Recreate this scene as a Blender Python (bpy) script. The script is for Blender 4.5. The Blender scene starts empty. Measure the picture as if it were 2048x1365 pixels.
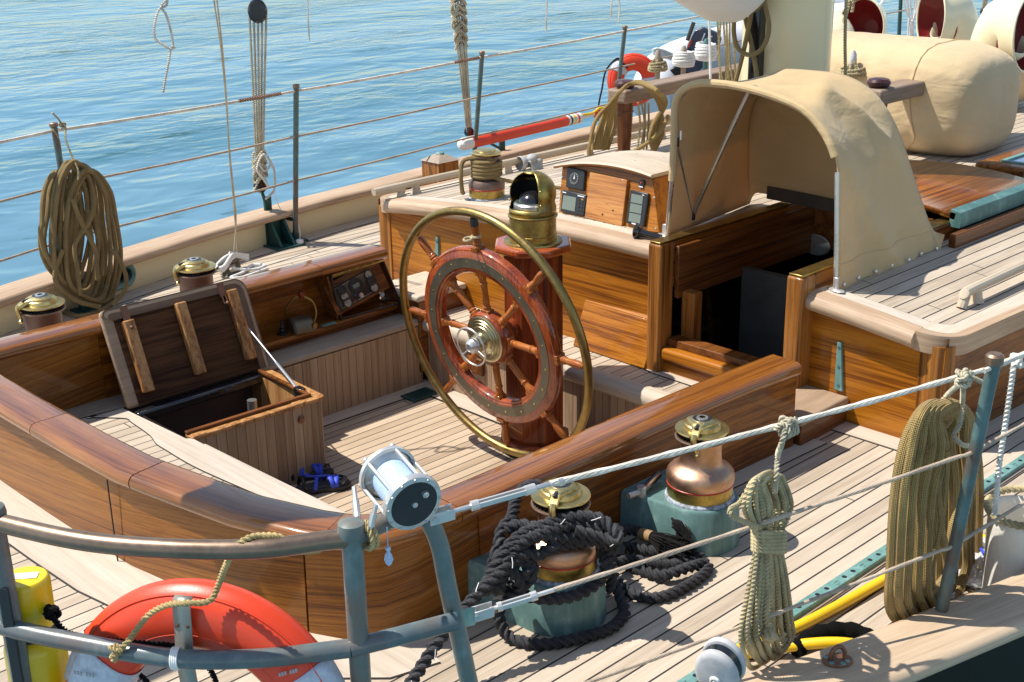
import bpy, math, random
from math import sin, cos, pi, radians, sqrt, atan2
from mathutils import Vector, Matrix
from mathutils.geometry import tessellate_polygon
random.seed(7)
SC = bpy.context.scene
COL = SC.collection
# ---------------------------------------------------------------- camera model
FPX, PIT, YAW, ROLL = 2585.0, 0.34231, 0.80533, -0.01653
CAM = Vector((0, -3.854, 2.1))
FW = Vector((cos(PIT)*cos(YAW), cos(PIT)*sin(YAW), -sin(PIT)))
_r = FW.cross(Vector((0, 0, 1))).normalized(); _u = _r.cross(FW)
RT = cos(ROLL)*_r + sin(ROLL)*_u
UP = -sin(ROLL)*_r + cos(ROLL)*_u
def at(px, py, z=None, x=None, y=None):
    d = FW + RT*((px-1024)/FPX) + UP*((682.5-py)/FPX)
    if z is not None: t = (z-CAM.z)/d.z
    elif x is not None: t = (x-CAM.x)/d.x
    else: t = (y-CAM.y)/d.y
    return CAM + d*t
def hgt(py, base):
    lo, hi = -3, 5
    for _ in range(50):
        m = (lo+hi)/2; v = Vector((base[0], base[1], m))-CAM
        if 682.5-FPX*v.dot(UP)/v.dot(FW) > py: lo = m
        else: hi = m
    return m
# ---------------------------------------------------------------- mesh builder
class MB:
    def __init__(s): s.v = []; s.f = []; s.uv = {}; s.mi = {}; s.sm = set()
    def add(s, vs, fs, M=None, smooth=False, uvs=None, mi=0):
        o = len(s.v)
        s.v += [(M @ Vector(p)) if M else Vector(p) for p in vs]
        for k, f in enumerate(fs):
            i = len(s.f); s.f.append([a+o for a in f])
            if smooth: s.sm.add(i)
            if mi: s.mi[i] = mi
            if uvs: s.uv[i] = uvs[k]
        return s
    def box(s, x0, x1, y0, y1, z0, z1, M=None, mi=0):
        v = [(x, y, z) for z in (z0, z1) for y in (y0, y1) for x in (x0, x1)]
        return s.add(v, [(0, 2, 3, 1), (4, 5, 7, 6), (0, 1, 5, 4), (2, 6, 7, 3), (0, 4, 6, 2), (1, 3, 7, 5)], M, mi=mi)
    def prism(s, poly, z0, z1, M=None, mi=0, smooth=False):
        n = len(poly)
        if sum(poly[i][0]*poly[(i+1) % n][1]-poly[(i+1) % n][0]*poly[i][1] for i in range(n)) < 0: poly = poly[::-1]
        v = [(p[0], p[1], z0) for p in poly]+[(p[0], p[1], z1) for p in poly]
        s.add(v, [list(range(n))[::-1], list(range(n, 2*n))], M, mi=mi)
        o = len(s.v)-2*n
        for i in range(n):
            j = (i+1) % n; k = len(s.f)
            s.f.append([o+i, o+j, o+n+j, o+n+i])
            if smooth: s.sm.add(k)
            if mi: s.mi[k] = mi
        return s
    def poly(s, pts, holes=()):
        loops = [[Vector(p) for p in pts]]+[[Vector(p) for p in h] for h in holes]
        tr = tessellate_polygon(loops); al = [p for l in loops for p in l]
        out = []
        for t in tr:
            a, b, c = [al[i] for i in t]
            out.append(t if (b-a).cross(c-a).z > 0 else t[::-1])
        return s.add(al, out)
    def lathe(s, prof, n=24, M=None, a0=0, a1=2*pi, cap=True, mi=0, mis=None):
        full = abs(a1-a0-2*pi) < 1e-6
        m = n if full else n+1
        v = []; f = []
        for r, z in prof:
            for i in range(m):
                a = a0+(a1-a0)*i/n; v.append((r*cos(a), r*sin(a), z))
        o = len(s.f)
        for k in range(len(prof)-1):
            for i in range(n):
                j = (i+1) % m
                f.append((k*m+i, k*m+j, (k+1)*m+j, (k+1)*m+i))
        if full and cap:
            if prof[0][0] > 1e-5: f.append(tuple(range(m))[::-1])
            if prof[-1][0] > 1e-5: f.append(tuple(range((len(prof)-1)*m, len(prof)*m)))
        s.add(v, f, M, smooth=True, mi=mi)
        if mis:
            for k in range(len(prof)-1):
                for i in range(n):
                    if mis[k]: s.mi[o+k*n+i] = mis[k]
        return s
    def tube(s, pts, r, n=8, cap=True, lobes=0, amp=.16, pitch=None, M=None, closed=False, mi=0):
        pts = [Vector(p) for p in pts]; N = len(pts)
        rr = r if callable(r) else (lambda t: r)
        T = []
        for i in range(N):
            if closed: d = pts[(i+1) % N]-pts[i-1]
            else: d = pts[min(i+1, N-1)]-pts[max(i-1, 0)]
            T.append(d.normalized() if d.length > 1e-9 else Vector((0, 0, 1)))
        u = T[0].orthogonal().normalized(); L = 0; v = []; uvr = []
        tw = 0
        for i in range(N):
            if i:
                L += (pts[i]-pts[i-1]).length
                q = T[i-1].rotation_difference(T[i]); u = q @ u
                u = (u-T[i]*u.dot(T[i])).normalized()
            w = T[i].cross(u); R = rr(i/max(1, N-1))
            ph = 2*pi*L/pitch if pitch else 0
            for k in range(n):
                a = 2*pi*k/n
                q = R
                if lobes:                                   # three touching round strands
                    f3 = ((a*lobes/(2*pi)+.5) % 1-.5)*2*pi/lobes
                    q = R*max(.5, .536*cos(f3)+sqrt(max(0, .2153-.2873*sin(f3)**2)))
                a += ph
                v.append(pts[i]+u*(q*cos(a))+w*(q*sin(a)))
            uvr.append(L)
        f = []; uvs = []
        for i in range(N if closed else N-1):
            i2 = (i+1) % N; L2 = uvr[i2] if i2 else L
            for k in range(n):
                j = (k+1) % n
                f.append((i*n+k, i*n+j, i2*n+j, i2*n+k))
                uvs.append([(uvr[i], k/n), (uvr[i], (k+1)/n), (L2, (k+1)/n), (L2, k/n)])
        if cap and not closed:
            f.append(tuple(range(n))[::-1]); uvs.append([(0, 0)]*n)
            f.append(tuple(range((N-1)*n, N*n))); uvs.append([(0, 0)]*n)
        return s.add(v, f, M, smooth=True, uvs=uvs, mi=mi)
    def sweep(s, path, prof, closed=False, cap=True, smooth=True, mi=0, zf=None):
        """prof: (side, up) points; side is to the right of travel, in the horizontal plane"""
        path = [Vector(p) for p in path]; N = len(path); n = len(prof); v = []
        for i in range(N):
            a = path[i-1] if (i or closed) else path[i]; b = path[i]; c = path[(i+1) % N] if (i < N-1 or closed) else path[i]
            d1 = (b-a).xy; d2 = (c-b).xy
            if d1.length < 1e-9: d1 = d2
            if d2.length < 1e-9: d2 = d1
            d1 = d1.normalized(); d2 = d2.normalized(); n1 = Vector((d1.y, -d1.x)); n2 = Vector((d2.y, -d2.x))
            m = (n1+n2).normalized(); k = 1/max(.35, m.dot(n1))
            for sd, up in prof: v.append((b.x+m.x*sd*k, b.y+m.y*sd*k, b.z+up))
        f = []
        PL = [0]; QL = [0]; uvs = []
        for i in range(N): PL.append(PL[-1]+(path[(i+1) % N]-path[i]).length)
        for k in range(n): QL.append(QL[-1]+sqrt((prof[(k+1) % n][0]-prof[k][0])**2+(prof[(k+1) % n][1]-prof[k][1])**2))
        for i in range(N if closed else N-1):
            i2 = (i+1) % N
            for k in range(n):
                j = (k+1) % n; f.append((i*n+k, i2*n+k, i2*n+j, i*n+j))
                uvs.append([(PL[i], QL[k]), (PL[i+1], QL[k]), (PL[i+1], QL[k+1]), (PL[i], QL[k+1])])
        o = len(s.f)
        if cap and not closed:
            f.append(tuple(range(n))); f.append(tuple(range((N-1)*n, N*n))[::-1]); e = [(p[0], p[1]) for p in prof]; uvs += [e, e[::-1]]
        return s.add(v, f, smooth=smooth, mi=mi, uvs=uvs)
    def grid(s, rows, smooth=True, closed=False, mi=0, flip=False):
        m = len(rows[0]); v = [p for r in rows for p in r]; f = []; uvs = []
        for i in range(len(rows)-1):
            for j in range(m if closed else m-1):
                k = (j+1) % m
                q = (i*m+j, i*m+k, (i+1)*m+k, (i+1)*m+j)
                f.append(q[::-1] if flip else q)
        return s.add(v, f, smooth=smooth, mi=mi)
    def ball(s, c, r, n=12, m=8, M=None, sc=(1, 1, 1), mi=0):
        prof = [(max(1e-6, r*sin(pi*i/m)), -r*cos(pi*i/m)) for i in range(m+1)]
        T = Matrix.Translation(c) @ Matrix.Diagonal((*sc, 1))
        return s.lathe(prof, n, (M @ T) if M else T, mi=mi)
    def torus(s, c, R, r, M=None, n=40, m=10, flat=1.0, mi=0):
        T = (M or Matrix()) @ Matrix.Translation(c); v = []; f = []
        for i in range(n):
            a = 2*pi*i/n
            for j in range(m):
                b = 2*pi*j/m; q = R+r*cos(b); v.append((q*cos(a), q*sin(a), r*flat*sin(b)))
        for i in range(n):
            for j in range(m):
                f.append((i*m+j, ((i+1) % n)*m+j, ((i+1) % n)*m+(j+1) % m, i*m+(j+1) % m))
        return s.add(v, f, T, smooth=True, mi=mi)
    def split(s):
        par = list(range(len(s.v)))
        def fd(a):
            while par[a] != a: par[a] = par[par[a]]; a = par[a]
            return a
        for f in s.f:
            for b in f[1:]: par[fd(b)] = fd(f[0])
        comp = {}
        for i, f in enumerate(s.f): comp.setdefault(fd(f[0]), []).append(i)
        out = []
        for fs in comp.values():
            m = MB(); mp = {}
            for i in fs:
                k = len(m.f); q = []
                for a in s.f[i]:
                    if a not in mp: mp[a] = len(m.v); m.v.append(s.v[a])
                    q.append(mp[a])
                m.f.append(q)
                if i in s.uv: m.uv[k] = s.uv[i]
                if i in s.mi: m.mi[k] = s.mi[i]
                if i in s.sm: m.sm.add(k)
            out.append(m)
        return out
    def pieces(s, name, mat, parent=None, **k):
        return [m.build(name, mat, parent, **k) for m in s.split()]
    def build(s, name, mat, parent=None, bevel=0, seg=2, angle=35, wloc=True, solid=0, subsurf=0):
        me = bpy.data.meshes.new(name)
        off = Vector((0, 0, 0))
        if wloc:
            p = parent
            while p: off += p.location; p = p.parent
        me.from_pydata([tuple(q-off) for q in s.v], [], s.f)
        mats = mat if isinstance(mat, (list, tuple)) else [mat]
        for m_ in mats: me.materials.append(m_)
        for p in me.polygons:
            p.use_smooth = p.index in s.sm
            p.material_index = s.mi.get(p.index, 0)
        if s.uv:
            L = me.uv_layers.new(name='UVMap')
            for p in me.polygons:
                q = s.uv.get(p.index)
                if q:
                    for k, li in enumerate(p.loop_indices): L.data[li].uv = q[k]
        if s.sm:
            try: me.set_sharp_from_angle(angle=radians(angle))
            except Exception: pass
        me.update()
        o = bpy.data.objects.new(name, me); COL.objects.link(o)
        if parent: o.parent = parent
        if solid:
            md = o.modifiers.new('solid', 'SOLIDIFY'); md.thickness = solid; md.offset = 0
        if subsurf:
            md = o.modifiers.new('sub', 'SUBSURF'); md.levels = subsurf; md.render_levels = subsurf
        if bevel:
            md = o.modifiers.new('bev', 'BEVEL'); md.width = bevel; md.segments = seg; md.limit_method = 'ANGLE'; md.angle_limit = radians(40)
            md.harden_normals = False
            for p in me.polygons: p.use_smooth = True
            try: me.set_sharp_from_angle(angle=radians(angle))
            except Exception: pass
        return o
def tag(o, label, cat, group=None):
    o['label'] = label; o['category'] = cat
    if group: o['group'] = group
    return o
def thing(name, label, cat, loc=(0, 0, 0), group=None):
    o = bpy.data.objects.new(name, None); COL.objects.link(o); o.location = loc; o.empty_display_size = .1
    return tag(o, label, cat, group)
def structure(o): o['kind'] = 'structure'; return o
def copy_tree(o, parent=None):
    c = o.copy(); COL.objects.link(c); c.parent = parent
    for ch in list(o.children): copy_tree(ch, c)
    return c
def cr(pts, step=.02, closed=False):
    """Catmull-Rom resample with even spacing"""
    pts = [Vector(p) for p in pts]; N = len(pts); out = []
    rng = range(N if closed else N-1)
    for i in rng:
        p0 = pts[i-1] if (i > 0 or closed) else pts[0]*2-pts[1]
        p1 = pts[i]; p2 = pts[(i+1) % N]
        p3 = pts[(i+2) % N] if (i+2 < N or closed) else p2*2-p1
        k = max(2, int((p2-p1).length/step*1.6)+1)
        for j in range(k):
            t = j/k
            out.append(.5*((2*p1)+(p2-p0)*t+(2*p0-5*p1+4*p2-p3)*t*t+(3*p1-p0-3*p2+p3)*t**3))
    if not closed: out.append(pts[-1].copy())
    else: out.append(out[0].copy())
    res = [out[0]]; acc = 0
    for a, b in zip(out, out[1:]):
        d = (b-a).length
        while d > 1e-9 and acc+d >= step:
            q = (step-acc)/d; a = a.lerp(b, q); res.append(a); d = (b-a).length; acc = 0
        acc += d
    if not closed: res.append(out[-1])
    return res
def Tz(x, y, z, rz=0): return Matrix.Translation((x, y, z)) @ Matrix.Rotation(rz, 4, 'Z')
def align(p, d, roll=0):
    d = Vector(d).normalized()
    return Matrix.Translation(p) @ d.to_track_quat('Z', 'Y').to_matrix().to_4x4() @ Matrix.Rotation(roll, 4, 'Z')
def laid(mb, pts, r, n=12, step=None, lay=4.2, **k):
    pitch = r*lay
    return mb.tube(cr(pts, step or pitch/9), r, n=n, lobes=3, amp=.34, pitch=pitch, **k)
def braid(mb, pts, r, n=8, step=None, **k):
    return mb.tube(cr(pts, step or r*1.6), r, n=n, **k)
# ---------------------------------------------------------------- materials
class NT:
    def __init__(s, name):
        s.m = bpy.data.materials.new(name); s.m.use_nodes = True; s.t = s.m.node_tree
        s.p = s.t.nodes['Principled BSDF']
    def n(s, typ, **k):
        nd = s.t.nodes.new(typ)
        for a, b in k.items():
            if a.startswith('i_'): nd.inputs[a[2:].replace('_', ' ')].default_value = b
            elif isinstance(a, str) and a[0] == '_': nd.inputs[int(a[1:])].default_value = b
            else: setattr(nd, a, b)
        return nd
    def l(s, a, b): s.t.links.new(a, b)
    def set(s, **k):
        for a, b in k.items(): s.p.inputs[a.replace('_', ' ')].default_value = b
        return s
    def ramp(s, fac, stops):
        r = s.n('ShaderNodeValToRGB'); e = r.color_ramp.elements
        while len(e) < len(stops): e.new(.5)
        for q, (pos, c) in zip(e, stops):
            q.position = pos; q.color = (*c, 1) if len(c) == 3 else c
        s.l(fac, r.inputs[0]); return r.outputs[0]
    def math(s, op, a, b=None, c=None):
        m = s.n('ShaderNodeMath', operation=op)
        for i, q in enumerate((a, b, c)):
            if q is None: continue
            if isinstance(q, (int, float)): m.inputs[i].default_value = q
            else: s.l(q, m.inputs[i])
        return m.outputs[0]
    def mix(s, fac, a, b, typ='MIX'):
        m = s.n('ShaderNodeMix', data_type='RGBA', blend_type=typ)
        for i, q in ((0, fac), (6, a), (7, b)):
            if isinstance(q, (int, float)): m.inputs[i].default_value = q
            elif isinstance(q, tuple): m.inputs[i].default_value = (*q, 1)
            else: s.l(q, m.inputs[i])
        return m.outputs[2]
    def noise(s, vec, scale, detail=4, rough=.55, dist=0):
        n = s.n('ShaderNodeTexNoise'); n.inputs['Scale'].default_value = scale; n.inputs['Detail'].default_value = detail
        n.inputs['Roughness'].default_value = rough; n.inputs['Distortion'].default_value = dist
        if vec is not None: s.l(vec, n.inputs['Vector'])
        return n.outputs['Fac']
    def pos(s): return s.n('ShaderNodeNewGeometry').outputs['Position']
    def obj(s): return s.n('ShaderNodeTexCoord').outputs['Object']
    def mapv(s, v, rot=(0, 0, 0), sc=(1, 1, 1), loc=(0, 0, 0)):
        m = s.n('ShaderNodeMapping'); m.inputs['Rotation'].default_value = rot; m.inputs['Scale'].default_value = sc; m.inputs['Location'].default_value = loc
        s.l(v, m.inputs['Vector']); return m.outputs[0]
    def bump(s, h, strength=.3, dist=.01, target=None):
        b = s.n('ShaderNodeBump'); b.inputs['Strength'].default_value = strength; b.inputs['Distance'].default_value = dist
        s.l(h, b.inputs['Height']); s.l(b.outputs[0], s.p.inputs['Normal']); return b
    def base(s, c): s.l(c, s.p.inputs['Base Color'])
def plain(name, c, rough=.5, metal=0, coat=0, var=.12, scale=9, bump=0, bscale=60, spec=.5):
    t = NT(name); t.set(Roughness=rough, Metallic=metal, Coat_Weight=coat, Coat_Roughness=.06, Specular_IOR_Level=spec)
    v = t.obj(); n = t.noise(v, scale, 5)
    d = tuple(q*(1-var*1.6) for q in c); l = tuple(min(1, q*(1+var)) for q in c)
    t.base(t.ramp(n, [(.3, d), (.7, l)]))
    if bump: t.bump(t.noise(v, bscale, 3), bump, .004)
    return t.m
ROT = {'x': (0, 0, 0), 'y': (0, 0, -pi/2), 'z': (0, pi/2, 0)}
def wood(name, d='x', dark=(.10, .03, .007), mid=(.27, .095, .02), lite=(.40, .16, .04), rough=.42, coat=.28, fig=1.0, space='pos', off=0, rot=None, fine=1.0, crough=.05, bigw=.20):
    t = NT(name); t.set(Roughness=rough, Coat_Weight=coat, Coat_Roughness=crough, Specular_IOR_Level=.2)
    v = t.pos() if space == 'pos' else t.n('ShaderNodeUVMap').outputs[0] if space == 'uv' else t.obj()
    v = t.mapv(v, rot=rot or ROT[d], loc=(off, off*.7, off*.3))
    w = t.mapv(v, sc=(.30, 4.5, 4.5))
    warp = t.noise(w, 1.1, 2, .45, .25)
    ring = t.math('SINE', t.math('MULTIPLY', warp, 60*fig))
    ring = t.math('MULTIPLY_ADD', ring, .5, .5)
    pore = t.noise(t.mapv(v, sc=(2.2, 150*fine, 150*fine)), 1.0, 3, .65)
    pore2 = t.noise(t.mapv(v, sc=(5, 420*fine, 420*fine)), 1.0, 2, .6)
    streak = t.noise(t.mapv(v, sc=(1.3, 70, 70)), 1.0, 4, .55, .25)
    big = t.noise(t.mapv(v, sc=(.8, 3, 3)), 1.5, 3)
    f = t.math('ADD', t.math('MULTIPLY', ring, .12), t.math('MULTIPLY', pore, .48))
    f = t.math('ADD', t.math('ADD', f, t.math('MULTIPLY', streak, .36)), t.math('MULTIPLY_ADD', big, bigw, .5*(.20-bigw)))
    c = t.ramp(f, [(.45, dark), (.56, mid), (.70, lite)])
    c = t.mix(t.math('MULTIPLY', t.math('LESS_THAN', pore2, .41), .6), c, dark)
    t.base(c)
    t.bump(pore, .08 if coat > .5 else .25, .002)
    return t.m
TEAK = ((.31, .24, .17), (.47, .385, .29), (.565, .475, .37))
def teak(name, d='x', cols=TEAK, rough=.62, space='pos', seam=None, off=0.0, rot=None, wk=.0032, planks=None, grey=.0):
    """bleached teak; seam=(axis, width, offset) adds dark caulked seams, planks=(axis,width) plain tight joints"""
    t = NT(name); t.set(Roughness=rough)
    P = t.pos() if space == 'pos' else t.n('ShaderNodeUVMap').outputs[0] if space == 'uv' else t.obj()
    sep = t.n('ShaderNodeSeparateXYZ'); t.l(P, sep.inputs[0])
    v = t.mapv(P, rot=rot or ROT[d], loc=(off, off, off))
    tone = None
    if seam or planks:
        ax, w, o = seam or planks
        q = t.math('DIVIDE', t.math('SUBTRACT', sep.outputs[ax], o), w)
        idx = t.math('FLOOR', q); fr = t.math('FRACT', q)
        wn = t.n('ShaderNodeTexWhiteNoise', noise_dimensions='1D'); t.l(idx, wn.inputs['W']); tone = wn.outputs['Value']
        comb = t.n('ShaderNodeCombineXYZ'); t.l(t.math('MULTIPLY', tone, 9.0), comb.inputs[0]); t.l(t.math('MULTIPLY', tone, 5.0), comb.inputs[2])
        ad = t.n('ShaderNodeVectorMath', operation='ADD'); t.l(v, ad.inputs[0]); t.l(comb.outputs[0], ad.inputs[1]); v = ad.outputs[0]
    g1 = t.noise(t.mapv(v, sc=(2.0, 60, 60)), 1.0, 4, .62)
    g2 = t.noise(t.mapv(v, sc=(6, 320, 320)), 1.0, 2, .6)
    g3 = t.noise(t.mapv(v, sc=(1.0, 3.0, 3.0)), 1.7, 4, .6)
    f = t.math('ADD', t.math('MULTIPLY', g1, .45), t.math('MULTIPLY', g2, .2)); f = t.math('ADD', f, t.math('MULTIPLY', g3, .35))
    if tone is not None: f = t.math('ADD', f, t.math('MULTIPLY', t.math('SUBTRACT', tone, .5), .16))
    c = t.ramp(f, [(.32, cols[0]), (.5, cols[1]), (.68, cols[2])])
    h = g1
    if seam or planks:
        if seam and ax == 1:
            bj = t.math('LESS_THAN', t.math('FRACT', t.math('DIVIDE', t.math('ADD', sep.outputs[0], t.math('MULTIPLY', tone, 7.3)), 2.7)), .0020)
            c = t.mix(bj, c, (.03, .024, .02))
            st_ = t.ramp(t.noise(P, 1.6, 5, .62), [(.50, (0, 0, 0)), (.72, (.32, .32, .32))]); c = t.mix(st_, c, (.27, .205, .15))
        e = t.math('ABSOLUTE', t.math('SUBTRACT', fr, .5))
        k = t.math('GREATER_THAN', e, .5-(wk/w if seam else .0014/w))
        c = t.mix(k, c, (.014, .012, .011) if seam else (.09, .055, .03))
        h = t.math('SUBTRACT', g1, t.math('MULTIPLY', k, 2.0))
    t.base(c); t.bump(h, .22, .0022)
    return t.m
def metal(name, c, rough=.3, var=.35, scale=14, spots=None, met=1.0, bump=.06):
    t = NT(name); v = t.obj(); n = t.noise(v, scale, 6, .6); n2 = t.noise(v, scale*6, 4, .6)
    f = t.math('ADD', t.math('MULTIPLY', n, .65), t.math('MULTIPLY', n2, .35))
    d = tuple(q*(1-var) for q in c)
    col = t.ramp(f, [(.35, d), (.62, c)])
    m = None
    if spots:
        k = t.ramp(t.noise(v, scale*.8, 6, .62), [(spots[1]-.07, (0, 0, 0)), (spots[1]+.07, (1, 1, 1))])
        col = t.mix(k, col, spots[0]); m = t.math('SUBTRACT', met, t.math('MULTIPLY', k, met*.9)); t.l(m, t.p.inputs['Metallic'])
    else: t.set(Metallic=met)
    t.base(col); t.l(t.math('MULTIPLY_ADD', f, .35, rough-.15), t.p.inputs['Roughness'])
    t.bump(n2, bump, .003)
    return t.m
def patina(name,  hi=(.30, .40, .40), teal=(.045, .20, .19), brown=(.12, .075, .05), mixpos=.62, rough=.5):
    t = NT(name); v = t.obj(); n = t.noise(v, 7, 6, .62); n2 = t.noise(v, 40, 5, .6)
    zz = t.n('ShaderNodeSeparateXYZ'); t.l(t.pos(), zz.inputs[0])
    run = t.noise(t.mapv(v, sc=(30, 30, 2.5)), 1.0, 3, .6)
    f = t.math('ADD', t.math('MULTIPLY', n, .40), t.math('MULTIPLY', n2, .25)); f = t.math('ADD', f, t.math('MULTIPLY', run, .35))
    c = t.ramp(f, [(.34, tuple(q*.68 for q in teal)), (.52, teal), (.72, hi)])
    k = t.ramp(t.noise(t.mapv(v, loc=(3, 1, 2)), 5, 5, .6), [(mixpos-.08, (0, 0, 0)), (mixpos+.08, (1, 1, 1))])
    c = t.mix(k, c, brown); t.base(c); t.set(Roughness=rough, Metallic=.10); t.bump(n2, .15, .003)
    return t.m
def ropemat(name, c, braidp=None, r=.012, fuzz=.0, rough=.85):
    t = NT(name); t.set(Roughness=rough, Sheen_Weight=.0 if max(c) < .1 else .1, Specular_IOR_Level=.25)
    u = t.n('ShaderNodeUVMap'); sep = t.n('ShaderNodeSeparateXYZ'); t.l(u.outputs[0], sep.inputs[0])
    v = t.obj(); n = t.noise(v, 12, 4); n2 = t.noise(v, 350, 2)
    f = t.math('ADD', t.math('MULTIPLY', n, .6), t.math('MULTIPLY', n2, .4))
    d = tuple(q*.62 for q in c); l = tuple(min(1, q*1.18) for q in c)
    col = t.ramp(f, [(.36, d), (.64, l)])
    if braidp:
        per = 2*pi*r; a = t.math('MULTIPLY', sep.outputs[0], 1/braidp); b = t.math('MULTIPLY', sep.outputs[1], round(per/braidp))
        s1 = t.math('SINE', t.math('MULTIPLY', t.math('ADD', a, b), 2*pi)); s2 = t.math('SINE', t.math('MULTIPLY', t.math('SUBTRACT', a, b), 2*pi))
        h = t.math('MULTIPLY', s1, s2)
        col = t.mix(t.ramp(h, [(-.3, (.7, .7, .7)), (.3, (0, 0, 0))]), col, tuple(q*(.42 if max(c) < .65 else .8) for q in c))
        t.bump(h, .8 if max(c) < .65 else .25, .004)
    else:
        # fine yarns running along each strand
        yn = t.math('SINE', t.math('MULTIPLY', t.math('ADD', t.math('MULTIPLY', sep.outputs[0], .55/(r*2)), t.math('MULTIPLY', sep.outputs[1], 7.0)), 2*pi))
        t.bump(t.math('ADD', t.math('MULTIPLY', yn, .5), n2), .45, .0012)
    t.base(col)
    return t.m
def canvas(name, c, fine=900, wr=.30, trans=0):
    t = NT(name); t.set(Roughness=.85, Sheen_Weight=.15); v = t.obj()
    n = t.noise(v, 2.6, 4, .55); n2 = t.noise(v, fine, 2); w = t.noise(t.mapv(v, sc=(1, 1, 2.2)), 5.0, 3, .5, .4)
    f = t.math('ADD', t.math('MULTIPLY', n, .7), t.math('MULTIPLY', n2, .3))
    t.base(t.ramp(f, [(.3, tuple(q*.84 for q in c)), (.7, tuple(min(1, q*1.06) for q in c))]))
    cr_ = t.math('ABSOLUTE', t.math('SUBTRACT', t.noise(t.mapv(v, sc=(1, 1, 1.5)), 3.1, 2, .5, .8), .5))
    t.bump(t.math('ADD', t.math('MULTIPLY_ADD', cr_, 1.5, w), t.math('MULTIPLY', n2, .05)), wr, .05)
    if trans:
        tr = t.n('ShaderNodeBsdfTranslucent'); tr.inputs[0].default_value = (c[0]*.9, c[1]*.75, c[2]*.6, 1); mx = t.n('ShaderNodeMixShader'); mx.inputs[0].default_value = trans
        t.l(t.p.outputs[0], mx.inputs[1]); t.l(tr.outputs[0], mx.inputs[2]); t.l(mx.outputs[0], t.t.nodes['Material Output'].inputs[0])
    return t.m
M = {}
M['deck'] = teak('weathered_teak_deck', 'x', seam=(1, .0640, .018))
M['roofdeck'] = teak('roof_teak_planking', 'x', seam=(1, .0640, .0))
M['sole'] = teak('sole_teak_planking', 'x', seam=(1, .0545, .012), cols=((.31, .215, .135), (.47, .355, .24), (.56, .44, .32)), wk=.0026)
M['seat'] = teak('seat_teak_planking', 'x', seam=(1, .0600, .01), wk=.0026)
M['teakx'] = teak('bleached_teak_long', 'x')
M['teaky'] = teak('bleached_teak_cross', 'y')
M['margin'] = teak('margin_teak_cross', 'y', cols=((.37, .305, .23), (.50, .42, .335), (.59, .51, .42)))
M['marginx'] = teak('margin_teak_long', 'x', cols=((.38, .30, .22), (.52, .43, .33), (.62, .53, .42)))
M['nearcap'] = teak('near_cap_teak', 'x', space='uv', cols=((.33, .225, .135), (.48, .355, .235), (.58, .45, .315)))
M['handrail'] = teak('handrail_teak', 'x', cols=((.36, .28, .19), (.48, .39, .285), (.57, .48, .36)))
M['trimx'] = teak('trim_teak_long', 'x', space='uv', cols=((.24, .14, .08), (.42, .29, .185), (.58, .45, .32)))
M['trimy'] = teak('trim_teak_cross', 'x', space='uv', cols=((.24, .14, .08), (.42, .29, .185), (.58, .45, .32)))
M['stavex'] = teak('stave_teak_x', 'z', planks=(0, .046, .01), cols=((.20, .12, .07), (.34, .225, .135), (.43, .31, .205)))
M['stavey'] = teak('stave_teak_y', 'z', planks=(1, .046, .01), cols=((.20, .12, .07), (.34, .225, .135), (.43, .31, .205)))
M['greywood'] = teak('grey_weathered_wood', 'x', cols=((.19, .14, .10), (.32, .25, .185), (.43, .35, .27)))
M['stepwood'] = teak('worn_step_wood', 'x', cols=((.21, .135, .085), (.33, .225, .145), (.43, .31, .21)))
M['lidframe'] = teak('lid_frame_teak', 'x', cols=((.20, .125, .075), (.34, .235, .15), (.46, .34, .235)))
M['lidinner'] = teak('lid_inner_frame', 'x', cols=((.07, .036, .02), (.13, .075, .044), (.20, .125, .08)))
M['caulk'] = plain('black_caulk', (.014, .012, .011), .6)
M['vx'] = wood('varnished_teak_x', 'x', dark=(.075, .020, .0025), mid=(.20, .062, .007), lite=(.30, .105, .013))
M['vy'] = wood('varnished_teak_y', 'y', dark=(.15, .042, .0035), mid=(.35, .115, .008), lite=(.46, .172, .014), off=3, fig=.6)
M['vaft'] = wood('varnished_teak_aft', 'x', space='uv', rot=(0, 0, radians(7)), dark=(.09, .025, .003), mid=(.215, .072, .008), lite=(.31, .118, .016), off=1.7, fig=.25, bigw=.06)
M['vz'] = wood('varnished_teak_z', 'z', dark=(.10, .034, .007), mid=(.28, .105, .02), lite=(.40, .165, .036), off=5)
M['capx'] = wood('cap_varnish_x', 'x', space='uv', coat=1.0, dark=(.085, .024, .004), mid=(.215, .068, .009), lite=(.31, .112, .016), off=7, fig=.6)
M['capy'] = wood('cap_varnish_y', 'x', space='uv', coat=1.0, dark=(.085, .024, .004), mid=(.215, .068, .009), lite=(.31, .112, .016), off=9, fig=.6)
M['mahog'] = wood('red_mahogany', 'z', dark=(.075, .012, .003), mid=(.21, .036, .008), lite=(.31, .066, .014), off=2, fig=.8)
M['mahogx'] = wood('red_mahogany_rim', 'z', dark=(.13, .018, .004), mid=(.29, .048, .009), lite=(.40, .085, .016), off=2, fig=.5, space='obj', coat=1)
M['spoke'] = wood('spoke_wood', 'z', dark=(.16, .035, .006), mid=(.36, .105, .017), lite=(.50, .18, .03), off=4, fig=.5, space='obj')
M['darkwood'] = wood('dark_lid_board', 'x', dark=(.030, .011, .004), mid=(.070, .028, .010), lite=(.115, .050, .019), coat=.0, rough=.7, off=6)
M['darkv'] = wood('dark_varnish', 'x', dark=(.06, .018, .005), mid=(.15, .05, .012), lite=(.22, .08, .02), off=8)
M['batten'] = wood('batten_wood', 'z', dark=(.20, .08, .022), mid=(.40, .19, .065), lite=(.52, .28, .11), coat=.2, off=2)
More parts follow.
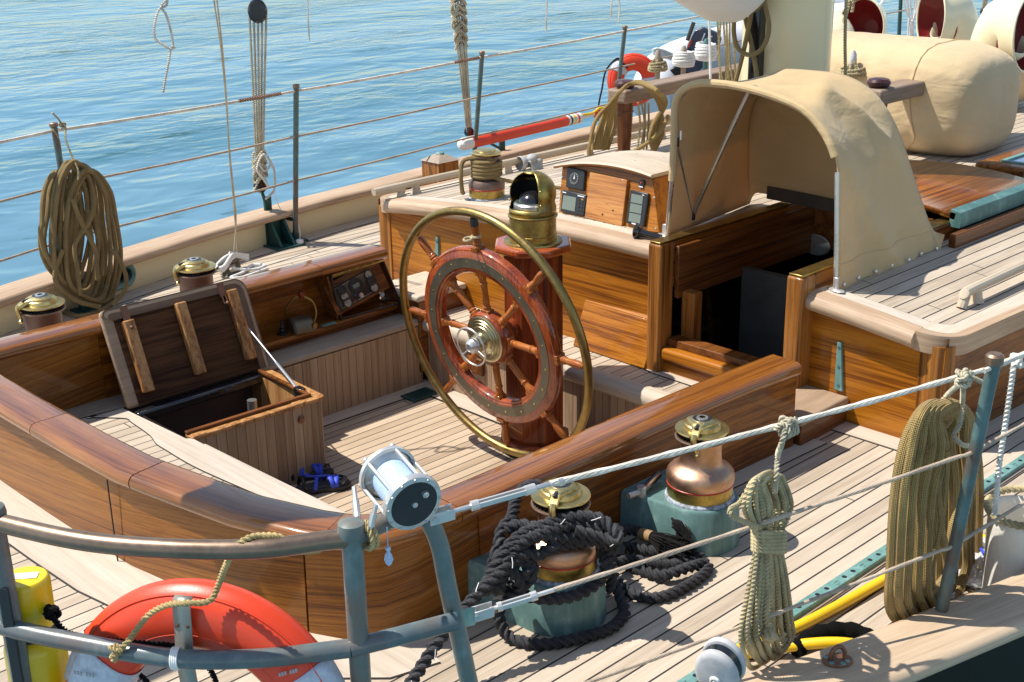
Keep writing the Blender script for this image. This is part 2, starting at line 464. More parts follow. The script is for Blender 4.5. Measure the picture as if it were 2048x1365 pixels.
M['pine'] = wood('pine_board', 'y', dark=(.26, .08, .015), mid=(.45, .175, .035), lite=(.55, .25, .06), coat=.7, off=5, fig=.8)
M['brass'] = metal('aged_brass', (.50, .36, .12), .34, .45)
M['brassd'] = metal('dull_brass_pipe', (.36, .25, .09), .40, .35, scale=25)
M['brassg'] = metal('polished_brass', (.68, .52, .22), .30, .28)
M['hubbrass'] = metal('pale_hub_brass', (.60, .54, .34), .32, .25)
M['brassb'] = metal('binnacle_brass', (.52, .38, .11), .36, .5, scale=16, spots=((.20, .15, .05), .60))
M['copper'] = metal('worn_copper_drum', (.62, .38, .25), .42, .35, scale=8)
M['bronze'] = metal('brown_bronze', (.30, .19, .13), .45, .35, scale=9, met=.75)
M['bronzepl'] = metal('flat_bronze_band', (.20, .17, .12), .45, .25, scale=20, met=.7, spots=None)
M['drum'] = metal('brown_winch_drum', (.20, .13, .105), .45, .25, met=.55)
M['teal'] = patina('green_patina_bronze', hi=(.19, .33, .31), teal=(.075, .175, .165), brown=(.05, .09, .075), mixpos=.66)
M['tealc'] = patina('pale_patina_bronze', hi=(.34, .50, .475), teal=(.14, .29, .27), brown=(.12, .16, .10), mixpos=.7)
M['tealg'] = patina('dark_green_bronze', hi=(.035, .12, .10), teal=(.012, .062, .055), brown=(.02, .04, .035), mixpos=.7)
M['stanch'] = patina('stanchion_bronze', hi=(.16, .25, .245), teal=(.085, .15, .148), brown=(.12, .08, .06), mixpos=.52, rough=.42)
M['pipe'] = patina('pushpit_bronze', hi=(.26, .30, .30), teal=(.115, .15, .155), brown=(.15, .125, .11), mixpos=.56, rough=.33)
M['pipeb'] = metal('brown_bronze_pipe', (.27, .19, .135), .36, .3, scale=10, met=.75)
M['pipet'] = patina('teal_bronze_pipe', hi=(.25, .31, .30), teal=(.125, .175, .17), brown=(.18, .14, .11), mixpos=.56, rough=.42)
M['steel'] = metal('polished_steel', (.62, .61, .59), .28, .12, met=.85)
M['chrome'] = metal('chrome', (.66, .64, .61), .28, .1, met=.6)
M['dullst'] = metal('dull_steel_strap', (.42, .40, .34), .45, .2, met=.7)
M['black'] = plain('black_plastic', (.016, .016, .018), .4)
M['blackg'] = plain('black_gloss', (.012, .012, .014), .15, coat=.5)
M['face'] = plain('dial_black', (.02, .021, .023), .5)
M['lcd'] = plain('lcd_grey_green', (.16, .19, .16), .25, var=.04)
M['white'] = plain('white_paint', (.78, .77, .74), .5, var=.04)
M['ink'] = plain('white_ink', (.75, .75, .75), .5, var=.02)
M['dialw'] = plain('dial_cream', (.32, .29, .23), .45, var=.1)
M['red'] = plain('red_button', (.55, .02, .015), .4)
M['redline'] = plain('red_pinstripe', (.42, .03, .02), .4)
M['cream'] = plain('cream_paint', (.66, .57, .35), .32, coat=.3, var=.03, scale=3)
M['creamv'] = plain('cream_cowl_paint', (.76, .70, .48), .28, coat=.4, var=.02, scale=3)
M['cowlred'] = plain('dark_red_inside', (.20, .010, .012), .4, coat=.2)
M['mast'] = plain('cream_mast_paint', (.74, .63, .37), .3, coat=.35, var=.03, scale=2)
M['hull'] = plain('dark_hull_paint', (.010, .011, .008), .5, spec=.15)
M['canvas'] = canvas('tan_canvas', (.70, .515, .27), trans=.25)
M['canvasb'] = canvas('raft_canvas', (.58, .43, .245), wr=.30)
M['sail'] = canvas('white_sailcloth', (.74, .72, .68), wr=.12)
M['bagw'] = canvas('white_canvas', (.84, .80, .70), wr=.2)
M['orange'] = plain('orange_lifering', (.72, .055, .015), .38, var=.06, scale=6, bump=.05, bscale=150)
M['reflect'] = plain('grey_reflective_tape', (.52, .55, .62), .45, var=.12, scale=60)
M['yellow'] = plain('yellow_plastic', (.80, .55, .006), .3, coat=.3, var=.05)
M['hose'] = plain('yellow_hose', (.84, .52, .01), .35, coat=.2, var=.06)
M['wrap'] = plain('red_flag_cloth', (.42, .02, .025), .7)
M['rlife'] = ropemat('white_lifeline_cover', (.70, .645, .54), None, .006)
M['rlife2'] = ropemat('dirty_lifeline', (.47, .37, .275), None, .005)
M['rtan'] = ropemat('tan_braid', (.52, .36, .14), .0075, .0122)
M['rtan2'] = ropemat('gold_braid', (.60, .40, .135), .0095, .0148)
M['rlaid'] = ropemat('khaki_laid_rope', (.47, .39, .22), None, .009)
M['rcream'] = ropemat('cream_laid_rope', (.56, .49, .35), None, .009)
M['rgold'] = ropemat('gold_laid_rope', (.48, .36, .16), None, .008)
M['rwhite'] = ropemat('white_rope', (.95, .92, .85), .006, .008)
M['rwhitel'] = ropemat('white_laid_rope', (.78, .74, .66), None, .008)
M['rblack'] = ropemat('black_mooring_rope', (.042, .042, .046), None, .0158, rough=.75)
M['rblackf'] = ropemat('black_braid', (.02, .02, .022), .004, .007)
M['rrust'] = ropemat('rust_wrapping', (.23, .09, .04), None, .006)
M['tassel'] = plain('black_hair', (.014, .012, .012), .8, spec=.2)
M['fleece'] = plain('black_fleece', (.007, .007, .007), .95, spec=.05, bump=1.0, bscale=220)
M['leather'] = plain('brown_twine', (.28, .17, .07), .7)
M['blue'] = plain('blue_webbing', (.03, .07, .55), .6)
M['soleb'] = plain('grey_footbed', (.055, .055, .06), .8, bump=.3, bscale=200)
M['grey'] = plain('grey_cloth', (.36, .36, .36), .85)
M['motor'] = plain('navy_cowling', (.035, .05, .085), .35, coat=.3)
M['tube'] = plain('pale_inflatable', (.62, .63, .66), .5, var=.03)
M['glassb'] = plain('blue_reflecting_glass', (.02, .05, .14), .06, coat=.6, var=.05)
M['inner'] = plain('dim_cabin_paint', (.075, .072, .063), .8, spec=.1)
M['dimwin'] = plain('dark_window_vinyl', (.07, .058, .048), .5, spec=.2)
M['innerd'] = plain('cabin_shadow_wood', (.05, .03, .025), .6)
M['line'] = plain('pale_blue_line', (.45, .60, .82), .45, var=.2, scale=300, bump=.4, bscale=500)
M['blockw'] = plain('bleached_block_wood', (.48, .47, .47), .7, var=.16, scale=25, bump=.1)
M['iron'] = metal('rusty_bronze', (.26, .13, .08), .5, .4, scale=18, met=.6)
def m_plastic_bag():
    t = NT('clear_bag'); t.set(Roughness=.25, Transmission_Weight=.55, IOR=1.2); t.p.inputs['Base Color'].default_value = (.85, .85, .85, 1)
    t.bump(t.noise(t.obj(), 14, 4, .6, .6), .8, .02); return t.m
M['bag'] = m_plastic_bag()
def m_clear():
    t = NT('clear_plastic'); t.set(Roughness=.12, Transmission_Weight=.85, IOR=1.3); t.p.inputs['Base Color'].default_value = (.75, .8, .9, 1); return t.m
M['clear'] = m_clear()
def m_water():
    t = NT('harbour_water'); t.set(Roughness=.6, Specular_IOR_Level=.0)
    v = t.pos()
    A = radians(-44)                                                     # crests run across the line of sight
    w1 = t.noise(t.mapv(v, rot=(0, 0, A), sc=(.68, 1.0, 1)), 1.15, 2, .45, .4)
    w2 = t.noise(t.mapv(v, rot=(0, 0, A+.15), sc=(.7, 1.15, 1)), 3.4, 3, .5, .6)
    w3 = t.noise(t.mapv(v, rot=(0, 0, A-.2), sc=(.6, 1.0, 1)), .20, 2, .5)
    gust = t.ramp(t.noise(t.mapv(v, rot=(0, 0, A), sc=(.16, .55, 1)), .35, 3, .6), [(.44, (.05, .05, .05)), (.66, (1.5, 1.5, 1.5))])
    h = t.math('ADD', t.math('MULTIPLY', w1, 1.0), t.math('MULTIPLY', t.math('MULTIPLY', w2, .40), gust))
    h = t.math('ADD', h, t.math('MULTIPLY', w3, 1.2))
    deep = t.ramp(t.noise(t.mapv(v, rot=(0, 0, A), sc=(.25, 1.0, 1)), .5, 4, .6), [(.36, (.050, .140, .170)), (.64, (.115, .225, .285))])
    green = t.ramp(t.noise(t.mapv(v, rot=(0, 0, A), sc=(.40, 1.0, 1)), .9, 6, .66), [(.60, (0, 0, 0)), (.68, (.8, .8, .8))])  # dark streaks: reflections of the hillside painted into the water colour
    deep = t.mix(green, deep, (.014, .058, .052))
    t.base(deep); bn_ = t.bump(h, .75, .12)
    gl = t.n('ShaderNodeBsdfGlossy'); gl.inputs['Color'].default_value = (.58, .75, .95, 1); gl.inputs['Roughness'].default_value = .06; t.l(bn_.outputs[0], gl.inputs['Normal'])
    fr = t.n('ShaderNodeFresnel'); fr.inputs['IOR'].default_value = 1.33; t.l(bn_.outputs[0], fr.inputs['Normal'])
    mx = t.n('ShaderNodeMixShader'); t.l(t.math('MULTIPLY', fr.outputs[0], t.math('MULTIPLY_ADD', green, -.5, .80)), mx.inputs[0]); t.l(t.p.outputs[0], mx.inputs[1]); t.l(gl.outputs[0], mx.inputs[2])
    t.l(mx.outputs[0], t.t.nodes['Material Output'].inputs[0])
    return t.m
M['water'] = m_water()
# ---------------------------------------------------------------- camera, light
cd = bpy.data.cameras.new('camera'); cam = bpy.data.objects.new('camera', cd); COL.objects.link(cam)
cd.sensor_width = 36; cd.sensor_fit = 'HORIZONTAL'; cd.lens = FPX/2048*36; cd.clip_end = 2000; cd.clip_start = .05
cam.matrix_world = Matrix(((RT.x, UP.x, -FW.x, CAM.x), (RT.y, UP.y, -FW.y, CAM.y), (RT.z, UP.z, -FW.z, CAM.z), (0, 0, 0, 1)))
SC.camera = cam
SUN_AZ, SUN_EL = radians(128), radians(58.5)
sd = Vector((cos(SUN_EL)*cos(SUN_AZ), cos(SUN_EL)*sin(SUN_AZ), sin(SUN_EL)))
ld = bpy.data.lights.new('sun', 'SUN'); ld.energy = 5.0; ld.angle = radians(.5); ld.color = (1, .95, .87)
sun = bpy.data.objects.new('sun', ld); COL.objects.link(sun); sun.rotation_euler = sd.to_track_quat('Z', 'Y').to_euler(); sun.location = (0, 0, 20)
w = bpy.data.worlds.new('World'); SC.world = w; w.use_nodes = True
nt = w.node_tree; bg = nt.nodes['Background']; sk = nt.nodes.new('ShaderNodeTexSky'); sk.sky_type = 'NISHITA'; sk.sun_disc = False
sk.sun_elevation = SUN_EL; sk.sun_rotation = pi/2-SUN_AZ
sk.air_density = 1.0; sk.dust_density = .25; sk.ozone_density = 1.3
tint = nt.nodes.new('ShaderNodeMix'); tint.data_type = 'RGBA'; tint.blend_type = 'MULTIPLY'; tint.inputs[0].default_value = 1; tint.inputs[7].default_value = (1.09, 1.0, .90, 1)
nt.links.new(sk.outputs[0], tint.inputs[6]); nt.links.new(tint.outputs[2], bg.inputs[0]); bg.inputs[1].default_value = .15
SC.view_settings.view_transform = 'Standard'; SC.view_settings.look = 'None'; SC.view_settings.exposure = 0.40; SC.view_settings.gamma = 1
# ---------------------------------------------------------------- water and deck
def lerp_tab(tab, x):
    if x <= tab[0][0]: return tab[0][1]
    for (a, b), (c, d) in zip(tab, tab[1:]):
        if x <= c: return b+(d-b)*(x-a)/(c-a)
    return tab[-1][1]
HW = [(.3, .9), (.6, 1.27), (.9, 1.55), (1.3, 1.93), (1.7, 2.17), (2.1, 2.36), (2.5, 2.5), (3.1, 2.65), (3.8, 2.82), (4.7, 2.97), (5.9, 3.09), (7.5, 3.2), (9, 3.2), (11, 3.05), (13, 2.6), (15, 1.8)]
yo = lambda x: lerp_tab(HW, x)
Z_SEAT, Z_SOLE, Z_CAP = -.005, -.365, .35
w_ = MB(); w_.add([(-600, -600, -1.15), (600, -600, -1.15), (600, 600, -1.15), (-600, 600, -1.15)], [(0, 1, 2, 3)])
structure(w_.build('water', M['water']))
CO_AFT = [(1.735, 0), (1.748, .27), (1.79, .52), (1.838, .78), (1.915, 1.0)]          # coaming centreline, port half
CO_COR = [(1.965, 1.10), (2.03, 1.165), (2.12, 1.19)]
CO_SIDE = [(2.35, 1.197), (2.8, 1.2), (3.3, 1.2), (3.7, 1.21), (3.985, 1.225)]
CO_PORT = [(1.728, .27), (1.724, .52), (1.724, .80), (1.730, 1.02), (1.748, 1.12), (1.80, 1.178), (1.90, 1.195)]
half = CO_AFT+CO_COR+CO_SIDE
CO = [(x, -y) for x, y in half[::-1]]+CO_PORT+CO_SIDE                                          # starboard forward end -> aft -> port forward end
xs = [.3, .45, .6, .75, .9, 1.1, 1.3, 1.5, 1.7, 1.9, 2.1, 2.5, 3.1, 3.8, 4.7, 5.9, 7.5, 9, 11, 13, 15]
outer = [(x, -yo(x)+.05, 0) for x in xs]+[(x, yo(x)-.05, 0) for x in xs[::-1]]
hole = [(x, y, 0) for x, y in CO]+[(4.335, 1.235, 0), (4.335, 1.6, 0), (14, 1.6, 0), (14, -1.6, 0), (4.335, -1.6, 0), (4.335, -1.235, 0)]
d = MB(); d.poly(outer, [hole])
structure(d.build('deck', M['deck']))
# margin boards with a dark caulk line round them
def margin(name, path, wid, m, z=.0035, side=1, cw=.006, cap=True):
    a = MB()
    a.sweep([(x, y, 0) for x, y in path], [(0, z*.5), (side*(wid+cw), z*.5), (side*(wid+cw), -.01), (0, -.01)], smooth=False, mi=1)
    a.sweep([(x, y, 0) for x, y in path], [(0, z), (side*wid, z), (side*wid, -.01), (0, -.01)], smooth=False, mi=0)
    return structure(a.build(name, [m, M['caulk']]))
aft_path = [(x-.02, y) for x, y in ([(x, -y) for x, y in (CO_AFT+CO_COR)[::-1]]+CO_PORT)]
margin('deck_margin_board', aft_path, .235, M['margin'], side=-1)
margin('deck_margin_board', [(2.02, -1.19), (2.4, -1.2), (3.3, -1.2), (4.1, -1.23)], .13, M['marginx'], side=1, z=.003)
margin('deck_margin_board', [(4.33, -1.13), (4.33, -1.76)], .105, M['margin'], side=1, z=.0045)
margin('deck_margin_board', [(4.34, -1.70), (5, -1.73), (9, -1.75)], .07, M['marginx'], side=1, z=.003)
margin('deck_margin_board', [(2.02, 1.19), (2.4, 1.2), (3.3, 1.2), (4.34, 1.235)], .12, M['marginx'], side=-1, z=.003)
pm = [(x, yo(x)-.17) for x in (1.7, 2.1, 2.5, 3.1, 3.8, 4.7, 5.9, 7.5, 9)]
margin('deck_margin_board', pm, .11, M['marginx'], side=1, z=.003)
# ---------------------------------------------------------------- bulwarks
def capprof(w0, w1, z0, z1, n=5):
    """bullnosed flat cap between side offsets w0<w1"""
    r = (z1-z0)/2; zc = (z0+z1)/2; p = []
    for i in range(n+1):
        a = -pi/2+pi*i/n; p.append((w1-r+r*cos(a), zc+r*sin(a)))
    for i in range(n+1):
        a = pi/2+pi*i/n; p.append((w0+r+r*cos(a), zc+r*sin(a)))
    return p
def rail_path(sgn, x0, x1, n=46, z=0):
    return [(x0+(x1-x0)*i/n, sgn*yo(x0+(x1-x0)*i/n), z+.006*max(0, x0+(x1-x0)*i/n-5)**1.3) for i in range(n+1)]
bw = thing('port_bulwark', 'cream painted bulwark with a bleached teak cap rail along the far water side', 'bulwark', (3, 2.6, 0))
# wall with a hole for the fairlead: built from stations, the hole bounded by x and z bands
FX0, FX1, FZ0, FZ1 = 3.04, 3.235, .055, .135
zs = [-.03, FZ0, FZ1, .165]
xs2 = [1.2+i*.12 for i in range(15)]+[FX0, FX1]+[3.3+i*.2 for i in range(52)]
XF2, XF3 = 5.36, 5.62
xs2 = sorted(set([round(x, 3) for x in xs2 if not (FX0 < x < FX1) and not (XF2 < x < XF3)]+[XF2, XF3]))
b = MB()
for x0, x1 in zip(xs2, xs2[1:]):
    for z0, z1 in zip(zs, zs[1:]):
        if (abs(x0-FX0) < 1e-6 or abs(x0-XF2) < 1e-6) and z0 == FZ0: continue
        e0 = .006*max(0, x0-5)**1.3; e1 = .006*max(0, x1-5)**1.3
        for k, off in ((0, -.15), (1, -.09)):
            q = [(x0, yo(x0)+off, z0+e0), (x1, yo(x1)+off, z0+e1), (x1, yo(x1)+off, z1+e1), (x0, yo(x0)+off, z1+e0)]
            b.add(q if k == 0 else q[::-1], [(0, 1, 2, 3)], smooth=True)
b.build('bulwark_wall', M['cream'], bw)
c = MB(); c.sweep(rail_path(1, 1.2, 13.5), [(-q, z) for q, z in capprof(-.215, .0, .155, .205)][::-1])
c.build('cap_rail', M['trimx'], bw, angle=60)
hb = MB(); hb.sweep(rail_path(1, 1.0, 13.5), [(0, -1.3), (.02, .1), (.09, .15), (.09, -1.3)], smooth=True); hb.build('hull_side', M['hull'], bw)
def ovalring(mb, cx, y, cz, wx, wz, th, ny=(-.02, .02), mi=0, tilt=0):
    """racetrack ring in the x-z plane"""
    def loop(a, b_, n=7):
        r = b_; L = a-r; o = []
        for s, a0 in ((1, -pi/2), (-1, pi/2)):
            for i in range(n+1):
                t = a0+pi*i/n; o.append((s*L+r*cos(t)*(1), r*sin(t)))
        return o
    A = loop(wx+th, wz+th); B = loop(wx, wz); n = len(A)
    def pt(p, yy): return (cx+p[0], y+yy+tilt*p[0], cz+p[1])
    rows = [[pt(p, ny[0]) for p in B], [pt((q[0]*.5+p[0]*.5, q[1]*.5+p[1]*.5), ny[0]-.012) for p, q in zip(A, B)], [pt(p, ny[0]) for p in A], [pt(p, ny[1]) for p in A], [pt(p, ny[1]) for p in B], [pt(p, ny[0]) for p in B]]
    mb.grid(rows, closed=True, mi=mi)
f = MB(); cx = (FX0+FX1)/2; tl = (yo(FX1)-yo(FX0))/(FX1-FX0)
ovalring(f, cx, yo(cx)-.15, .095, .098, .042, .028, (-.012, .075), tilt=tl); f.build('fairlead', M['tealc'], bw)
f = MB(); cx = (XF2+XF3)/2; tl = (yo(XF3)-yo(XF2))/(XF3-XF2)
ovalring(f, cx, yo(cx)-.15, .10, .125, .038, .012, (-.004, .066), tilt=tl); f.build('scupper', M['white'], bw)
sb = thing('starboard_bulwark', 'dark hulled near side bulwark under a broad bleached teak cap rail, lower right', 'bulwark', (3, -2.6, 0))
c = MB(); c.sweep(rail_path(-1, 1.75, 12), capprof(-.205, .0, .155, .205)[::-1]); c.build('cap_rail', M['nearcap'], sb, angle=60)
h = MB(); h.sweep(rail_path(-1, 1.0, 12), [(-.04, -1.3), (-.045, .16), (-.16, .16), (-.16, -1.3)], smooth=False); h.build('hull_side', M['hull'], sb)
# ---------------------------------------------------------------- cockpit coaming
co = thing('cockpit_coaming', 'varnished teak coaming wall with rounded cap encircling the cockpit', 'coaming', (1.75, 0, 0))
P3 = [(x, y, 0) for x, y in CO]
nA = len(CO_SIDE); iS = nA                                            # index of first corner point
aft = P3[nA-1:len(P3)-nA+1]
wallp = [(-.058, -.02), (-.048, .31), (.040, .31), (.040, -.12), (-.058, -.12)]
ja = [i for i, p in enumerate(aft) if p[1] > .9][0]
for seg_, m_ in ((aft[:5], M['vaft']), (aft[4:ja+1], M['vaft']), (aft[ja:], M['vaft'])):
    wl = MB(); wl.sweep(seg_, wallp, smooth=True); wl.build('aft_wall' if seg_ is not aft else 'aft_wall', m_, co, angle=30)
wl = MB(); wl.sweep(P3[:nA], [(-.06, -.02), (-.055, .31), (.050, .31), (.050, -.4), (-.06, -.4)], smooth=True); wl.build('side_wall', M['vx'], co, angle=30)
wl = MB(); wl.sweep(P3[-nA:-nA+2]+[(3.08, 1.2, 0)], [(-.06, -.02), (-.055, .31), (.050, .31), (.050, -.4), (-.06, -.4)], smooth=True); wl.build('side_wall', M['vx'], co, angle=30)
wl = MB(); wl.sweep([(3.08, 1.2, 0), (3.985, 1.225, 0)], [(-.075, -.02), (-.075, .31), (-.06, .31), (-.06, -.4), (-.075, -.4)], smooth=False); wl.build('recess_back', M['vx'], co)
wl = MB(); wl.sweep([(3.08, 1.2, 0), (3.985, 1.225, 0)], [(-.06, .045), (.075, .045), (.083, .035), (.083, .02), (.07, .008), (.045, .008), (.045, -.02), (-.06, -.02)], smooth=False); wl.build('shelf', M['vx'], co, bevel=.003)
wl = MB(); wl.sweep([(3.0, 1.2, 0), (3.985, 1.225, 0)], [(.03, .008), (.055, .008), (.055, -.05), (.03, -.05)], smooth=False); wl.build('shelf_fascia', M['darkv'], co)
cp = [(-q, z) for q, z in capprof(-.084, .080, .298, .352, 6)]
def capseg(pts, m, name='cap'):
    a = MB(); a.sweep(pts, cp[::-1]); return a.build(name, m, co, angle=60)
gap = lambda p, q, t: tuple(Vector(p).lerp(Vector(q), t))
k = len(aft)
corner_n = 4
capseg(P3[:nA]+[gap(P3[nA-1], P3[nA], .35)], M['capx'])
capseg([gap(P3[nA-1], P3[nA], .365)]+aft[1:corner_n]+[gap(aft[corner_n-1], aft[corner_n], .3)], M['capy'], 'corner_cap')
m1 = gap(aft[corner_n-1], aft[corner_n], .315)
ia = [i for i, p in enumerate(aft) if p[1] > -.34][0]
capseg([m1]+aft[corner_n:ia]+[gap(aft[ia-1], aft[ia], .72)], M['capy'])
ib = [i for i, p in enumerate(aft) if p[1] > .26][0]
capseg([gap(aft[ia-1], aft[ia], .74)]+aft[ia:ib+1]+[gap(aft[ib], aft[ib+1], .05)], M['capy'])
capseg([gap(aft[ib], aft[ib+1], .065)]+aft[ib+1:-1]+[aft[-1]], M['capy'])
pp = P3[-nA:]
jt = Vector(at(658, 530, z=.35))
capseg([pp[0], pp[1], pp[2], gap(pp[2], pp[3], .52)], M['capx'])
capseg([gap(pp[2], pp[3], .53), pp[3], (3.93, 1.22, 0)], M['capx'])
s = MB()                                                              # vertical joints and plug screws on the aft face
for yy in (.22,):
    pass
for px in (237, 820):
    p0 = at(px, 1124 if px < 300 else 1240, z=0)
    s.box(p0.x-.004, p0.x+.0, p0.y-.0016, p0.y+.0016, 0, .30)
s.pieces('panel_joint', M['caulk'], co)
# ---------------------------------------------------------------- cockpit well
fl = MB(); fl.add([(2.2, -1.05, Z_SOLE), (4.1, -1.05, Z_SOLE), (4.1, 1.05, Z_SOLE), (2.2, 1.05, Z_SOLE)], [(0, 1, 2, 3)])
structure(fl.build('cockpit_sole', M['sole']))
margin_sole = MB()
zS = Z_SOLE
def flat(mb, pts, z, mi=0):
    mb.poly([(x, y, z) for x, y in pts]); 
    if mi: mb.mi.update({i: mi for i in range(len(mb.f)) if i not in mb.mi and i >= len(mb.f)-len(pts)+2})
a = MB(); flat(a, [(2.42, .93), (4.05, .90), (4.05, 1.02), (2.42, 1.02)], zS+.0035); structure(a.build('sole_margin_board', M['marginx']))
a = MB(); flat(a, [(3.925, -1.0), (3.925, .895), (4.05, .895), (4.05, -1.0)], zS+.0045); structure(a.build('sole_margin_board', M['margin']))
a = MB(); flat(a, [(3.915, -1.0), (3.915, .895), (3.93, .895), (3.93, -1.0)], zS+.002); flat(a, [(2.42, .925), (3.92, .895), (3.92, .91), (2.42, .94)], zS+.0015); structure(a.build('sole_caulk_line', M['caulk']))
pb = thing('port_bench', 'narrow bleached bench with vertical staves along the far cockpit side', 'bench', (3, 1.0, Z_SOLE))
a = MB(); a.box(2.42, 4.02, 1.005, 1.03, Z_SOLE, -.05); a.build('stave_front', M['stavex'], pb)
a = MB(); a.sweep([(2.95, 1.04, 0), (4.02, 1.035, 0)], [(-.12, -.012), (.022, -.012), (.036, -.022), (.036, -.040), (.022, -.05), (-.12, -.05)]); a.build('seat_edge', M['greywood'], pb, angle=50)
a = MB(); a.ball((3.07, 1.002, -.125), .006); a.box(3.05, 3.09, .998, 1.004, -.155, -.105); a.build('latch_plate', M['brassg'], pb, bevel=.002)
st = thing('starboard_bench', 'narrow bleached bench along the near cockpit side under the coaming', 'bench', (3, -1.0, Z_SOLE))
a = MB(); a.box(2.42, 4.02, -1.03, -1.005, Z_SOLE, -.05); a.build('stave_front', M['stavex'], st)
a = MB(); a.sweep([(4.02, -1.035, 0), (2.40, -1.035, 0)], [(-.115, -.012), (.08, -.012), (.094, -.022), (.094, -.040), (.08, -.05), (-.115, -.05)]); a.build('seat_edge', M['marginx'], st, angle=50)
# bridge deck
bd = thing('bridge_deck_seat', 'planked teak seat across the front of the cockpit with rounded nosing', 'bench', (4.2, 0, Z_SOLE))
a = MB(); a.box(4.055, 4.085, -1.005, 1.005, Z_SOLE, -.06); a.build('stave_front', M['stavey'], bd)
a = MB(); a.add([(4.085, -1.16, Z_SEAT), (4.335, -1.16, Z_SEAT), (4.335, 1.16, Z_SEAT), (4.085, 1.16, Z_SEAT)], [(0, 1, 2, 3)]); a.build('seat_planking', M['seat'], bd)
a = MB(); a.sweep([(4.07, -1.16, 0), (4.07, 1.16, 0)], [(.02, -.001), (-.012, -.001), (-.036, -.012), (-.05, -.034), (-.05, -.06), (-.036, -.078), (-.0, -.082), (.02, -.082)]); a.build('nosing', M['teaky'], bd, angle=60)
a = MB()
for y0, y1 in ((-.72, -.37), (-1.16, -.72)):
    pass
a.poly([(4.245, -.30, Z_SEAT+.0035), (4.225, -.36, Z_SEAT+.0035), (4.215, -1.16, Z_SEAT+.0035), (4.335, -1.16, Z_SEAT+.0035), (4.335, -.30, Z_SEAT+.0035)])
a.build('king_plank', M['margin'], bd)
a = MB(); a.poly([(4.240, -.29, Z_SEAT+.0018), (4.219, -.36, Z_SEAT+.0018), (4.209, -1.16, Z_SEAT+.0018), (4.335, -1.16, Z_SEAT+.0018), (4.335, -.29, Z_SEAT+.0018)]); a.build('caulk_line', M['caulk'], bd)
a = MB()
for y in (-.62, .62):
    a.box(4.035, 4.056, y-.055, y+.055, -.22, -.13)
a.pieces('drop_handle', M['darkv'], bd, bevel=.006)
# steps each side
for sg, nm, lb in ((-1, 'starboard_step', 'worn wooden step block outside the near coaming end by the cabin'), (1, 'port_step', 'bleached step block beside the engine panel at the far coaming end')):
    t = thing('boarding_step', lb, 'step', (4.1, sg*1.15, 0))
    y0, y1 = sorted((sg*.98, sg*1.315))
    a = MB(); a.box(4.0, 4.325, y0+.01, y1-.01, -.3, .085); a.build('riser', M['darkv'], t, bevel=.004)
    a = MB(); a.box(3.985, 4.326, y0, y1, .085, .118); a.build('tread', M['stepwood'] if sg < 0 else M['marginx'], t, bevel=.012, seg=3)
# aft bench
ab = thing('aft_bench', 'planked teak seat curving round the stern end of the cockpit', 'bench', (2.1, 0, Z_SOLE))
inner = [(x+.03, y) for x, y in ([(x, -y) for x, y in (CO_AFT+CO_COR)[::-1]]+CO_PORT)]
fr = [(2.415, -1.14), (2.415, -.5), (2.40, -.1), (2.385, .42), (2.385, .50), (2.365, .515), (2.335, 1.14)]
a = MB(); a.poly([(x, y, Z_SEAT) for x, y in inner+fr[::-1]]); a.build('seat_planking', M['seat'], ab)
# broad bleached margin with an S-curved caulk line
edge = [tuple(at(*p, z=Z_SEAT).xy) for p in ((172, 836), (250, 838), (262, 845), (300, 872), (312, 888), (330, 900), (400, 940), (560, 1010), (640, 1045))]
edge = [tuple(q.xy) for q in cr([(*e, 0) for e in edge], .02)]
edge = edge+[(2.26, -1.14)]
a = MB(); flat(a, edge+[(2.415, -1.14), (2.415, -.5), (2.40, -.1), (2.385, .42), (2.385, .50), (2.365, .515), (2.345, 1.0), (edge[0][0], 1.0)], Z_SEAT+.0035); a.build('margin_board', M['margin'], ab)
a = MB(); flat(a, [(x-.004, y-.004) for x, y in edge]+[(x+.02, y+.02) for x, y in edge[::-1]], Z_SEAT+.0018); a.build('caulk_line', M['caulk'], ab)
a = MB(); flat(a, [(2.0, 1.05), (2.35, 1.0), (2.95, 1.0), (2.95, 1.16), (2.0, 1.16)], Z_SEAT+.005); a.build('back_ledge', M['greywood'], ab)
a = MB(); a.sweep([(2.415, -1.12, 0), (2.415, -.5, 0), (2.40, -.1, 0), (2.386, .42, 0)], [(-.02, Z_SEAT+.002), (.01, Z_SEAT), (.018, -.02), (.01, -.04), (-.02, -.04)]); a.build('nosing', M['margin'], ab)
a = MB(); a.sweep([(2.40, -1.0, 0), (2.385, -.1, 0), (2.37, .46, 0)], [(-.015, -.04), (.0, -.04), (.0, Z_SOLE), (-.015, Z_SOLE)], smooth=False); a.build('stave_front', M['stavey'], ab)
# ---------------------------------------------------------------- deckhouse
HX = 4.328
ztop = lambda y: .567-.122*(y/1.75)**2
dh = thing('deckhouse', 'low varnished teak deckhouse with planked cambered roof and rounded bleached edge', 'deckhouse', (5, 0, 0))
CY0, CY1 = -1.04, -.38                                               # companionway opening
a = MB()
for y0, y1 in ((-1.70, CY0-.03), (CY1+.03, 1.70)):
    n = 12; lo = []; up = []
    for i in range(n+1):
        y = y0+(y1-y0)*i/n; lo.append((HX, y, -.3)); up.append((HX, y, ztop(y)-.04))
    for i in range(n):
        a.add([lo[i], lo[i+1], up[i+1], up[i]], [(0, 3, 2, 1)])
a.pieces('aft_wall', M['vy'], dh)
a = MB()
for sg in (-1, 1):
    pts = [(HX, sg*1.70), (5, sg*1.73), (9, sg*1.75), (14, sg*1.6)]
    for p, q in zip(pts, pts[1:]): a.add([(p[0], p[1], -.05), (q[0], q[1], -.05), (q[0], q[1], ztop(1.7)), (p[0], p[1], ztop(1.7))], [(0, 1, 2, 3) if sg < 0 else (3, 2, 1, 0)])
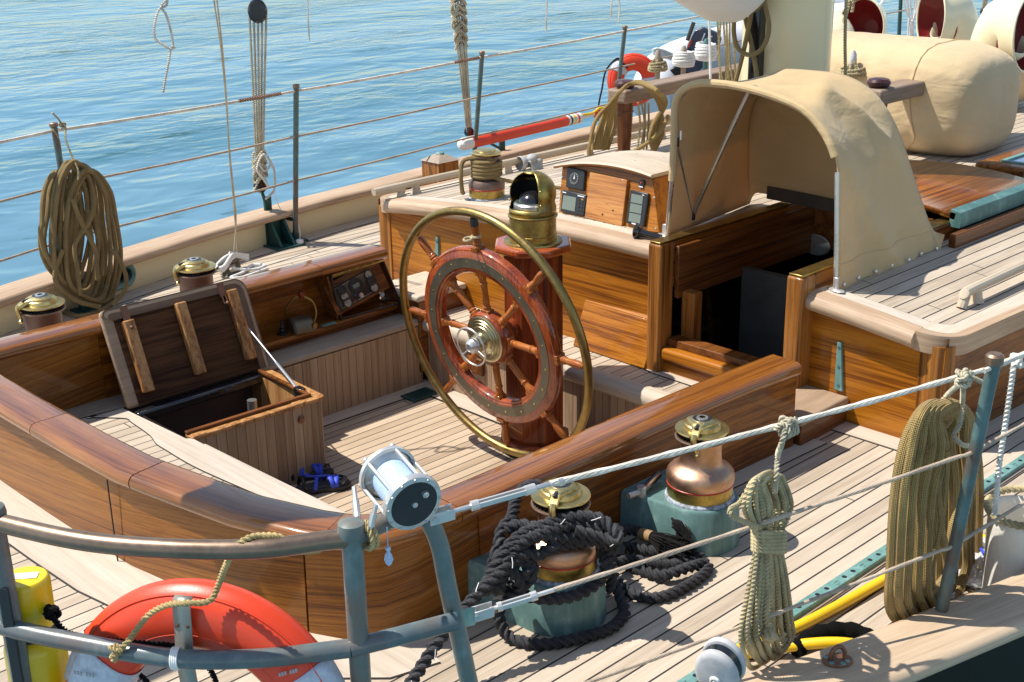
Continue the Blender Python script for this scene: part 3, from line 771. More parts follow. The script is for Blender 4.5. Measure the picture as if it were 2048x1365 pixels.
a.pieces('side_wall', M['vx'], dh)
for sg in (-1, 1):
    a = MB(); a.tube([(HX+.045, sg*1.655, -.05), (HX+.045, sg*1.655, .42)], .062, n=24); a.build('corner_post', M['vz'], dh)
    a = MB(); a.box(HX-.006, HX+.03, min(sg*1.60, sg*1.67), max(sg*1.60, sg*1.67), 0, .40); a.build('corner_board', M['vz'], dh, bevel=.003)
def roofstrip(mb, y0, y1, x0, x1, dz=0, n=10):
    rows = [[(x0, y0+(y1-y0)*i/n, ztop(y0+(y1-y0)*i/n)+dz) for i in range(n+1)], [(x1, y0+(y1-y0)*i/n, ztop(y0+(y1-y0)*i/n)+dz) for i in range(n+1)]]
    mb.grid(rows, flip=True)
a = MB(); roofstrip(a, -1.70, CY0, HX+.02, 14); roofstrip(a, CY1, 1.70, HX+.02, 14, n=14); roofstrip(a, CY0, CY1, 6.3, 14, n=6)
a.build('roof_planking', M['roofdeck'], dh)
# pale cross board and caulk behind the rounded trim
a = MB(); cA = MB()
for y0, y1 in ((-1.60, CY0), (CY1, 1.60)):
    roofstrip(a, y0, y1, HX-.03, HX+.10, .004); roofstrip(cA, y0, y1, HX-.02, HX+.106, .002)
a.build('cross_board', M['margin'], dh)
def arc(cx, cy, r, a0, a1, n=8): return [(cx+r*cos(radians(a0+(a1-a0)*i/n)), cy+r*sin(radians(a0+(a1-a0)*i/n))) for i in range(n+1)]
for sg in (-1, 1):
    # side board and corner in one L shape
    y1, yi = 1.70, 1.60
    outer_ = arc(HX+.115, 1.585, .15, 180, 90)+[(9, 1.775)]
    inner_ = [(9, 1.66)]+arc(HX+.175, 1.575, .07, 90, 180)
    pts = [(x, sg*y, ztop(y)+.004) for x, y in outer_+inner_]
    b2 = MB(); rows = [[(x, sg*y, ztop(min(y, 1.75))+.0045) for x, y in outer_], [(x, sg*y, ztop(y)+.0045) for x, y in [inner_[-1]]+inner_[1:-1][::-1][:0]+inner_[::-1]]]
    m_ = min(len(rows[0]), len(rows[1])); rows = [rows[0][:m_-1]+[rows[0][-1]], rows[1][:m_-1]+[rows[1][-1]]]
    b2.grid(rows, flip=sg < 0); b2.build('edge_board', M['marginx'], dh)
    rows2 = [[(x, y, z-.002) for x, y, z in rows[0]], [(x+(.006 if i < 8 else 0), y-sg*.006, z-.002) for i, (x, y, z) in enumerate(rows[1])]]
    cA.grid(rows2, flip=sg < 0)
cA.build('roof_caulk', M['caulk'], dh)
tp = [(.03, .006), (-.02, .006), (-.042, -.006), (-.055, -.026), (-.055, -.045), (-.042, -.062), (-.02, -.07), (.03, -.07)]
def trimpath(y0, y1, n=10): return [(HX-.005, y0+(y1-y0)*i/n, ztop(y0+(y1-y0)*i/n)) for i in range(n+1)]
tpr = [(-q, z) for q, z in tp]
for sg in (-1, 1):
    cor = [(x+0, sg*y, ztop(min(y, 1.72))) for x, y in arc(HX+.115, 1.585, .12, 180, 90)]
    side = [(5, sg*1.725, ztop(1.72)), (9, sg*1.745, ztop(1.72)), (14, sg*1.6, ztop(1.72))]
    a = MB(); pth = (cor+side)
    a.sweep(pth if sg > 0 else pth, [(q*sg*-1, z) for q, z in tp] if True else tp); a.build('roof_edge', M['trimx'], dh, angle=60)
a = MB(); a.sweep(trimpath(-1.588, CY0-.02), tp); a.build('roof_edge', M['trimy'], dh, angle=60)
a = MB(); a.sweep(trimpath(CY1+.02, 1.588), tp); a.build('roof_edge', M['trimy'], dh, angle=60)
# bronze hinge straps on the aft wall
for nm, x0, base, tip in (('s', HX-.012, (1676, 782), (1678, 685)), ('p', HX-.012, (872, 552), (873, 475))):
    p0 = at(*base, x=x0); p1 = at(*tip, x=x0)
    t = thing('bronze_strap', 'tapered green bronze strap screwed upright to the cabin wall, '+('near right' if nm == 's' else 'behind the steering wheel'), 'strap', p0)
    a = MB(); a.add([(x0, p0.y-.020, p0.z), (x0, p0.y+.020, p0.z), (x0, p1.y+.009, p1.z), (x0, p1.y-.009, p1.z), (HX-.0005, p0.y-.020, p0.z), (HX-.0005, p0.y+.020, p0.z), (HX-.0005, p1.y+.009, p1.z), (HX-.0005, p1.y-.009, p1.z)], [(0, 1, 2, 3)[::-1], (0, 4, 5, 1)[::-1], (1, 5, 6, 2)[::-1], (2, 6, 7, 3)[::-1], (3, 7, 4, 0)[::-1]])
    a.build('plate', M['tealc'], t, bevel=.003)
    a = MB()
    for k in (.12, .5, .9):
        q = p0.lerp(p1, k); a.lathe([(.0065, 0), (.006, .002), (.0001, .0025)], 10, align((x0-.0005, q.y, q.z), (-1, 0, 0)))
    a.pieces('screw_head', M['teal'], t)
# ---------------------------------------------------------------- companionway
cw = thing('companionway', 'open companionway hatch with varnished posts leading down into the dark cabin', 'companionway', (HX, -.7, 0))
zp = .59
for y0, y1, zb in ((CY1-.005, CY1+.07, -.01), (CY0-.075, CY0+.005, -.28)):
    a = MB(); a.box(HX-.085, HX+.012, y0, y1, zb, zp); a.build('post', M['vz'], cw, bevel=.012, seg=3)
    a = MB(); a.box(HX-.08, 6.35, y0+.008, y1-.008, zp+.001, zp+.010); a.build('brass_track', M['brass'], cw, bevel=.002)
    a = MB(); a.box(HX+.013, 6.35, y0+.004, y1-.004, .38, zp); a.build('hatch_rail', M['vx'], cw, bevel=.004)
# inside faces of the opening
a = MB(); a.box(HX+.013, 5.42, CY1-.028, CY1-.006, .33, zp-.02); a.build('side_panel', M['darkv'], cw, bevel=.003)  # darker varnish puts the shade inside the opening into the colour
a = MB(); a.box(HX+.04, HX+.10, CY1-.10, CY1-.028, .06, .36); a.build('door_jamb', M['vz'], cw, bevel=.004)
a = MB(); a.box(5.40, 5.42, CY0+.005, CY1-.03, .36, zp+.01); a.build('forward_panel', M['darkv'], cw)  # shade under the hood put into the colour by darker varnish
sl = MB(); sl.box(HX-.075, HX+.06, CY0+.006, CY1-.006, .055, .115); sl.build('sill', M['vy'], cw, bevel=.016, seg=3)
sl = MB(); sl.box(HX-.03, HX+.05, CY0+.006, CY1-.006, .115, .150); sl.build('threshold', M['darkv'], cw, bevel=.004)
sl = MB(); sl.box(HX-.05, HX+.0, CY0+.006, CY1-.006, Z_SEAT, .054); sl.build('riser', M['vy'], cw)
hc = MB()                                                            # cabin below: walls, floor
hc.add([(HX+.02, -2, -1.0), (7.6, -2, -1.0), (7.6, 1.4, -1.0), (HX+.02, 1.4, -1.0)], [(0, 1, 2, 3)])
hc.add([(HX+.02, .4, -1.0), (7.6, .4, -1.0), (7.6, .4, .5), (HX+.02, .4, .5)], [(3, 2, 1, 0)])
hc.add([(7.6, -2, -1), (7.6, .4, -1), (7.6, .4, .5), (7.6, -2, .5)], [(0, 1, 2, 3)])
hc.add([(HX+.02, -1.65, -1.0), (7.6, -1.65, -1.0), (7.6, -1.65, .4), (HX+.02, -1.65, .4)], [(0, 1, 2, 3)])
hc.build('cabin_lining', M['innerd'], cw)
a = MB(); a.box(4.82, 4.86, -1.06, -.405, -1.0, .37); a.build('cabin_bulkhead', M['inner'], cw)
ld_ = MB()
for y in (.0, .16):
    ld_.tube([(5.05, y, .33), (5.25, y-.03, -.95)], .018, n=8)
ld_.pieces('ladder_rail', M['darkv'], cw)
a = MB()
for z in (.12, -.10, -.32): a.box(5.02, 5.20, -.02, .18, z, z+.03)
a.pieces('ladder_step', M['inner'], cw)
pl = MB(); pq = at(1655, 487, x=5.395)
pl.lathe([(.0001, .0), (.085, .0), (.088, .006), (.082, .01), (.0001, .011)], 32, Matrix.Translation((5.399, pq.y+.07, pq.z-.02)) @ Matrix.Rotation(-pi/2, 4, 'Y') @ Matrix.Diagonal((.62, 1, 1, 1)))
pl.build('builder_plate', M['dullst'], cw)
# sliding hatch under the hood and its base rail
hx0, hx1 = 5.43, 6.28
sh = thing('sliding_hatch', 'varnished sliding hatch lid edged with green bronze, ahead of the canvas hood', 'hatch', (5.8, -.7, .55))
rows = [[(x, y, .625+.035*(1-((y+.71)/.42)**2)) for y in [-1.13+.84*i/10 for i in range(11)]] for x in (hx0, hx1)]
a = MB(); a.grid(rows, flip=True); a.build('lid', M['vx'], sh, solid=.03)
a = MB(); a.sweep([(hx0, -1.135, 0), (hx1-.03, -1.135, 0), (hx1-.03, -1.135, 0)], [(-.03, .575), (.022, .575), (.026, .62), (.018, .645), (-.03, .655)]); a.build('edge_strip', M['teal'], sh, angle=40)
a = MB(); a.box(5.32, 6.42, -1.20, -1.165, .50, .572); a.build('base_rail', M['darkv'], sh, bevel=.004)
a = MB(); a.box(hx1-.02, 6.42, -1.12, -1.06, .575, .60); a.build('corner_plate', M['tealc'], sh, bevel=.003)
# skylight hatch with blue glass
skx, sky_ = 6.55, -.98
sk_ = thing('skylight_hatch', 'small varnished skylight hatch with blue reflecting glass at the right edge', 'skylight', (6.9, -1.1, .52))
a = MB(); a.box(6.52, 7.6, -1.75, -.72, .46, .60); a.build('coaming_box', M['darkv'], sk_, bevel=.006)
a = MB()
for x0, x1, y0, y1 in ((6.48, 6.58, -1.8, -.68), (6.58, 7.62, -.78, -.68), (6.58, 7.62, -1.8, -1.7)): a.box(x0, x1, y0, y1, .60, .655)
a.build('frame', M['vx'], sk_, bevel=.02, seg=3)
a = MB(); a.box(6.58, 7.62, -1.7, -.78, .60, .652); a.build('glass', M['glassb'], sk_)
a = MB()
for x0, x1, y0, y1 in ((6.575, 6.60, -1.7, -.78), (6.6, 7.62, -.80, -.775)): a.box(x0, x1, y0, y1, .645, .661)
a.build('glazing_strip', M['tealc'], sk_)
a = MB()
for y in (-1.02,): a.box(6.462, 6.60, y-.055, y+.055, .652, .664); a.box(6.455, 6.482, y-.055, y+.055, .575, .66); a.tube([(6.462, y-.055, .59), (6.462, y+.055, .59)], .012)
a.pieces('hinge', M['tealc'], sk_, bevel=.003)
# handrails on the roof
def handrail(name, label, x0, x1, y, n):
    t = thing(name, label, 'handrail', (x0, y, ztop(y)))
    z = ztop(y)
    p = [(x0, y, z), (x0+.03, y, z+.045), (x0+.10, y, z+.062), (x1-.10, y, z+.062), (x1-.03, y, z+.045), (x1, y, z)]
    a = MB(); a.tube(cr(p, .02), .021, n=10); a.build('grip', M['handrail'], t)
    a = MB()
    for i in range(n): xx = x0+.12+(x1-x0-.24)*i/max(1, n-1); a.lathe([(.034, z), (.024, z+.02), (.020, z+.055)], 12, Matrix.Translation((xx, y, 0)))
    a.pieces('foot', M['handrail'], t)
    return t
q = at(1925, 592, z=.52)
handrail('roof_handrail', 'short bleached teak handrail on the near side of the roof', q.x, q.x+1.2, q.y, 3)
handrail('roof_handrail', 'long bleached teak handrail on the far side of the roof', 4.40, 8.2, 1.60, 6)
# leaning washboard
wb = thing('washboard', 'varnished washboard leaning against the cabin wall on the front seat', 'board', at(1290, 738, z=Z_SEAT))
pA = at(1288, 739, z=Z_SEAT+.004); pB = at(1090, 680, z=Z_SEAT+.004)
bx = Vector((pA.x, pA.y, Z_SEAT+.004)); by = Vector((pA.x+.01, .14, Z_SEAT+.004)); ln = Vector((.085, 0, .205))
th = Vector((.02, 0, -.008))
def slab(mb, o, u, v, n, mi=0):
    c = [o, o+u, o+u+v, o+v]; mb.add(c+[p+n for p in c], [(0, 1, 2, 3)[::-1], (4, 5, 6, 7), (0, 1, 5, 4), (1, 2, 6, 5), (2, 3, 7, 6), (3, 0, 4, 7)], mi=mi)
a = MB(); slab(a, bx, by-bx, ln, th); a.build('panel', M['vy'], wb, bevel=.004)
a = MB(); slab(a, bx+ln+Vector((-.002, 0, .0)), by-bx, Vector((.014, 0, .016)), Vector((.012, 0, -.012))); slab(a, bx+ln+Vector((.013, 0, .018)), by-bx, Vector((.012, 0, .012)), Vector((.012, 0, -.012))); a.build('moulding', M['vy'], wb, bevel=.003)
# ---------------------------------------------------------------- locker box with open lid
lk = thing('locker_box', 'staved teak cockpit locker standing open with its lid propped up by a gas strut', 'locker', (2.7, .7, Z_SOLE))
a = MB(); a.prism([(2.39, .505), (3.01, .48), (3.01, .497), (2.39, .522)], Z_SOLE, -.012); a.build('front_panel', M['stavex'], lk)
a = MB(); a.prism([(2.995, .498), (3.012, .497), (3.035, 1.0), (3.018, 1.0)], Z_SOLE, -.012); a.build('end_panel', M['stavey'], lk)
a = MB(); a.tube([(2.998, .494, Z_SOLE), (2.998, .494, -.012)], .018, n=16); a.build('corner_post', M['stavex'], lk)
a = MB(); a.prism([(2.38, .492), (3.0, .467), (3.02, .472), (3.03, .49), (3.05, .95), (3.005, .95), (2.985, .525), (2.38, .548)], -.012, .004); a.build('rim', M['batten'], lk, bevel=.004)
a = MB(); a.prism([(2.38, .528), (2.978, .505), (2.997, .93), (2.98, .93), (2.962, .528), (2.38, .55)], .004, .018); a.build('inner_rim', M['darkv'], lk, bevel=.003)
a = MB()
a.add([(2.37, .53, -.34), (3.0, .53, -.34), (3.0, 1.0, -.34), (2.37, 1.0, -.34)], [(0, 1, 2, 3)])
a.add([(2.39, .530, -.34), (2.99, .512, -.34), (2.99, .512, -.012), (2.39, .530, -.012)], [(3, 2, 1, 0)])
a.add([(2.37, .99, -.34), (3.0, .99, -.34), (3.0, .99, -.012), (2.37, .99, -.012)], [(0, 1, 2, 3)])
a.add([(2.40, .53, -.34), (2.40, .99, -.34), (2.38, .99, -.012), (2.38, .53, -.012)], [(0, 1, 2, 3)])
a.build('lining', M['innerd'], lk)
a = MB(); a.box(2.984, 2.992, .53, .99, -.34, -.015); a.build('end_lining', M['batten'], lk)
a = MB(); a.box(2.36, 2.99, .895, .955, -.045, -.002); a.build('hinge_gutter', M['blackg'], lk, bevel=.012, seg=3)
a = MB(); a.tube([(2.86, .80, -.3), (2.86, .80, -.06)], .022, n=14); a.build('steering_shaft', M['steel'], lk)
for xx, nm in ((2.42, 0), (2.90, 1)):
    yy = .505-(xx-2.39)*.04
    a = MB(); a.lathe([(.017, 0), (.017, .003), (.0001, .003)], 14, align((xx, yy-.001, -.075), (0, -1, 0))); a.tube(cr([(xx-.014, yy-.004, -.078), (xx-.008, yy-.013, -.058), (xx+.006, yy-.013, -.058), (xx+.012, yy-.004, -.07)], .004), .003, n=6); a.build('latch_keeper', M['iron'], lk)
    a = MB(); a.box(xx-.03, xx+.03, yy-.012, yy+.03, -.008, .0065); a.build('latch_notch', M['batten'], lk, bevel=.003)
LV = Vector((0, .155, .385)).normalized(); LU = Vector((1, .012, -.008)).normalized(); LN = LU.cross(LV)
LM = Matrix(((LU.x, LV.x, LN.x, 2.352), (LU.y, LV.y, LN.y, .95), (LU.z, LV.z, LN.z, .008), (0, 0, 0, 1)))
LW, LH = .712, .43
def rr(x0, x1, y0, y1, r): return [(x0, y0), (x1, y0)]+[(x1-r+r*cos(pi/2*i/7), y1-r+r*sin(pi/2*i/7)) for i in range(8)]+[(x0+r*.4-r*.4*sin(pi/2*i/4), y1-r*.4+r*.4*cos(pi/2*i/4)) for i in range(5)]
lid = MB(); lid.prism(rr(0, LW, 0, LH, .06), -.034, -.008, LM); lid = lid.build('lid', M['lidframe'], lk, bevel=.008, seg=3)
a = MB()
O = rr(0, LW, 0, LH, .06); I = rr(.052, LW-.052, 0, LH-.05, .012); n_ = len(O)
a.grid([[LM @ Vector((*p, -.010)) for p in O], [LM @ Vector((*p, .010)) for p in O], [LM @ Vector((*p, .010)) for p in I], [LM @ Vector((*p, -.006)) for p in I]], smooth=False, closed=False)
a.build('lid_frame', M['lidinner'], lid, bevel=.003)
a = MB(); O = rr(.006, LW-.006, 0, LH-.006, .055); I = rr(.02, LW-.02, 0, LH-.02, .05)
a.grid([[LM @ Vector((*p, .0105)) for p in O], [LM @ Vector((*p, .0115)) for p in I]], smooth=False); a.build('frame_edge', M['lidframe'], lid)
a = MB(); a.prism(rr(.05, LW-.05, .0, LH-.048, .012), -.012, -.003, LM); a.build('inner_board', M['darkwood'], lid)
for u0, v0, v1 in ((.075, .045, .365), (.335, .055, .385), (.600, .055, .385)):
    a = MB(); a.box(u0, u0+.052, v0, v1, -.003, .030, LM); a.build('batten', M['batten'], lid, bevel=.006)
for u0 in (.085, .565):
    a = MB(); a.box(u0, u0+.034, LH-.065, LH-.004, .010, .0135, LM); a.tube([LM @ Vector((u0+.008, LH-.06, .016)), LM @ Vector((u0+.008, LH-.10, .022)), LM @ Vector((u0+.026, LH-.10, .022)), LM @ Vector((u0+.026, LH-.06, .016))], .0035, n=6); a.ball(LM @ Vector((u0+.018, LH-.10, .03)), .009); a.build('toggle_latch', M['iron'], lid)
g0 = LM @ Vector((.655, .20, .012)); g1 = Vector((2.985, .60, -.005))
a = MB(); a.tube([g0, g0.lerp(g1, .62)], .0045, n=8); a.tube([g0.lerp(g1, .55), g1], .0075, n=10); a.build('gas_strut', M['steel'], lk)
a = MB(); a.box(2.965, 3.0, .575, .625, -.03, .02); a.build('strut_bracket', M['blackg'], lk, bevel=.006)
# ---------------------------------------------------------------- engine panel in the coaming recess
ep = thing('engine_panel', 'black engine gauge panel behind a riveted strip in the far coaming', 'gauge panel', (3.75, 1.15, .06))
A = [at(672, 575, y=1.175), at(750, 533, y=1.175), at(752, 600, y=1.135), at(683, 622, y=1.135)]
TL, TR, BR, BL = [Vector(p) for p in A]
pu = (TR-TL).normalized(); pv = (TL-BL); W_, H_ = (TR-TL).length, pv.length; pv = pv.normalized(); pn = pu.cross(pv).normalized(); pv = pn.cross(pu)
if pn.dot(CAM-TL) < 0: pn = -pn
PM = Matrix(((pu.x, pv.x, pn.x, BL.x), (pu.y, pv.y, pn.y, BL.y), (pu.z, pv.z, pn.z, BL.z), (0, 0, 0, 1)))
a = MB(); a.box(-.03, W_+.06, -.015, H_+.03, -.012, -.004, PM); a.build('wood_backing', M['darkv'], ep)
a = MB(); a.prism([(p[0], p[1]) for p in rr(0, W_, 0, H_, .02)], -.003, .003, PM); pn_o = a.build('panel', M['blackg'], ep, bevel=.002)
a = MB(); q = [(.008, .008), (W_-.008, .008), (W_-.008, H_-.008), (.008, H_-.008)]; a.tube([PM @ Vector((*p, .004)) for p in q], .0012, n=5, closed=True); a.build('border_line', M['dialw'], pn_o)
def gauge(u, v, r, m):
    a = MB(); a.lathe([(r*1.2, .002), (r*1.2, .008), (r, .009), (r, .006), (.0001, .006)], 22, PM @ Matrix.Translation((u*W_, v*H_, 0)), mis=[0, 0, 0, 1]); 
    a.box(-r*.05, r*.05, 0, r*.75, .0066, .0075, PM @ Matrix.Translation((u*W_, v*H_, 0)) @ Matrix.Rotation(.7+u*2, 4, 'Z'), mi=2)
    a.build('gauge', [M['black'], m, M['black']], pn_o)
gauge(.19, .76, .020, M['face']); gauge(.19, .47, .021, M['dialw']); gauge(.19, .17, .021, M['dialw']); gauge(.88, .80, .020, M['dialw']); gauge(.88, .20, .021, M['dialw']); gauge(.88, .5, .021, M['face'])
gauge(.52, .66, .033, M['face'])
a = MB(); a.box(.52*W_-.02, .52*W_+.02, .66*H_-.012, .66*H_+.008, .0068, .008, PM); a.build('lcd', M['lcd'], pn_o)
a = MB(); a.lathe([(.012, .003), (.012, .012), (.0001, .012)], 14, PM @ Matrix.Translation((.53*W_, .19*H_, 0))); a.build('key_switch', M['steel'], pn_o)
a = MB(); a.ball(PM @ Vector((.42*W_, .30*H_, .004)), .004); a.build('indicator', M['blue'], pn_o)
a = MB(); a.ball(PM @ Vector((.35*W_, .14*H_, .004)), .004); a.build('indicator', M['red'], pn_o)
for u in (.47, .49, .51, .53, .55, .57, .59):
    pass
a = MB(); a.box(.46*W_, .60*W_, .055*H_, .085*H_, .003, .0042, PM); a.build('maker_lettering', M['ink'], pn_o)
t0 = Vector(at(662, 553, z=.285)); t1 = Vector(at(765, 519, z=.290)); b0 = Vector(at(683, 638, z=.050)); b1 = Vector(at(801, 607, z=.050))
a = MB(); a.tube([t0, b0], .006, n=6); a.tube([t1, b1], .006, n=6); a.tube([b0, b1], .0045, n=6); a.build('cover_frame', M['black'], ep)
a = MB(); a.tube([t0, t1], .012, n=8); a.build('hinge_strip', M['brassd'], ep)
a = MB(); 
for i in range(7): a.ball(t0.lerp(t1, .06+.88*i/6)+Vector((-.006, -.010, .004)), .0045)
a.build('rivet_row', M['brassg'], ep)
a = MB(); q = Vector(at(764, 590, y=1.14)); a.ball(q, .013); a.build('knob', M['grey'], ep)
a = MB(); q = Vector(at(768, 600, z=.05)); a.tube([q, q+Vector((0, 0, .035))], .004); a.lathe([(.013, 0), (.012, .008), (.006, .012)], 12, Matrix.Translation(q)); a.build('toggle', M['tealc'], ep)
a = MB(); a.prism([(t1.x+.02, 1.24), (t1.x+.025, 1.24), (b1.x+.03, b1.y), (t1.x+.02, t1.y)], .046, .052); 
a.add([(t1.x+.008, t1.y+.01, t1.z), (t1.x+.008, 1.25, t1.z), (b1.x+.006, 1.25, .046), (b1.x+.006, b1.y+.01, .046)], [(0, 1, 2, 3)]); a.build('end_cheek', M['darkv'], ep, solid=.012)
a = MB(); a.add([(t0.x-.012, t0.y+.01, t0.z), (t0.x-.012, 1.25, t0.z), (b0.x-.014, 1.25, .046), (b0.x-.014, b0.y+.01, .046)], [(0, 1, 2, 3)]); a.build('end_cheek', M['darkv'], ep, solid=.012)
# throttle lever
th_ = thing('throttle_lever', 'half round bronze throttle control with curved lever on the coaming shelf', 'throttle', (3.40, 1.18, .047))
a = MB(); a.lathe([(.0001, -.055), (.058, -.055), (.066, -.045), (.066, .045), (.058, .055), (.0001, .055)], 24, Matrix.Translation((3.40, 1.175, .048)) @ Matrix.Rotation(radians(78), 4, 'Z') @ Matrix.Rotation(pi/2, 4, 'X'), a0=0, a1=pi); a.build('housing', M['bronzepl'], th_)
lv = [(3.435, 1.118, .075), (3.455, 1.115, .13), (3.445, 1.125, .19), (3.40, 1.15, .225)]
a = MB(); a.tube(cr(lv, .01), .006, n=8); a.tube(cr([(3.36, 1.225, .08), (3.345, 1.21, .15), (3.37, 1.175, .21), (3.40, 1.15, .225)], .01), .005, n=8); a.lathe([(.016, 0), (.016, .02), (.0001, .02)], 14, align((3.433, 1.122, .072), (.2, -1, 0))); a.build('lever', M['brassd'], th_)
a = MB(); a.ball((3.40, 1.148, .232), .018, sc=(1, 1, 1.15)); a.build('knob', M['mahog'], th_)
a = MB(); a.box(3.50, 3.58, 1.125, 1.15, .0455, .05); a.build('name_plate', M['tealc'], th_)
ss = thing('toggle_switch', 'small black rubber booted switch beside the throttle', 'switch', (3.30, 1.19, .047))
a = MB(); a.lathe([(.028, 0), (.028, .008), (.013, .010), (.015, .02), (.010, .028), (.012, .036), (.007, .046), (.007, .07)], 14, Matrix.Translation((3.30, 1.185, .046))); a.build('boot', M['black'], ss)
# ---------------------------------------------------------------- pedestal, binnacle
PX = 3.84
pd = thing('steering_pedestal', 'octagonal red mahogany steering pedestal on a green bronze foot', 'pedestal', (PX, 0, Z_SOLE))
octo = lambda r, a0=pi/8: [(PX+r*cos(a0+i*pi/4), r*sin(a0+i*pi/4)) for i in range(8)]
a = MB(); a.prism(octo(.155), Z_SOLE, Z_SOLE+.055); a.build('foot', M['tealg'], pd, bevel=.006)
a = MB(); a.prism(octo(.138), Z_SOLE+.055, .585); a.build('column', M['mahog'], pd, bevel=.004)
a = MB(); a.prism(octo(.168), Z_SOLE+.056, Z_SOLE+.075); a.build('base_moulding', M['mahog'], pd, bevel=.006)
a = MB(); a.prism(octo(.178), .585, .622); a.build('top_slab', M['mahogx'], pd, bevel=.012, seg=3)
a = MB(); a.tube([(PX-.10, 0, .25), (3.575, 0, .262)], .045, n=20); a.build('shaft_housing', M['mahog'], pd)
bn = thing('binnacle', 'domed brass binnacle with an open window showing the dark compass', 'binnacle', (PX, 0, .622))
T = Matrix.Translation((PX, 0, 0))
a = MB(); a.lathe([(.128, .623), (.126, .629), (.112, .634), (.105, .634)], 40, T); a.build('flange', M['brass'], bn)
a = MB(); a.lathe([(.104, .634), (.1035, .650), (.1015, .652), (.1015, .735)], 40, T); a.lathe([(.1045, .650), (.1045, .658), (.1015, .660)], 40, T, cap=False); a.build('barrel', M['brassb'], bn)
a = MB(); a.lathe([(.1015, .733), (.108, .736), (.109, .741), (.106, .746), (.1025, .747)], 40, T, cap=False); a.build('bead_rim', M['brass'], bn)
prof = [(.1025, .747), (.1025, .775)]+[(.1025*cos(radians(t)), .832+.100*sin(radians(t))) for t in (-20, -8, 0, 10, 20, 30, 40, 50, 60, 70, 80, 90)]
prof = [(max(r, .0003), z) for r, z in prof]
a = MB(); n = 48; az0, az1 = radians(180-58), radians(180+62)
v = []; f = []
for r, z in prof:
    for i in range(n): v.append((r*cos(2*pi*i/n), r*sin(2*pi*i/n), z))
for k in range(len(prof)-1):
    for i in range(n):
        am = 2*pi*(i+.5)/n; j = (i+1) % n
        if az0 < am < az1 and prof[k][1] >= .774 and k < 11: continue
        f.append((k*n+i, k*n+j, (k+1)*n+j, (k+1)*n+i))
a.add(v, f, T, smooth=True); hood = a.build('hood', M['brassg'] if 0 else M['brassb'], bn, angle=60)
md = hood.modifiers.new('solid', 'SOLIDIFY'); md.thickness = .0035; md.offset = -1
a = MB(); 
for az in (az0-.04, az1+.04):
    for zz, rr_ in ((.80, .104), (.86, .100)): a.ball((PX+rr_*cos(az), rr_*sin(az), zz), .005)
a.build('rivet', M['brassg'], bn)
a = MB(); a.lathe([(.0965, .745), (.0965, .83), (.09, .87), (.06, .905), (.0003, .92)], 32, T); a.lathe([(.096, .76), (.0001, .765)], 32, T)
bi = a.build('dark_lining', M['black'], bn)
bi.modifiers.new('solid', 'SOLIDIFY').thickness = .001
# lining must be open on the window side: rebuild as a partial shell
bpy.data.objects.remove(bi)
a = MB(); a.lathe([(.096, .76), (.096, .84), (.088, .88), (.055, .91), (.0003, .922)], 30, T, a0=az1-2*pi, a1=az0); a.lathe([(.0965, .762), (.0001, .768)], 32, T); a.build('dark_lining', M['black'], bn)
a = MB(); a.lathe([(.082, .765), (.082, .79), (.076, .796)], 32, T); a.build('compass_ring', M['steel'], bn)
a = MB(); a.ball((PX, 0, .792), .066, 24, 14, sc=(1, 1, .8)); a.build('compass_dome', M['blackg'], bn)
a = MB(); a.torus((PX, 0, .795), .070, .004, n=32, m=6)
for i in range(36): 
    an = 2*pi*i/36; a.box(.064, .074, -.0012, .0012, .797, .801, T @ Matrix.Rotation(an, 4, 'Z'))
a.build('compass_card', M['lcd'], bn)
# ---------------------------------------------------------------- wheel
WC = Vector((3.557, -.024, .262))
WR = Matrix(((0, 0, -1), (-1, 0, 0), (0, 1, 0))).to_4x4() @ Matrix.Rotation(radians(9), 4, 'X')
wh = thing('ship_wheel', 'eight spoked varnished wooden ship wheel inside a large brass ring', 'ship wheel', WC)
WM = Matrix.Translation(WC) @ WR
def wpart(mb, name, m, **k):
    return mb.build(name, m, wh, **k)
rp = [(.297, -.014), (.297, .014), (.303, .022), (.312, .022), (.316, .026), (.388, .026), (.394, .021), (.402, .021), (.410, .012), (.410, -.012), (.402, -.022), (.306, -.022), (.297, -.014)]
a = MB(); a.lathe(rp, 96, WM, cap=False); wpart(a, 'rim', M['mahogx'], angle=45)
a = MB(); a.lathe([(.324, .0262), (.324, .0285), (.368, .0285), (.368, .0262)], 96, WM, cap=False); wpart(a, 'rim_band', M['bronzepl'], angle=30)
a = MB()
for i in range(20):
    an = 2*pi*(i+.5)/20; a.lathe([(.005, .0284), (.0045, .0298), (.0001, .030)], 8, WM @ Matrix.Translation((.348*cos(an), .348*sin(an), 0)))
a.pieces('band_screw', M['brassg'], wh)
a = MB(); a.torus((0, 0, .004), .566, .0185, WM, n=96, m=14); wpart(a, 'grab_ring', M['brassd'])
a = MB(); a.lathe([(.0001, -.03), (.112, -.03), (.118, -.02), (.118, .026), (.112, .034), (.0001, .034)], 40, WM); wpart(a, 'hub', M['mahogx'], angle=40)
a = MB(); a.lathe([(.106, .0345), (.106, .040), (.100, .043), (.092, .043), (.090, .047), (.080, .047), (.078, .051), (.066, .051), (.064, .055), (.045, .057), (.040, .060), (.038, .095), (.0001, .097)], 40, WM); wpart(a, 'hub_plate', M['hubbrass'], angle=30)
a = MB(); a.torus((0, 0, .118), .086, .0042, WM, n=48, m=8)
for an in (100, 220, 340):
    t = radians(an); a.tube([WM @ Vector((.02*cos(t), .02*sin(t), .112)), WM @ Vector((.086*cos(t), .086*sin(t), .118))], .0032, n=6)
cwheel = wpart(a, 'clutch_wheel', M['chrome'])
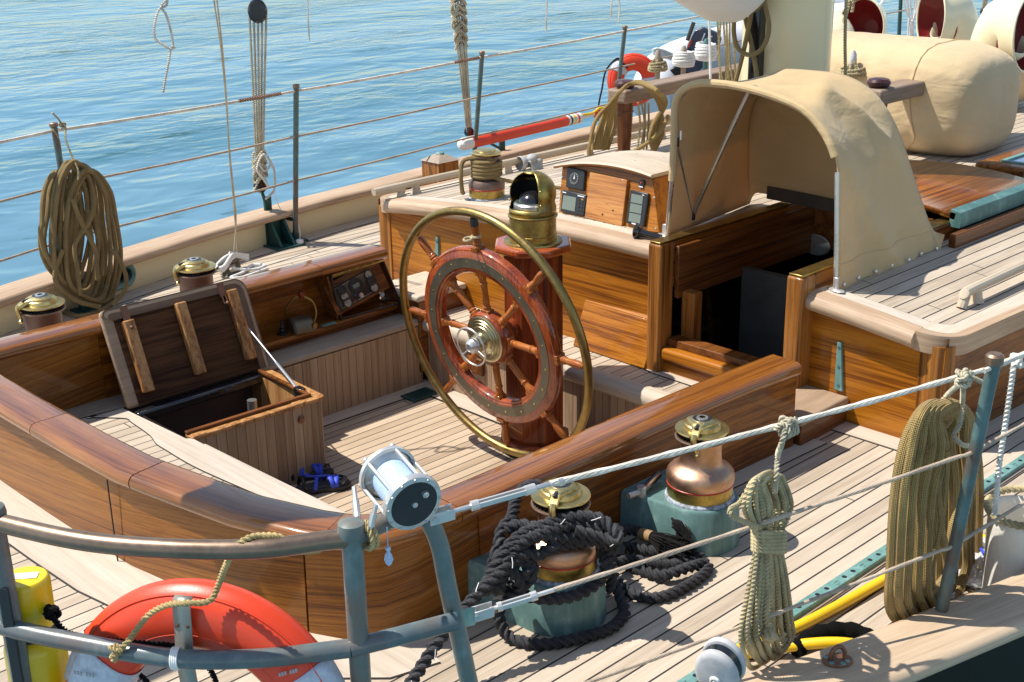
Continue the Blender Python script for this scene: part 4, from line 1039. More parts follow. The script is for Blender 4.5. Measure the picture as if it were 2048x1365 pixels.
a = MB(); a.lathe([(.034, .096), (.034, .112), (.031, .116), (.029, .124), (.019, .134), (.017, .134), (.016, .130), (.0001, .130)], 32, WM); a.build('clutch_knob', M['chrome'], cwheel, angle=30)
sp = [(.02, .105), (.02, .128), (.0145, .131), (.0175, .136), (.0175, .140), (.0135, .145), (.0135, .152), (.0155, .156), (.0145, .20), (.0155, .235), (.0145, .240), (.0185, .244), (.0185, .249), (.0145, .253), (.0150, .268), (.021, .285), (.0215, .30), (.020, .330)]
sp2 = [(.022, .395), (.022, .418), (.015, .424), (.019, .429), (.019, .433), (.0155, .437), (.0175, .441), (.0150, .446), (.0135, .452), (.0165, .48), (.0178, .505), (.0165, .525), (.010, .540), (.0001, .545)]
spokes = []
for i in range(8):
    R = WM @ Matrix.Rotation(-i*pi/4, 4, 'Z') @ Matrix.Rotation(-pi/2, 4, 'X') @ Matrix.Rotation(pi, 4, 'Y') @ Matrix.Diagonal((1, 1, -1, 1))
    R = WM @ Matrix.Rotation(-i*pi/4, 4, 'Z') @ Matrix.Rotation(-pi/2, 4, 'X')
    if i == 0:
        a = MB(); a.lathe(sp, 14); a.lathe(sp2, 14)
        a.box(-.024, .024, -.018, .018, .104, .127); a.box(-.019, .019, -.021, .021, .286, .31); a.box(-.022, .022, -.024, .024, .398, .417)
        o0 = a.build('spoke', M['spoke'], wh, wloc=False, bevel=.003); o = o0
    else:
        o = o0.copy(); COL.objects.link(o); o.parent = wh
    o.matrix_parent_inverse = Matrix(); o.matrix_local = Matrix.Translation(-WC) @ R
R = WM @ Matrix.Rotation(-pi/2, 4, 'X')
a = MB(); a.lathe([(.0182, .508), (.0186, .525), (.015, .542), (.0001, .552)], 14, R); a.build('handle_cap', M['black'], wh)
a = MB(); a.torus((0, 0, .462), .0175, .006, R, n=18, m=6); a.torus((0, 0, .468), .0172, .005, R @ Matrix.Rotation(.1, 4, 'X'), n=18, m=6); a.build('turks_head_knot', M['rlaid'], wh)
# ---------------------------------------------------------------- sole drain, sandals
dr = thing('drain_grate', 'dark green slotted drain grate in the cockpit floor corner', 'grate', (3.8, .8, Z_SOLE))
q = [at(805, 790, z=Z_SOLE), at(840, 777, z=Z_SOLE), at(870, 800, z=Z_SOLE), at(845, 803, z=Z_SOLE)]
qc = sum(q, Vector())/4
a = MB(); a.box(-.085, .085, -.055, .055, 0, .008, Matrix.Translation((qc.x, qc.y, Z_SOLE+.0055))); a.build('frame', M['tealg'], dr, bevel=.02)
a = MB()
for i in range(7): a.box(-.06, .06, -.042+.0125*i, -.036+.0125*i, .008, .0115, Matrix.Translation((qc.x, qc.y, Z_SOLE+.0055)))
a.build('slats', M['tealg'], dr)
def sandal(label, heel, toe, zz):
    heel = Vector(heel); toe = Vector(toe); L = (toe-heel).length; ang = atan2(toe.y-heel.y, toe.x-heel.x)
    t = thing('sandal', label, 'sandal', (heel.x, heel.y, zz), 'pair of sandals on the cockpit floor')
    TT = Tz(heel.x, heel.y, zz, ang)
    out = [(0, 0), (.02*L/.26, -.028), (.07, -.033), (.13, -.030), (.18, -.040), (.225, -.038), (.255, -.018), (.262, .006), (.245, .034), (.20, .046), (.14, .040), (.08, .036), (.03, .034), (.004, .02)]
    k = L/.262; out = [(x*k, y*k) for x, y in out]
    out = [tuple(p.xy) for p in cr([(x, y, 0) for x, y in out], .012, closed=True)[:-1]]
    a = MB(); a.prism(out, 0, .022, TT); a.build('outsole', M['black'], t, bevel=.005)
    a = MB(); a.prism([(x*.93+.009, y*.88) for x, y in out], .022, .030, TT); a.build('footbed', M['soleb'], t, bevel=.004)
    a = MB(); rows = []
    for i in range(9):
        an = -1.25+2.5*i/8
        rows.append([TT @ Vector(((.258*cos(an*.42)-.012-j*.008)*k, .040*sin(an)*k+.003, .02+.022*(1-(j*.5))**.5 if j < 2 else .046)) for j in range(3)])
    a.grid(rows); a.build('toe_guard', M['blackg'], t, solid=.006)
    def strap(x0, x1, h, w=.02, m=M['blue']):
        rows = []
        for i in range(11):
            an = pi*i/10; y = .043*cos(an)*k; z = .022+h*sin(an)**.8; x = x0+(x1-x0)*i/10
            rows.append([TT @ Vector((x*k-w/2, y, z)), TT @ Vector((x*k+w/2, y, z))])
        a = MB(); a.grid(rows); a.build('strap', m, t, solid=.004)
    strap(.205, .185, .032); strap(.145, .175, .042); strap(.125, .09, .046, .017); strap(.03, .05, .055, .014, M['black'])
    a = MB(); a.tube(cr([TT @ Vector((.19*k, 0, .055)), TT @ Vector((.15*k, .002, .066)), TT @ Vector((.11*k, 0, .070)), TT @ Vector((.06*k, .0, .078)), TT @ Vector((.055*k, 0, .090)), TT @ Vector((.07*k, 0, .082))], .01), .005, n=6); a.build('top_strap', M['blue'], t)
sandal('nearer of two blue strapped sandals on the cockpit floor', at(588, 990, z=Z_SOLE), at(703, 972, z=Z_SOLE), Z_SOLE+.001)
sandal('farther of two blue strapped sandals, half hidden against the locker', at(562, 968, z=Z_SOLE), at(668, 947, z=Z_SOLE), Z_SOLE+.001)
# ---------------------------------------------------------------- winches
def winch_top(a_parent, r, z, rz, TT, mats=True):
    """self tailing head: flange, top disc, feeder arm, socket; z = lower flange height"""
    a = MB(); a.lathe([(r*.74, z-.012), (r*.98, z-.004), (r, z), (r*.98, z+.004), (r*.72, z+.006)], 36, TT); a.build('lower_flange', M['bronze'], a_parent)
    a = MB(); a.lathe([(r*.72, z+.004), (r*.70, z+.022)], 36, TT)
    for i in range(40):
        an = 2*pi*i/40; a.box(r*.70, r*.93, -.0016, .0016, z+.004, z+.012, TT @ Matrix.Rotation(an, 4, 'Z'))
    a.build('grip_jaw', M['black'], a_parent)
    a = MB(); a.lathe([(r*.72, z+.020), (r*.98, z+.022), (r, z+.026), (r*.985, z+.030), (r*.70, z+.033), (r*.69, z+.038), (r*.67, z+.046), (r*.62, z+.050), (r*.33, z+.051), (.0001, z+.051)], 40, TT); a.build('top_disc', M['brassg'], a_parent, angle=28)
    R = TT @ Matrix.Rotation(rz, 4, 'Z')
    a = MB(); n = 12; rows = []
    for s in range(n+1):                                          # feeder arm: broad plate that narrows into a hook
        t = s/n; x = -r*.42+t*r*1.52; wd = r*(.60*sqrt(max(.02, 1-((t-.28)/.34)**2)) if t < .30 else .60-.44*min(1, (t-.30)/.45)) if t < .8 else r*.16
        zz = z+.058-(.0 if t < .55 else (t-.55)**1.6*.085)
        rows.append([R @ Vector((x, -wd, zz-.012)), R @ Vector((x, -wd, zz-.002)), R @ Vector((x, -wd*.8, zz+.003)), R @ Vector((x, wd*.8, zz+.003)), R @ Vector((x, wd, zz-.002)), R @ Vector((x, wd, zz-.012))])
    a.grid(rows, flip=True); a.tube(cr([R @ Vector((r*1.02, 0, z+.04)), R @ Vector((r*1.10, 0, z+.025)), R @ Vector((r*1.10, r*.04, z)), R @ Vector((r*1.06, r*.12, z-.022)), R @ Vector((r*1.14, r*.2, z-.03))], .006), lambda t: .0115-.003*t, n=8)
    a.build('feeder_arm', M['brassg'], a_parent, angle=50)
    a = MB(); a.box(r*.50, r*.86, -r*.07, r*.07, z+.053, z+.0615, R @ Matrix.Translation((0, 0, -.001))); a.build('arm_slot', M['black'], a_parent, bevel=.003)
    a = MB(); a.lathe([(r*.36, z+.060), (r*.355, z+.0635), (r*.22, z+.0635), (r*.21, z+.068), (r*.12, z+.068), (r*.11, z+.060), (.0001, z+.060)], 28, TT, mis=[0, 1, 0, 0, 1, 1]); a.build('socket', [M['steel'], M['black']], a_parent, angle=30)
def big_winch(label, x, y, rz, yw, x0, x1, grp):
    t = thing('deck_winch', label, 'winch', (x, y, 0), grp)
    TT = Matrix.Translation((x, y, 0))
    # green bronze base: rounded toward the rail, straight back to the coaming
    pts = [(x+.132*cos(a_), y+.132*sin(a_)) for a_ in [radians(-170+160*i/16) for i in range(17)]]
    pts = pts+[(x+.128, y+.05), (x1, yw), (x0, yw), (x-.135, y+.05)]
    cen = Vector((x, y))
    a = MB(); lo = [(cen.x+(p[0]-cen.x)*1.05, cen.y+(p[1]-cen.y)*(1.05 if p[1] < y else 1), .0) for p in pts]; n = len(pts)
    hi = [(p[0], p[1], .148) for p in pts]; hi2 = [(cen.x+(p[0]-cen.x)*.955, cen.y+(p[1]-cen.y)*(.955 if p[1] < y else .99), .156) for p in pts]
    a.grid([lo, hi, hi2], closed=True); a.add(hi2, [tuple(range(n))], smooth=True)
    a.build('base', M['tealb'], t, angle=50)
    a = MB(); a.lathe([(.118, .150), (.116, .162), (.110, .168)], 40, TT); a.build('gasket', M['salt'], t)
    a = MB(); a.lathe([(.108, .162), (.109, .168), (.109, .206)], 44, TT, cap=False); a.build('skirt', M['brassb'], t)
    a = MB(); a.lathe([(.1095, .206), (.1115, .2075), (.1115, .211), (.1095, .2125)], 44, TT, cap=False); a.build('pinstripe', M['redline'], t)
    a = MB(); a.lathe([(.110, .212), (.113, .222), (.1135, .236), (.110, .250), (.100, .262), (.084, .270), (.074, .278), (.069, .290), (.067, .31), (.068, .355), (.070, .372)], 44, TT, cap=False); a.build('drum', M['copper'], t)
    winch_top(t, .089, .372, rz, TT)
    return t
M['tealb'] = patina('winch_base_bronze', hi=(.33, .44, .42), teal=(.12, .225, .21), brown=(.05, .09, .075), mixpos=.70, rough=.55)
M['salt'] = plain('salt_stained_gasket', (.32, .36, .42), .8, var=.5, scale=70)
G = 'big self tailing winches by the near coaming'
W1 = (3.135, -1.452); W2 = (2.475, -1.545)
W1 = tuple(at(1396, 1074, z=0).xy); W2 = tuple(at(1122, 1226, z=0).xy)
big_winch('copper drum winch on green base, standing clear of the black rope', W1[0], W1[1], radians(-158), -1.262, W1[0]-.15, W1[0]+.14, G)
big_winch('copper drum winch on green base, draped with thick black rope', W2[0], W2[1], radians(-150), -1.235, W2[0]-.17, W2[0]+.12, G)
for nm, q, lb in (('a', at(80, 591, z=.425), 'brown drum winch beyond the far coaming at the left edge, beside the hanging coil'), ('b', at(388, 519, z=.425), 'brown drum winch beyond the far coaming, next to the white rope cleat')):
    t = thing('coaming_winch', lb, 'winch', (q.x, q.y, 0), 'brass topped winches beyond the far coaming')
    TT = Matrix.Translation((q.x, q.y, 0))
    a = MB(); a.lathe([(.145, 0), (.142, .02), (.10, .05), (.083, .09), (.080, .13), (.080, .345), (.086, .36)], 36, TT, cap=False); a.build('drum', M['drum'], t)
    winch_top(t, .100, .362, radians(-178), TT)
# winch handle clipped on the base
k = thing('winch_handle', 'chrome winch handle with black grip lying on the green base', 'handle', at(1290, 980, z=.17))
h0 = Vector(at(1283, 984, z=.168)); h1 = Vector(at(1318, 948, z=.20))
a = MB(); a.tube([h0, h1], .013, n=10); a.build('arm', M['blackg'], k)
a = MB(); hd = (h1-h0).normalized(); a.tube([h0-Vector((.055, -.01, 0)), h0+Vector((0, 0, 0))], .011, n=8); a.tube([h0-Vector((0, 0, .016)), h0+Vector((0, 0, .02))], .016, n=12); a.build('head', M['chrome'], k)
wh2 = thing('winch_handle', 'black handled winch handle lying on the roof by the hatch post', 'handle', at(1290, 468, z=.58))
h0 = Vector(at(1276, 464, z=.60)); h1 = Vector(at(1322, 476, z=.585))
a = MB(); a.tube([h0, h0.lerp(h1, .3), h1], lambda t: .020-.006*t, n=12); a.build('grip', M['blackg'], wh2)
a = MB(); a.lathe([(.026, -.012), (.033, -.004), (.033, .012), (.02, .02), (.0001, .021)], 16, align(h0, h0-h1)); a.build('knob', M['blackg'], wh2)
# roof winch with rope wraps
q = Vector(at(974, 393, z=.535)); q.z = ztop(q.y)
rw = thing('roof_winch', 'brass and copper roof winch wound with tan braided rope', 'winch', q)
TT = Matrix.Translation(q)
a = MB(); a.lathe([(.100, 0), (.100, .010), (.095, .014)], 36, TT); a.build('gasket', M['salt'], rw)
a = MB(); a.lathe([(.093, .012), (.094, .055)], 36, TT, cap=False); a.build('skirt', M['brassb'], rw)
a = MB(); a.lathe([(.0945, .055), (.096, .057), (.096, .060), (.0945, .062)], 36, TT, cap=False); a.build('pinstripe', M['redline'], rw)
a = MB(); a.lathe([(.0945, .061), (.096, .072), (.095, .088), (.086, .102), (.066, .110), (.060, .122), (.060, .215), (.075, .222), (.078, .228), (.06, .232)], 36, TT, cap=False); a.build('drum', M['drum'], rw)
a = MB(); a.lathe([(.06, .234), (.076, .238), (.078, .244), (.075, .250), (.05, .254), (.048, .262), (.0001, .264)], 36, TT); a.build('top_disc', M['brassg'], rw, angle=30)
rp_ = [q+Vector((.0745*cos(t), .0745*sin(t), .122+.085*(t-2)/(2*pi*4.4))) for t in [2+2*pi*4.4*i/110 for i in range(111)]]
e = rp_[-1]
wr = thing('rope_wraps', 'tan braided rope wound round the roof winch with a loose bight', 'rope', q)
a = MB(); braid(a, rp_+[e+Vector((-.03, .03, .02)), q+Vector((-.10, .06, .21)), q+Vector((-.135, .05, .14)), q+Vector((-.12, .06, .05)), q+Vector((-.06, .12, .02))], .0115); 
braid(a, [rp_[0], q+Vector((.0, -.085, .118)), q+Vector((.06, -.16, .10)), q+Vector((.25, -.42, .07)), q+Vector((.6, -.6, .04))], .0105); a.build('rope', M['rtan'], wr)
# ---------------------------------------------------------------- bitt on the far rail
bt = thing('mooring_bitt', 'square wooden mooring post with pyramid top at the far rail', 'post', (5.66, 2.72, 0))
a = MB(); a.box(5.57, 5.75, 2.62, 2.80, -.02, .325); a.build('post', M['vz'], bt, bevel=.006)
a = MB(); a.add([(5.56, 2.61, .325), (5.76, 2.61, .325), (5.76, 2.81, .325), (5.56, 2.81, .325), (5.64, 2.69, .372), (5.68, 2.69, .372), (5.68, 2.73, .372), (5.64, 2.73, .372)], [(3, 2, 1, 0), (0, 1, 5, 4), (1, 2, 6, 5), (2, 3, 7, 6), (3, 0, 4, 7), (4, 5, 6, 7)]); a.build('cap', M['greywood'], bt, bevel=.004)
a = MB(); a.ball((5.66, 2.71, .372), .03, sc=(1, 1, .35)); a.build('cap_plate', M['tealc'], bt)
# ---------------------------------------------------------------- far stanchions and lifelines
FS = []
for top, base in (((107, 247), (118, 640)), ((592, 170), (612, 488)), ((964, 105), (966, 300)), ((1250, 54), (1250, 160))):
    zt = .98
    q = at(*top, z=zt); FS.append(q)
FS[2] = Vector(at(964, 104, z=1.0)); FS[3] = Vector(at(1250, 53, z=1.03))
gl = 'lifeline stanchions along the far rail'
lbs = ['bronze stanchion of the far rail behind the hanging tan coil', 'bronze stanchion of the far rail beside the green bracket', 'bronze stanchion of the far rail by the red and white pole', 'bronze stanchion of the far rail by the distant lifebuoy']
for i, q in enumerate(FS):
    yb = yo(q.x)-.215; zb = 0
    t = thing('stanchion', lbs[i], 'stanchion', (q.x, yb, 0), gl)
    a = MB(); a.tube([(q.x, yb, 0), (q.x, q.y, q.z-.012)], .0165, n=12); a.build('tube', M['stanch'] if i != 0 else M['stanchb'] if 'stanchb' in M else M['stanch'], t)
    a = MB(); a.lathe([(.021, -.016), (.021, .0), (.016, .004), (.0001, .005)], 14, Matrix.Translation((q.x, q.y, q.z))); a.build('cap', M['bronze'], t)
    a = MB(); a.lathe([(.028, 0), (.026, .05), (.02, .055)], 14, Matrix.Translation((q.x, yb, 0))); a.box(q.x-.06, q.x+.06, yb-.06, yb+.05, -.001, .012); a.box(q.x-.02, q.x+.02, yb, yb+.07, .13, .142); a.pieces('base_socket', M['tealg'], t, bevel=.003)
def sagline(p, q, s=.01, n=10):
    return [Vector(p).lerp(Vector(q), i/n)-Vector((0, 0, s*4*(i/n)*(1-i/n))) for i in range(n+1)]
def hline(dz):
    pts = [FS[0]+Vector((-1.3, -.28, -.0)), FS[0], FS[1], FS[2], FS[3], FS[3]+Vector((2.2, .2, .06)), FS[3]+Vector((4.4, .0, .14))]
    k = []
    for i, p in enumerate(pts):
        yb = yo(p.x)-.215
        f_ = dz/.98; k.append(Vector((p.x, p.y+(yb-p.y)*f_, p.z-dz-.012)))
    out = []
    for a_, b_ in zip(k, k[1:]): out += sagline(a_, b_, .006, 8)[:-1]
    return out+[k[-1]]
for i, dz in enumerate((.025, .30, .575)):
    t = MB(); t.tube(hline(dz), .0085 if i == 0 else .0066, n=8)
    o = tag(t.build('lifeline', M['rlife'] if i == 0 else M['rlife2']), ['top lifeline of the far rail, white covered wire', 'middle lifeline of the far rail, dirty thin wire', 'lowest lifeline of the far rail, just above the cap rail'][i], 'lifeline', 'lifelines of the far rail')
# ---------------------------------------------------------------- near stanchion and lifelines
ns_top = Vector(at(1990, 712, z=.97)); nb = Vector((ns_top.x+.03, -yo(ns_top.x)+.19, 0))
d_ = Vector(at(1925, 1190, z=.22))
t = thing('stanchion', 'green and brown bronze stanchion of the near rail beside the big gold coil', 'stanchion', nb)
a = MB(); a.tube([nb, ns_top-Vector((0, 0, .015))], .0175, n=14); a.build('tube', M['stanch'], t)
a = MB(); a.lathe([(.022, -.02), (.023, .0), (.017, .006), (.0001, .007)], 16, Matrix.Translation(ns_top)); a.build('cap', M['bronze'], t)
a = MB(); a.lathe([(.03, 0), (.028, .05), (.02, .055)], 14, Matrix.Translation(nb)); a.build('base_socket', M['tealg'], t)
ZT = .85
ST = Vector(at(862, 1020, z=ZT-.03))                                       # strut head
L1s = Vector(at(905, 1018, z=ZT)); L2s = Vector(at(955, 1228, z=.53))
mid = lambda k: ns_top.lerp(nb, k)
A1 = ns_top-Vector((0, 0, .03))
L1 = sagline(Vector(at(1100, 968, z=.88)), A1, .004, 20); 
L2e = Vector(at(1962, 913, z=.70)); L3e = Vector(at(1940, 1085, z=.42))
L2e = nb.lerp(ns_top, .70/.97); L3e = nb.lerp(ns_top, .415/.97)
for nm, p, q2, m, r_, ext, lb in (('a', L1[0], A1, M['rlife'], .0070, Vector((1.2, -.14, .03)), 'white covered top lifeline of the near rail running past the winches'),
                         ('b', Vector(at(1108, 1180, z=.57)), L2e, M['rlife2'], .0054, Vector((1.2, -.1, .04)), 'brown middle lifeline of the near rail crossing the narrow hanging coil'),
                         ('c', Vector(at(1080, 1400, z=.28)), L3e, M['rlife2'], .0050, Vector((1.2, -.1, .04)), 'brown lowest lifeline of the near rail just above the teak cap')):
    t = MB(); pts = sagline(p, q2, .006, 40); 
    pts = pts[:-1]+[q2]+[q2+ext*.5, q2+ext]
    rng = random.Random(3); t.tube(cr(pts, .03), lambda u: r_*(1+.12*sin(u*170)+.08*sin(u*61)), n=8)
    tag(t.build('lifeline', m), lb, 'lifeline', 'lifelines of the near rail')
# turnbuckles
def turnbuckle(p, q2, label):
    t = thing('turnbuckle', label, 'turnbuckle', p)
    p = Vector(p); q2 = Vector(q2); d = (q2-p)
    L = d.length; u = d.normalized(); X = align(p, u)
    s = u.cross(Vector((0, 0, 1))).normalized()
    a = MB()
    for sg in (-1, 1): slab(a, p+s*sg*.011-u*.012-Vector((0, 0, .013)), u*.055, Vector((0, 0, .026)), s*sg*.0035)
    a.build('fork', M['chrome'], t, bevel=.003)
    a = MB(); a.tube([p-s*.02, p+s*.02], .007, n=12); a.build('pin', M['steel'], t)
    a = MB(); a.tube([p+u*.035, p+u*L*.32], .0055, n=8); a.tube([p+u*L*.72, p+u*L*1.0], .0055, n=8); a.pieces('screw', M['steel'], t)
    a = MB()
    for sg in (-1, 1): slab(a, p+u*L*.30+s*sg*.010-Vector((0, 0, .005)), u*L*.44, Vector((0, 0, .010)), s*-sg*.005)
    a.tube([p+u*L*.28, p+u*L*.34], .0115, n=10); a.tube([p+u*L*.70, p+u*L*.78], .0115, n=10); a.build('body', M['chrome'], t)
turnbuckle(at(868, 1034, z=ZT), L1[0]+(L1[0]-Vector(at(868, 1034, z=ZT))).normalized()*.03, 'chrome turnbuckle tensioning the top lifeline beside the fishing reel')
turnbuckle(at(950, 1229, z=.535), Vector(at(1108, 1180, z=.57)), 'chrome turnbuckle tensioning the middle lifeline at the bent stern tube')
# ---------------------------------------------------------------- pushpit
pz = .85; pz2 = .59
pp_ = thing('pushpit', 'bronze tube stern rail with curved top pipe, posts and bent end strut', 'stern rail', (1.2, -1.8, 0))
top = [at(-400, 905, z=pz), at(-160, 1000, z=pz), at(0, 1046, z=pz), at(170, 1083, z=pz), at(350, 1098, z=pz), at(520, 1098, z=pz), at(640, 1083, z=pz), at(704, 1076, z=pz)]
a = MB(); a.tube(cr(top, .02), .0205, n=16); a.build('top_pipe', M['pipeb'], pp_)
tt = Vector(top[-1]); td = (tt-Vector(top[-2])).normalized()
s0 = Vector(at(855, 1022, z=pz-.005))
a = MB(); a.tube(cr([tt, tt.lerp(s0, .55)+Vector((0, 0, .012)), s0+Vector((-.02, .012, .012)), Vector(at(874, 1075, z=.79)), Vector(at(897, 1180, z=.66)), Vector(at(938, 1365, z=.42)), Vector(at(985, 1580, z=.14))], .02), .0205, n=16); a.build('end_strut', M['pipet'], pp_)
low = [at(-400, 1080, z=pz2), at(-160, 1190, z=pz2), at(5, 1252, z=pz2), at(170, 1288, z=pz2), at(350, 1317, z=pz2), at(520, 1317, z=pz2), at(700, 1297, z=pz2)]
a = MB(); a.tube(cr(low, .02), .0205, n=16); a.tube([low[-1], at(800, 1272, z=.60), at(912, 1242, z=.605)], .0205, n=16); a.build('lower_pipe', M['pipe'], pp_)
for p in (tt, Vector(at(-14, 1043, z=pz))):
    a = MB(); bpt = Vector((p.x+.02, p.y+.03, .12)); a.tube([p+Vector((0, 0, .012)), bpt], .0225, n=16)
    a.lathe([(.0285, .005), (.030, .018), (.027, .034), (.015, .040), (.0001, .041)], 20, Matrix.Translation(p)); a.build('post', M['pipet'], pp_)
lug = Vector(at(908, 1238, z=.605)); lu2 = Vector(at(955, 1228, z=.535))
a = MB(); slab(a, Vector(at(905, 1222, z=.62)), Vector(at(950, 1212, z=.60))-Vector(at(905, 1222, z=.62)), Vector((0, 0, -.045)), Vector((-.006, -.005, 0))); a.build('lug', M['tealc'], pp_, bevel=.003)
# white whipping and gold lashing line on the pipes
wl_ = thing('whipping', 'white cord whipping round the lower stern pipe above the lifebuoy', 'cord', at(352, 1317, z=pz2))
lp = Vector(at(352, 1317, z=pz2)); dv = (Vector(low[5])-Vector(low[4])).normalized()
a = MB()
for i in range(4): a.torus((0, 0, -.006+.004*i), .022, .0025, align(lp, dv), n=24, m=6)
a.build('turns', M['rwhite'], wl_)
gl_ = thing('lashing_line', 'gold laid lashing line trailing from the stern rail over the orange lifebuoy', 'rope', at(500, 1075, z=.87))
LASH = True
lk2 = thing('lashing_turns', 'gold laid rope turns round the stern rail under the fishing reel', 'rope', at(730, 1075, z=.85))
a = MB(); P0 = Vector(at(732, 1072, z=.85)); dv2 = (s0-tt).normalized()
laid(a, [P0+dv2*(-.008+.0012*i)+Vector((-dv2.y, dv2.x, 0))*(.027*cos(i*.7))+Vector((0, 0, .027*sin(i*.7))) for i in range(20)], .0065); a.build('rope', M['rgold'], lk2)
# ---------------------------------------------------------------- fishing reel on the rail
RC0 = Vector(at(826, 1006, z=.905)); ax = Vector(at(826, 1006, z=.905))-Vector(at(760, 950, z=.965)); 
fr_ = thing('fishing_reel', 'large chrome fishing reel with pale blue line clamped on the stern rail', 'fishing reel', RC0)
dist = (RC0-CAM).length; R_ = 62/FPX*dist
# reel axis in world space: end plate faces the camera side, to the lower right
axd = (RT*.50-UP*.42-FW*.75).normalized(); Lr = .125
XM = align(RC0, axd)
a = MB(); a.lathe([(.0001, .004), (R_*.80, .004), (R_*.80, .0055), (R_*.82, .0065)], 48, XM); a.build('end_cap', M['face'], fr_)
a = MB(); a.lathe([(R_*.79, .0045), (R_*.82, .007), (R_*.97, .005), (R_, .0), (R_*1.0, -.010), (R_*.9, -.012), (R_*.5, -.012)], 48, XM, cap=False)
a.lathe([(R_*.9, -Lr+.012), (R_, -Lr+.010), (R_, -Lr), (R_*.9, -Lr-.006), (R_*.75, -Lr-.008), (R_*.70, -Lr-.004)], 48, XM, cap=False); a.pieces('ring_plate', M['chrome'], fr_, angle=35)
a = MB(); a.lathe([(.0001, -Lr), (R_*.72, -Lr-.002)], 40, XM); a.lathe([(R_*.62, -Lr+.02), (R_*.88, -Lr+.008)], 40, XM, cap=False); a.build('far_plate', M['steel'], fr_)
a = MB(); a.lathe([(R_*.66, -Lr+.01), (R_*.70, -Lr*.6), (R_*.68, -.012)], 40, XM, cap=False); a.build('line_spool', M['line'], fr_)
a = MB()
for t in (20, 75, 140, 200, 262, 320):
    q1 = Vector((R_*.93*cos(radians(t)), R_*.93*sin(radians(t)), 0)); a.tube([XM @ (q1+Vector((0, 0, -.006))), XM @ (q1+Vector((0, 0, -Lr)))], .004, n=8)
    a.ball(XM @ (q1+Vector((0, 0, -Lr-.006))), .007); 
a.build('cross_bar', M['chrome'], fr_)
a = MB()
for i in range(12):
    t = 2*pi*i/12; a.lathe([(.004, .006), (.003, .009), (.0001, .0095)], 8, XM @ Matrix.Translation((R_*.90*cos(t), R_*.90*sin(t), 0)))
a.lathe([(.007, .005), (.006, .011), (.0001, .013)], 12, XM); a.lathe([(.008, .005), (.007, .014), (.0001, .017)], 12, XM @ Matrix.Translation((R_*.35, R_*.32, 0))); a.build('screws', M['steel'], fr_)
a = MB()
for pa, pb in (((708, 975), (717, 1060)), ((752, 1010), (738, 1070))):
    a.tube([at(*pa, z=.92), at(*pb, z=.86)], .005, n=8); a.tube([Vector(at(*pa, z=.92)).lerp(Vector(at(*pb, z=.86)), .3), Vector(at(*pa, z=.92)).lerp(Vector(at(*pb, z=.86)), .72)], .0075, n=8)
a.pieces('clamp_screw', M['steel'], fr_)
lu_ = thing('fishing_lure', 'small clear fishing float hanging on thin line below the reel', 'fishing float', at(775, 1060, z=.86))
q0 = Vector(at(774, 1055, z=.86)); q1 = Vector((q0.x, q0.y, hgt(1102, q0)))
a = MB(); a.tube([q0, q1], .0009, n=5); a.build('line', M['line'], lu_)
a = MB(); a.lathe([(.0001, -.036), (.006, -.030), (.0095, -.020), (.0075, -.010), (.003, -.002), (.006, .004), (.004, .009), (.0001, .010)], 14, Matrix.Translation(q1)); a.build('float', M['line'], lu_)
# ---------------------------------------------------------------- instrument box
ib = thing('instrument_box', 'small varnished instrument housing with arched bleached top on the roof', 'instrument box', (4.55, .15, .55))
IX = 4.46
bl, br = Vector(at(1116, 437, x=IX)), Vector(at(1318, 471, x=IX))
tl_, tr_ = Vector(at(1124, 322, x=IX+.06)), Vector(at(1305, 366, x=IX+.06))
bl.z = min(bl.z, ztop(bl.y)+.006); br.z = ztop(br.y)+.006
iu = (br-bl); IW = iu.length; iu.normalize(); iv = (tl_+tr_)/2-(bl+br)/2; IH = iv.length; iv.normalize(); inn = iu.cross(iv).normalized(); iv = inn.cross(iu)
IM = Matrix(((iu.x, iv.x, inn.x, bl.x), (iu.y, iv.y, inn.y, bl.y), (iu.z, iv.z, inn.z, bl.z), (0, 0, 0, 1)))
tuo = (tl_-bl).dot(iu); tue = (tr_-bl).dot(iu)
DP = .32
archy = lambda t: IH*.985+.030*(1-(2*t-1)**2)
front = [(0, 0), (IW, 0)]+[(tue+(tuo-tue)*i/10, archy(i/10)) for i in range(11)]
a = MB(); F0 = [IM @ Vector((*p, 0)) for p in front]; F1 = [p+Vector((DP, 0, 0)) for p in F0]; n = len(F0)
for p in F1[:2]: p.z = ztop(p.y)
a.add(F0+F1, [tuple(range(n))]+[(i, i+n, (i+1) % n+n, (i+1) % n) for i in range(n)]+[tuple(range(n, 2*n))[::-1]]); a.build('body', M['vy'], ib, bevel=.003)
a = MB(); rows = []
for xx, dz in ((-.035, -.004), (-.04, .004), (-.032, .012), (DP+.02, .012), (DP+.02, -.006), (-.03, -.006)):
    rows.append([IM @ Vector((tuo-.022+(tue-tuo+.044)*i/12, IH*.985+.032*(1-(2*i/12-1)**2)+.002, 0))+Vector((xx, 0, dz)) for i in range(13)])
a.grid(rows); a.add([r[0] for r in rows[:5]]+[r[-1] for r in rows[:5]], [(0, 1, 2, 3, 4), (9, 8, 7, 6, 5)]); a.build('top_board', [M['teaky']], ib, angle=40)
a = MB(); rows2 = [[p+Vector((-.003, 0, -.001)) for p in rows[0]], [p+Vector((-.003, 0, 0)) for p in rows[1]]]; a.grid(rows2); a.build('top_edge', M['vy'], ib)
def ip(px, py):
    """photo point on the box front -> local u, v"""
    o = IM @ Vector((0, 0, 0)); d = FW+RT*((px-1024)/FPX)+UP*((682.5-py)/FPX); t = (o-CAM).dot(inn)/d.dot(inn); q = CAM+d*t-o
    return q.dot(iu), q.dot(iv)
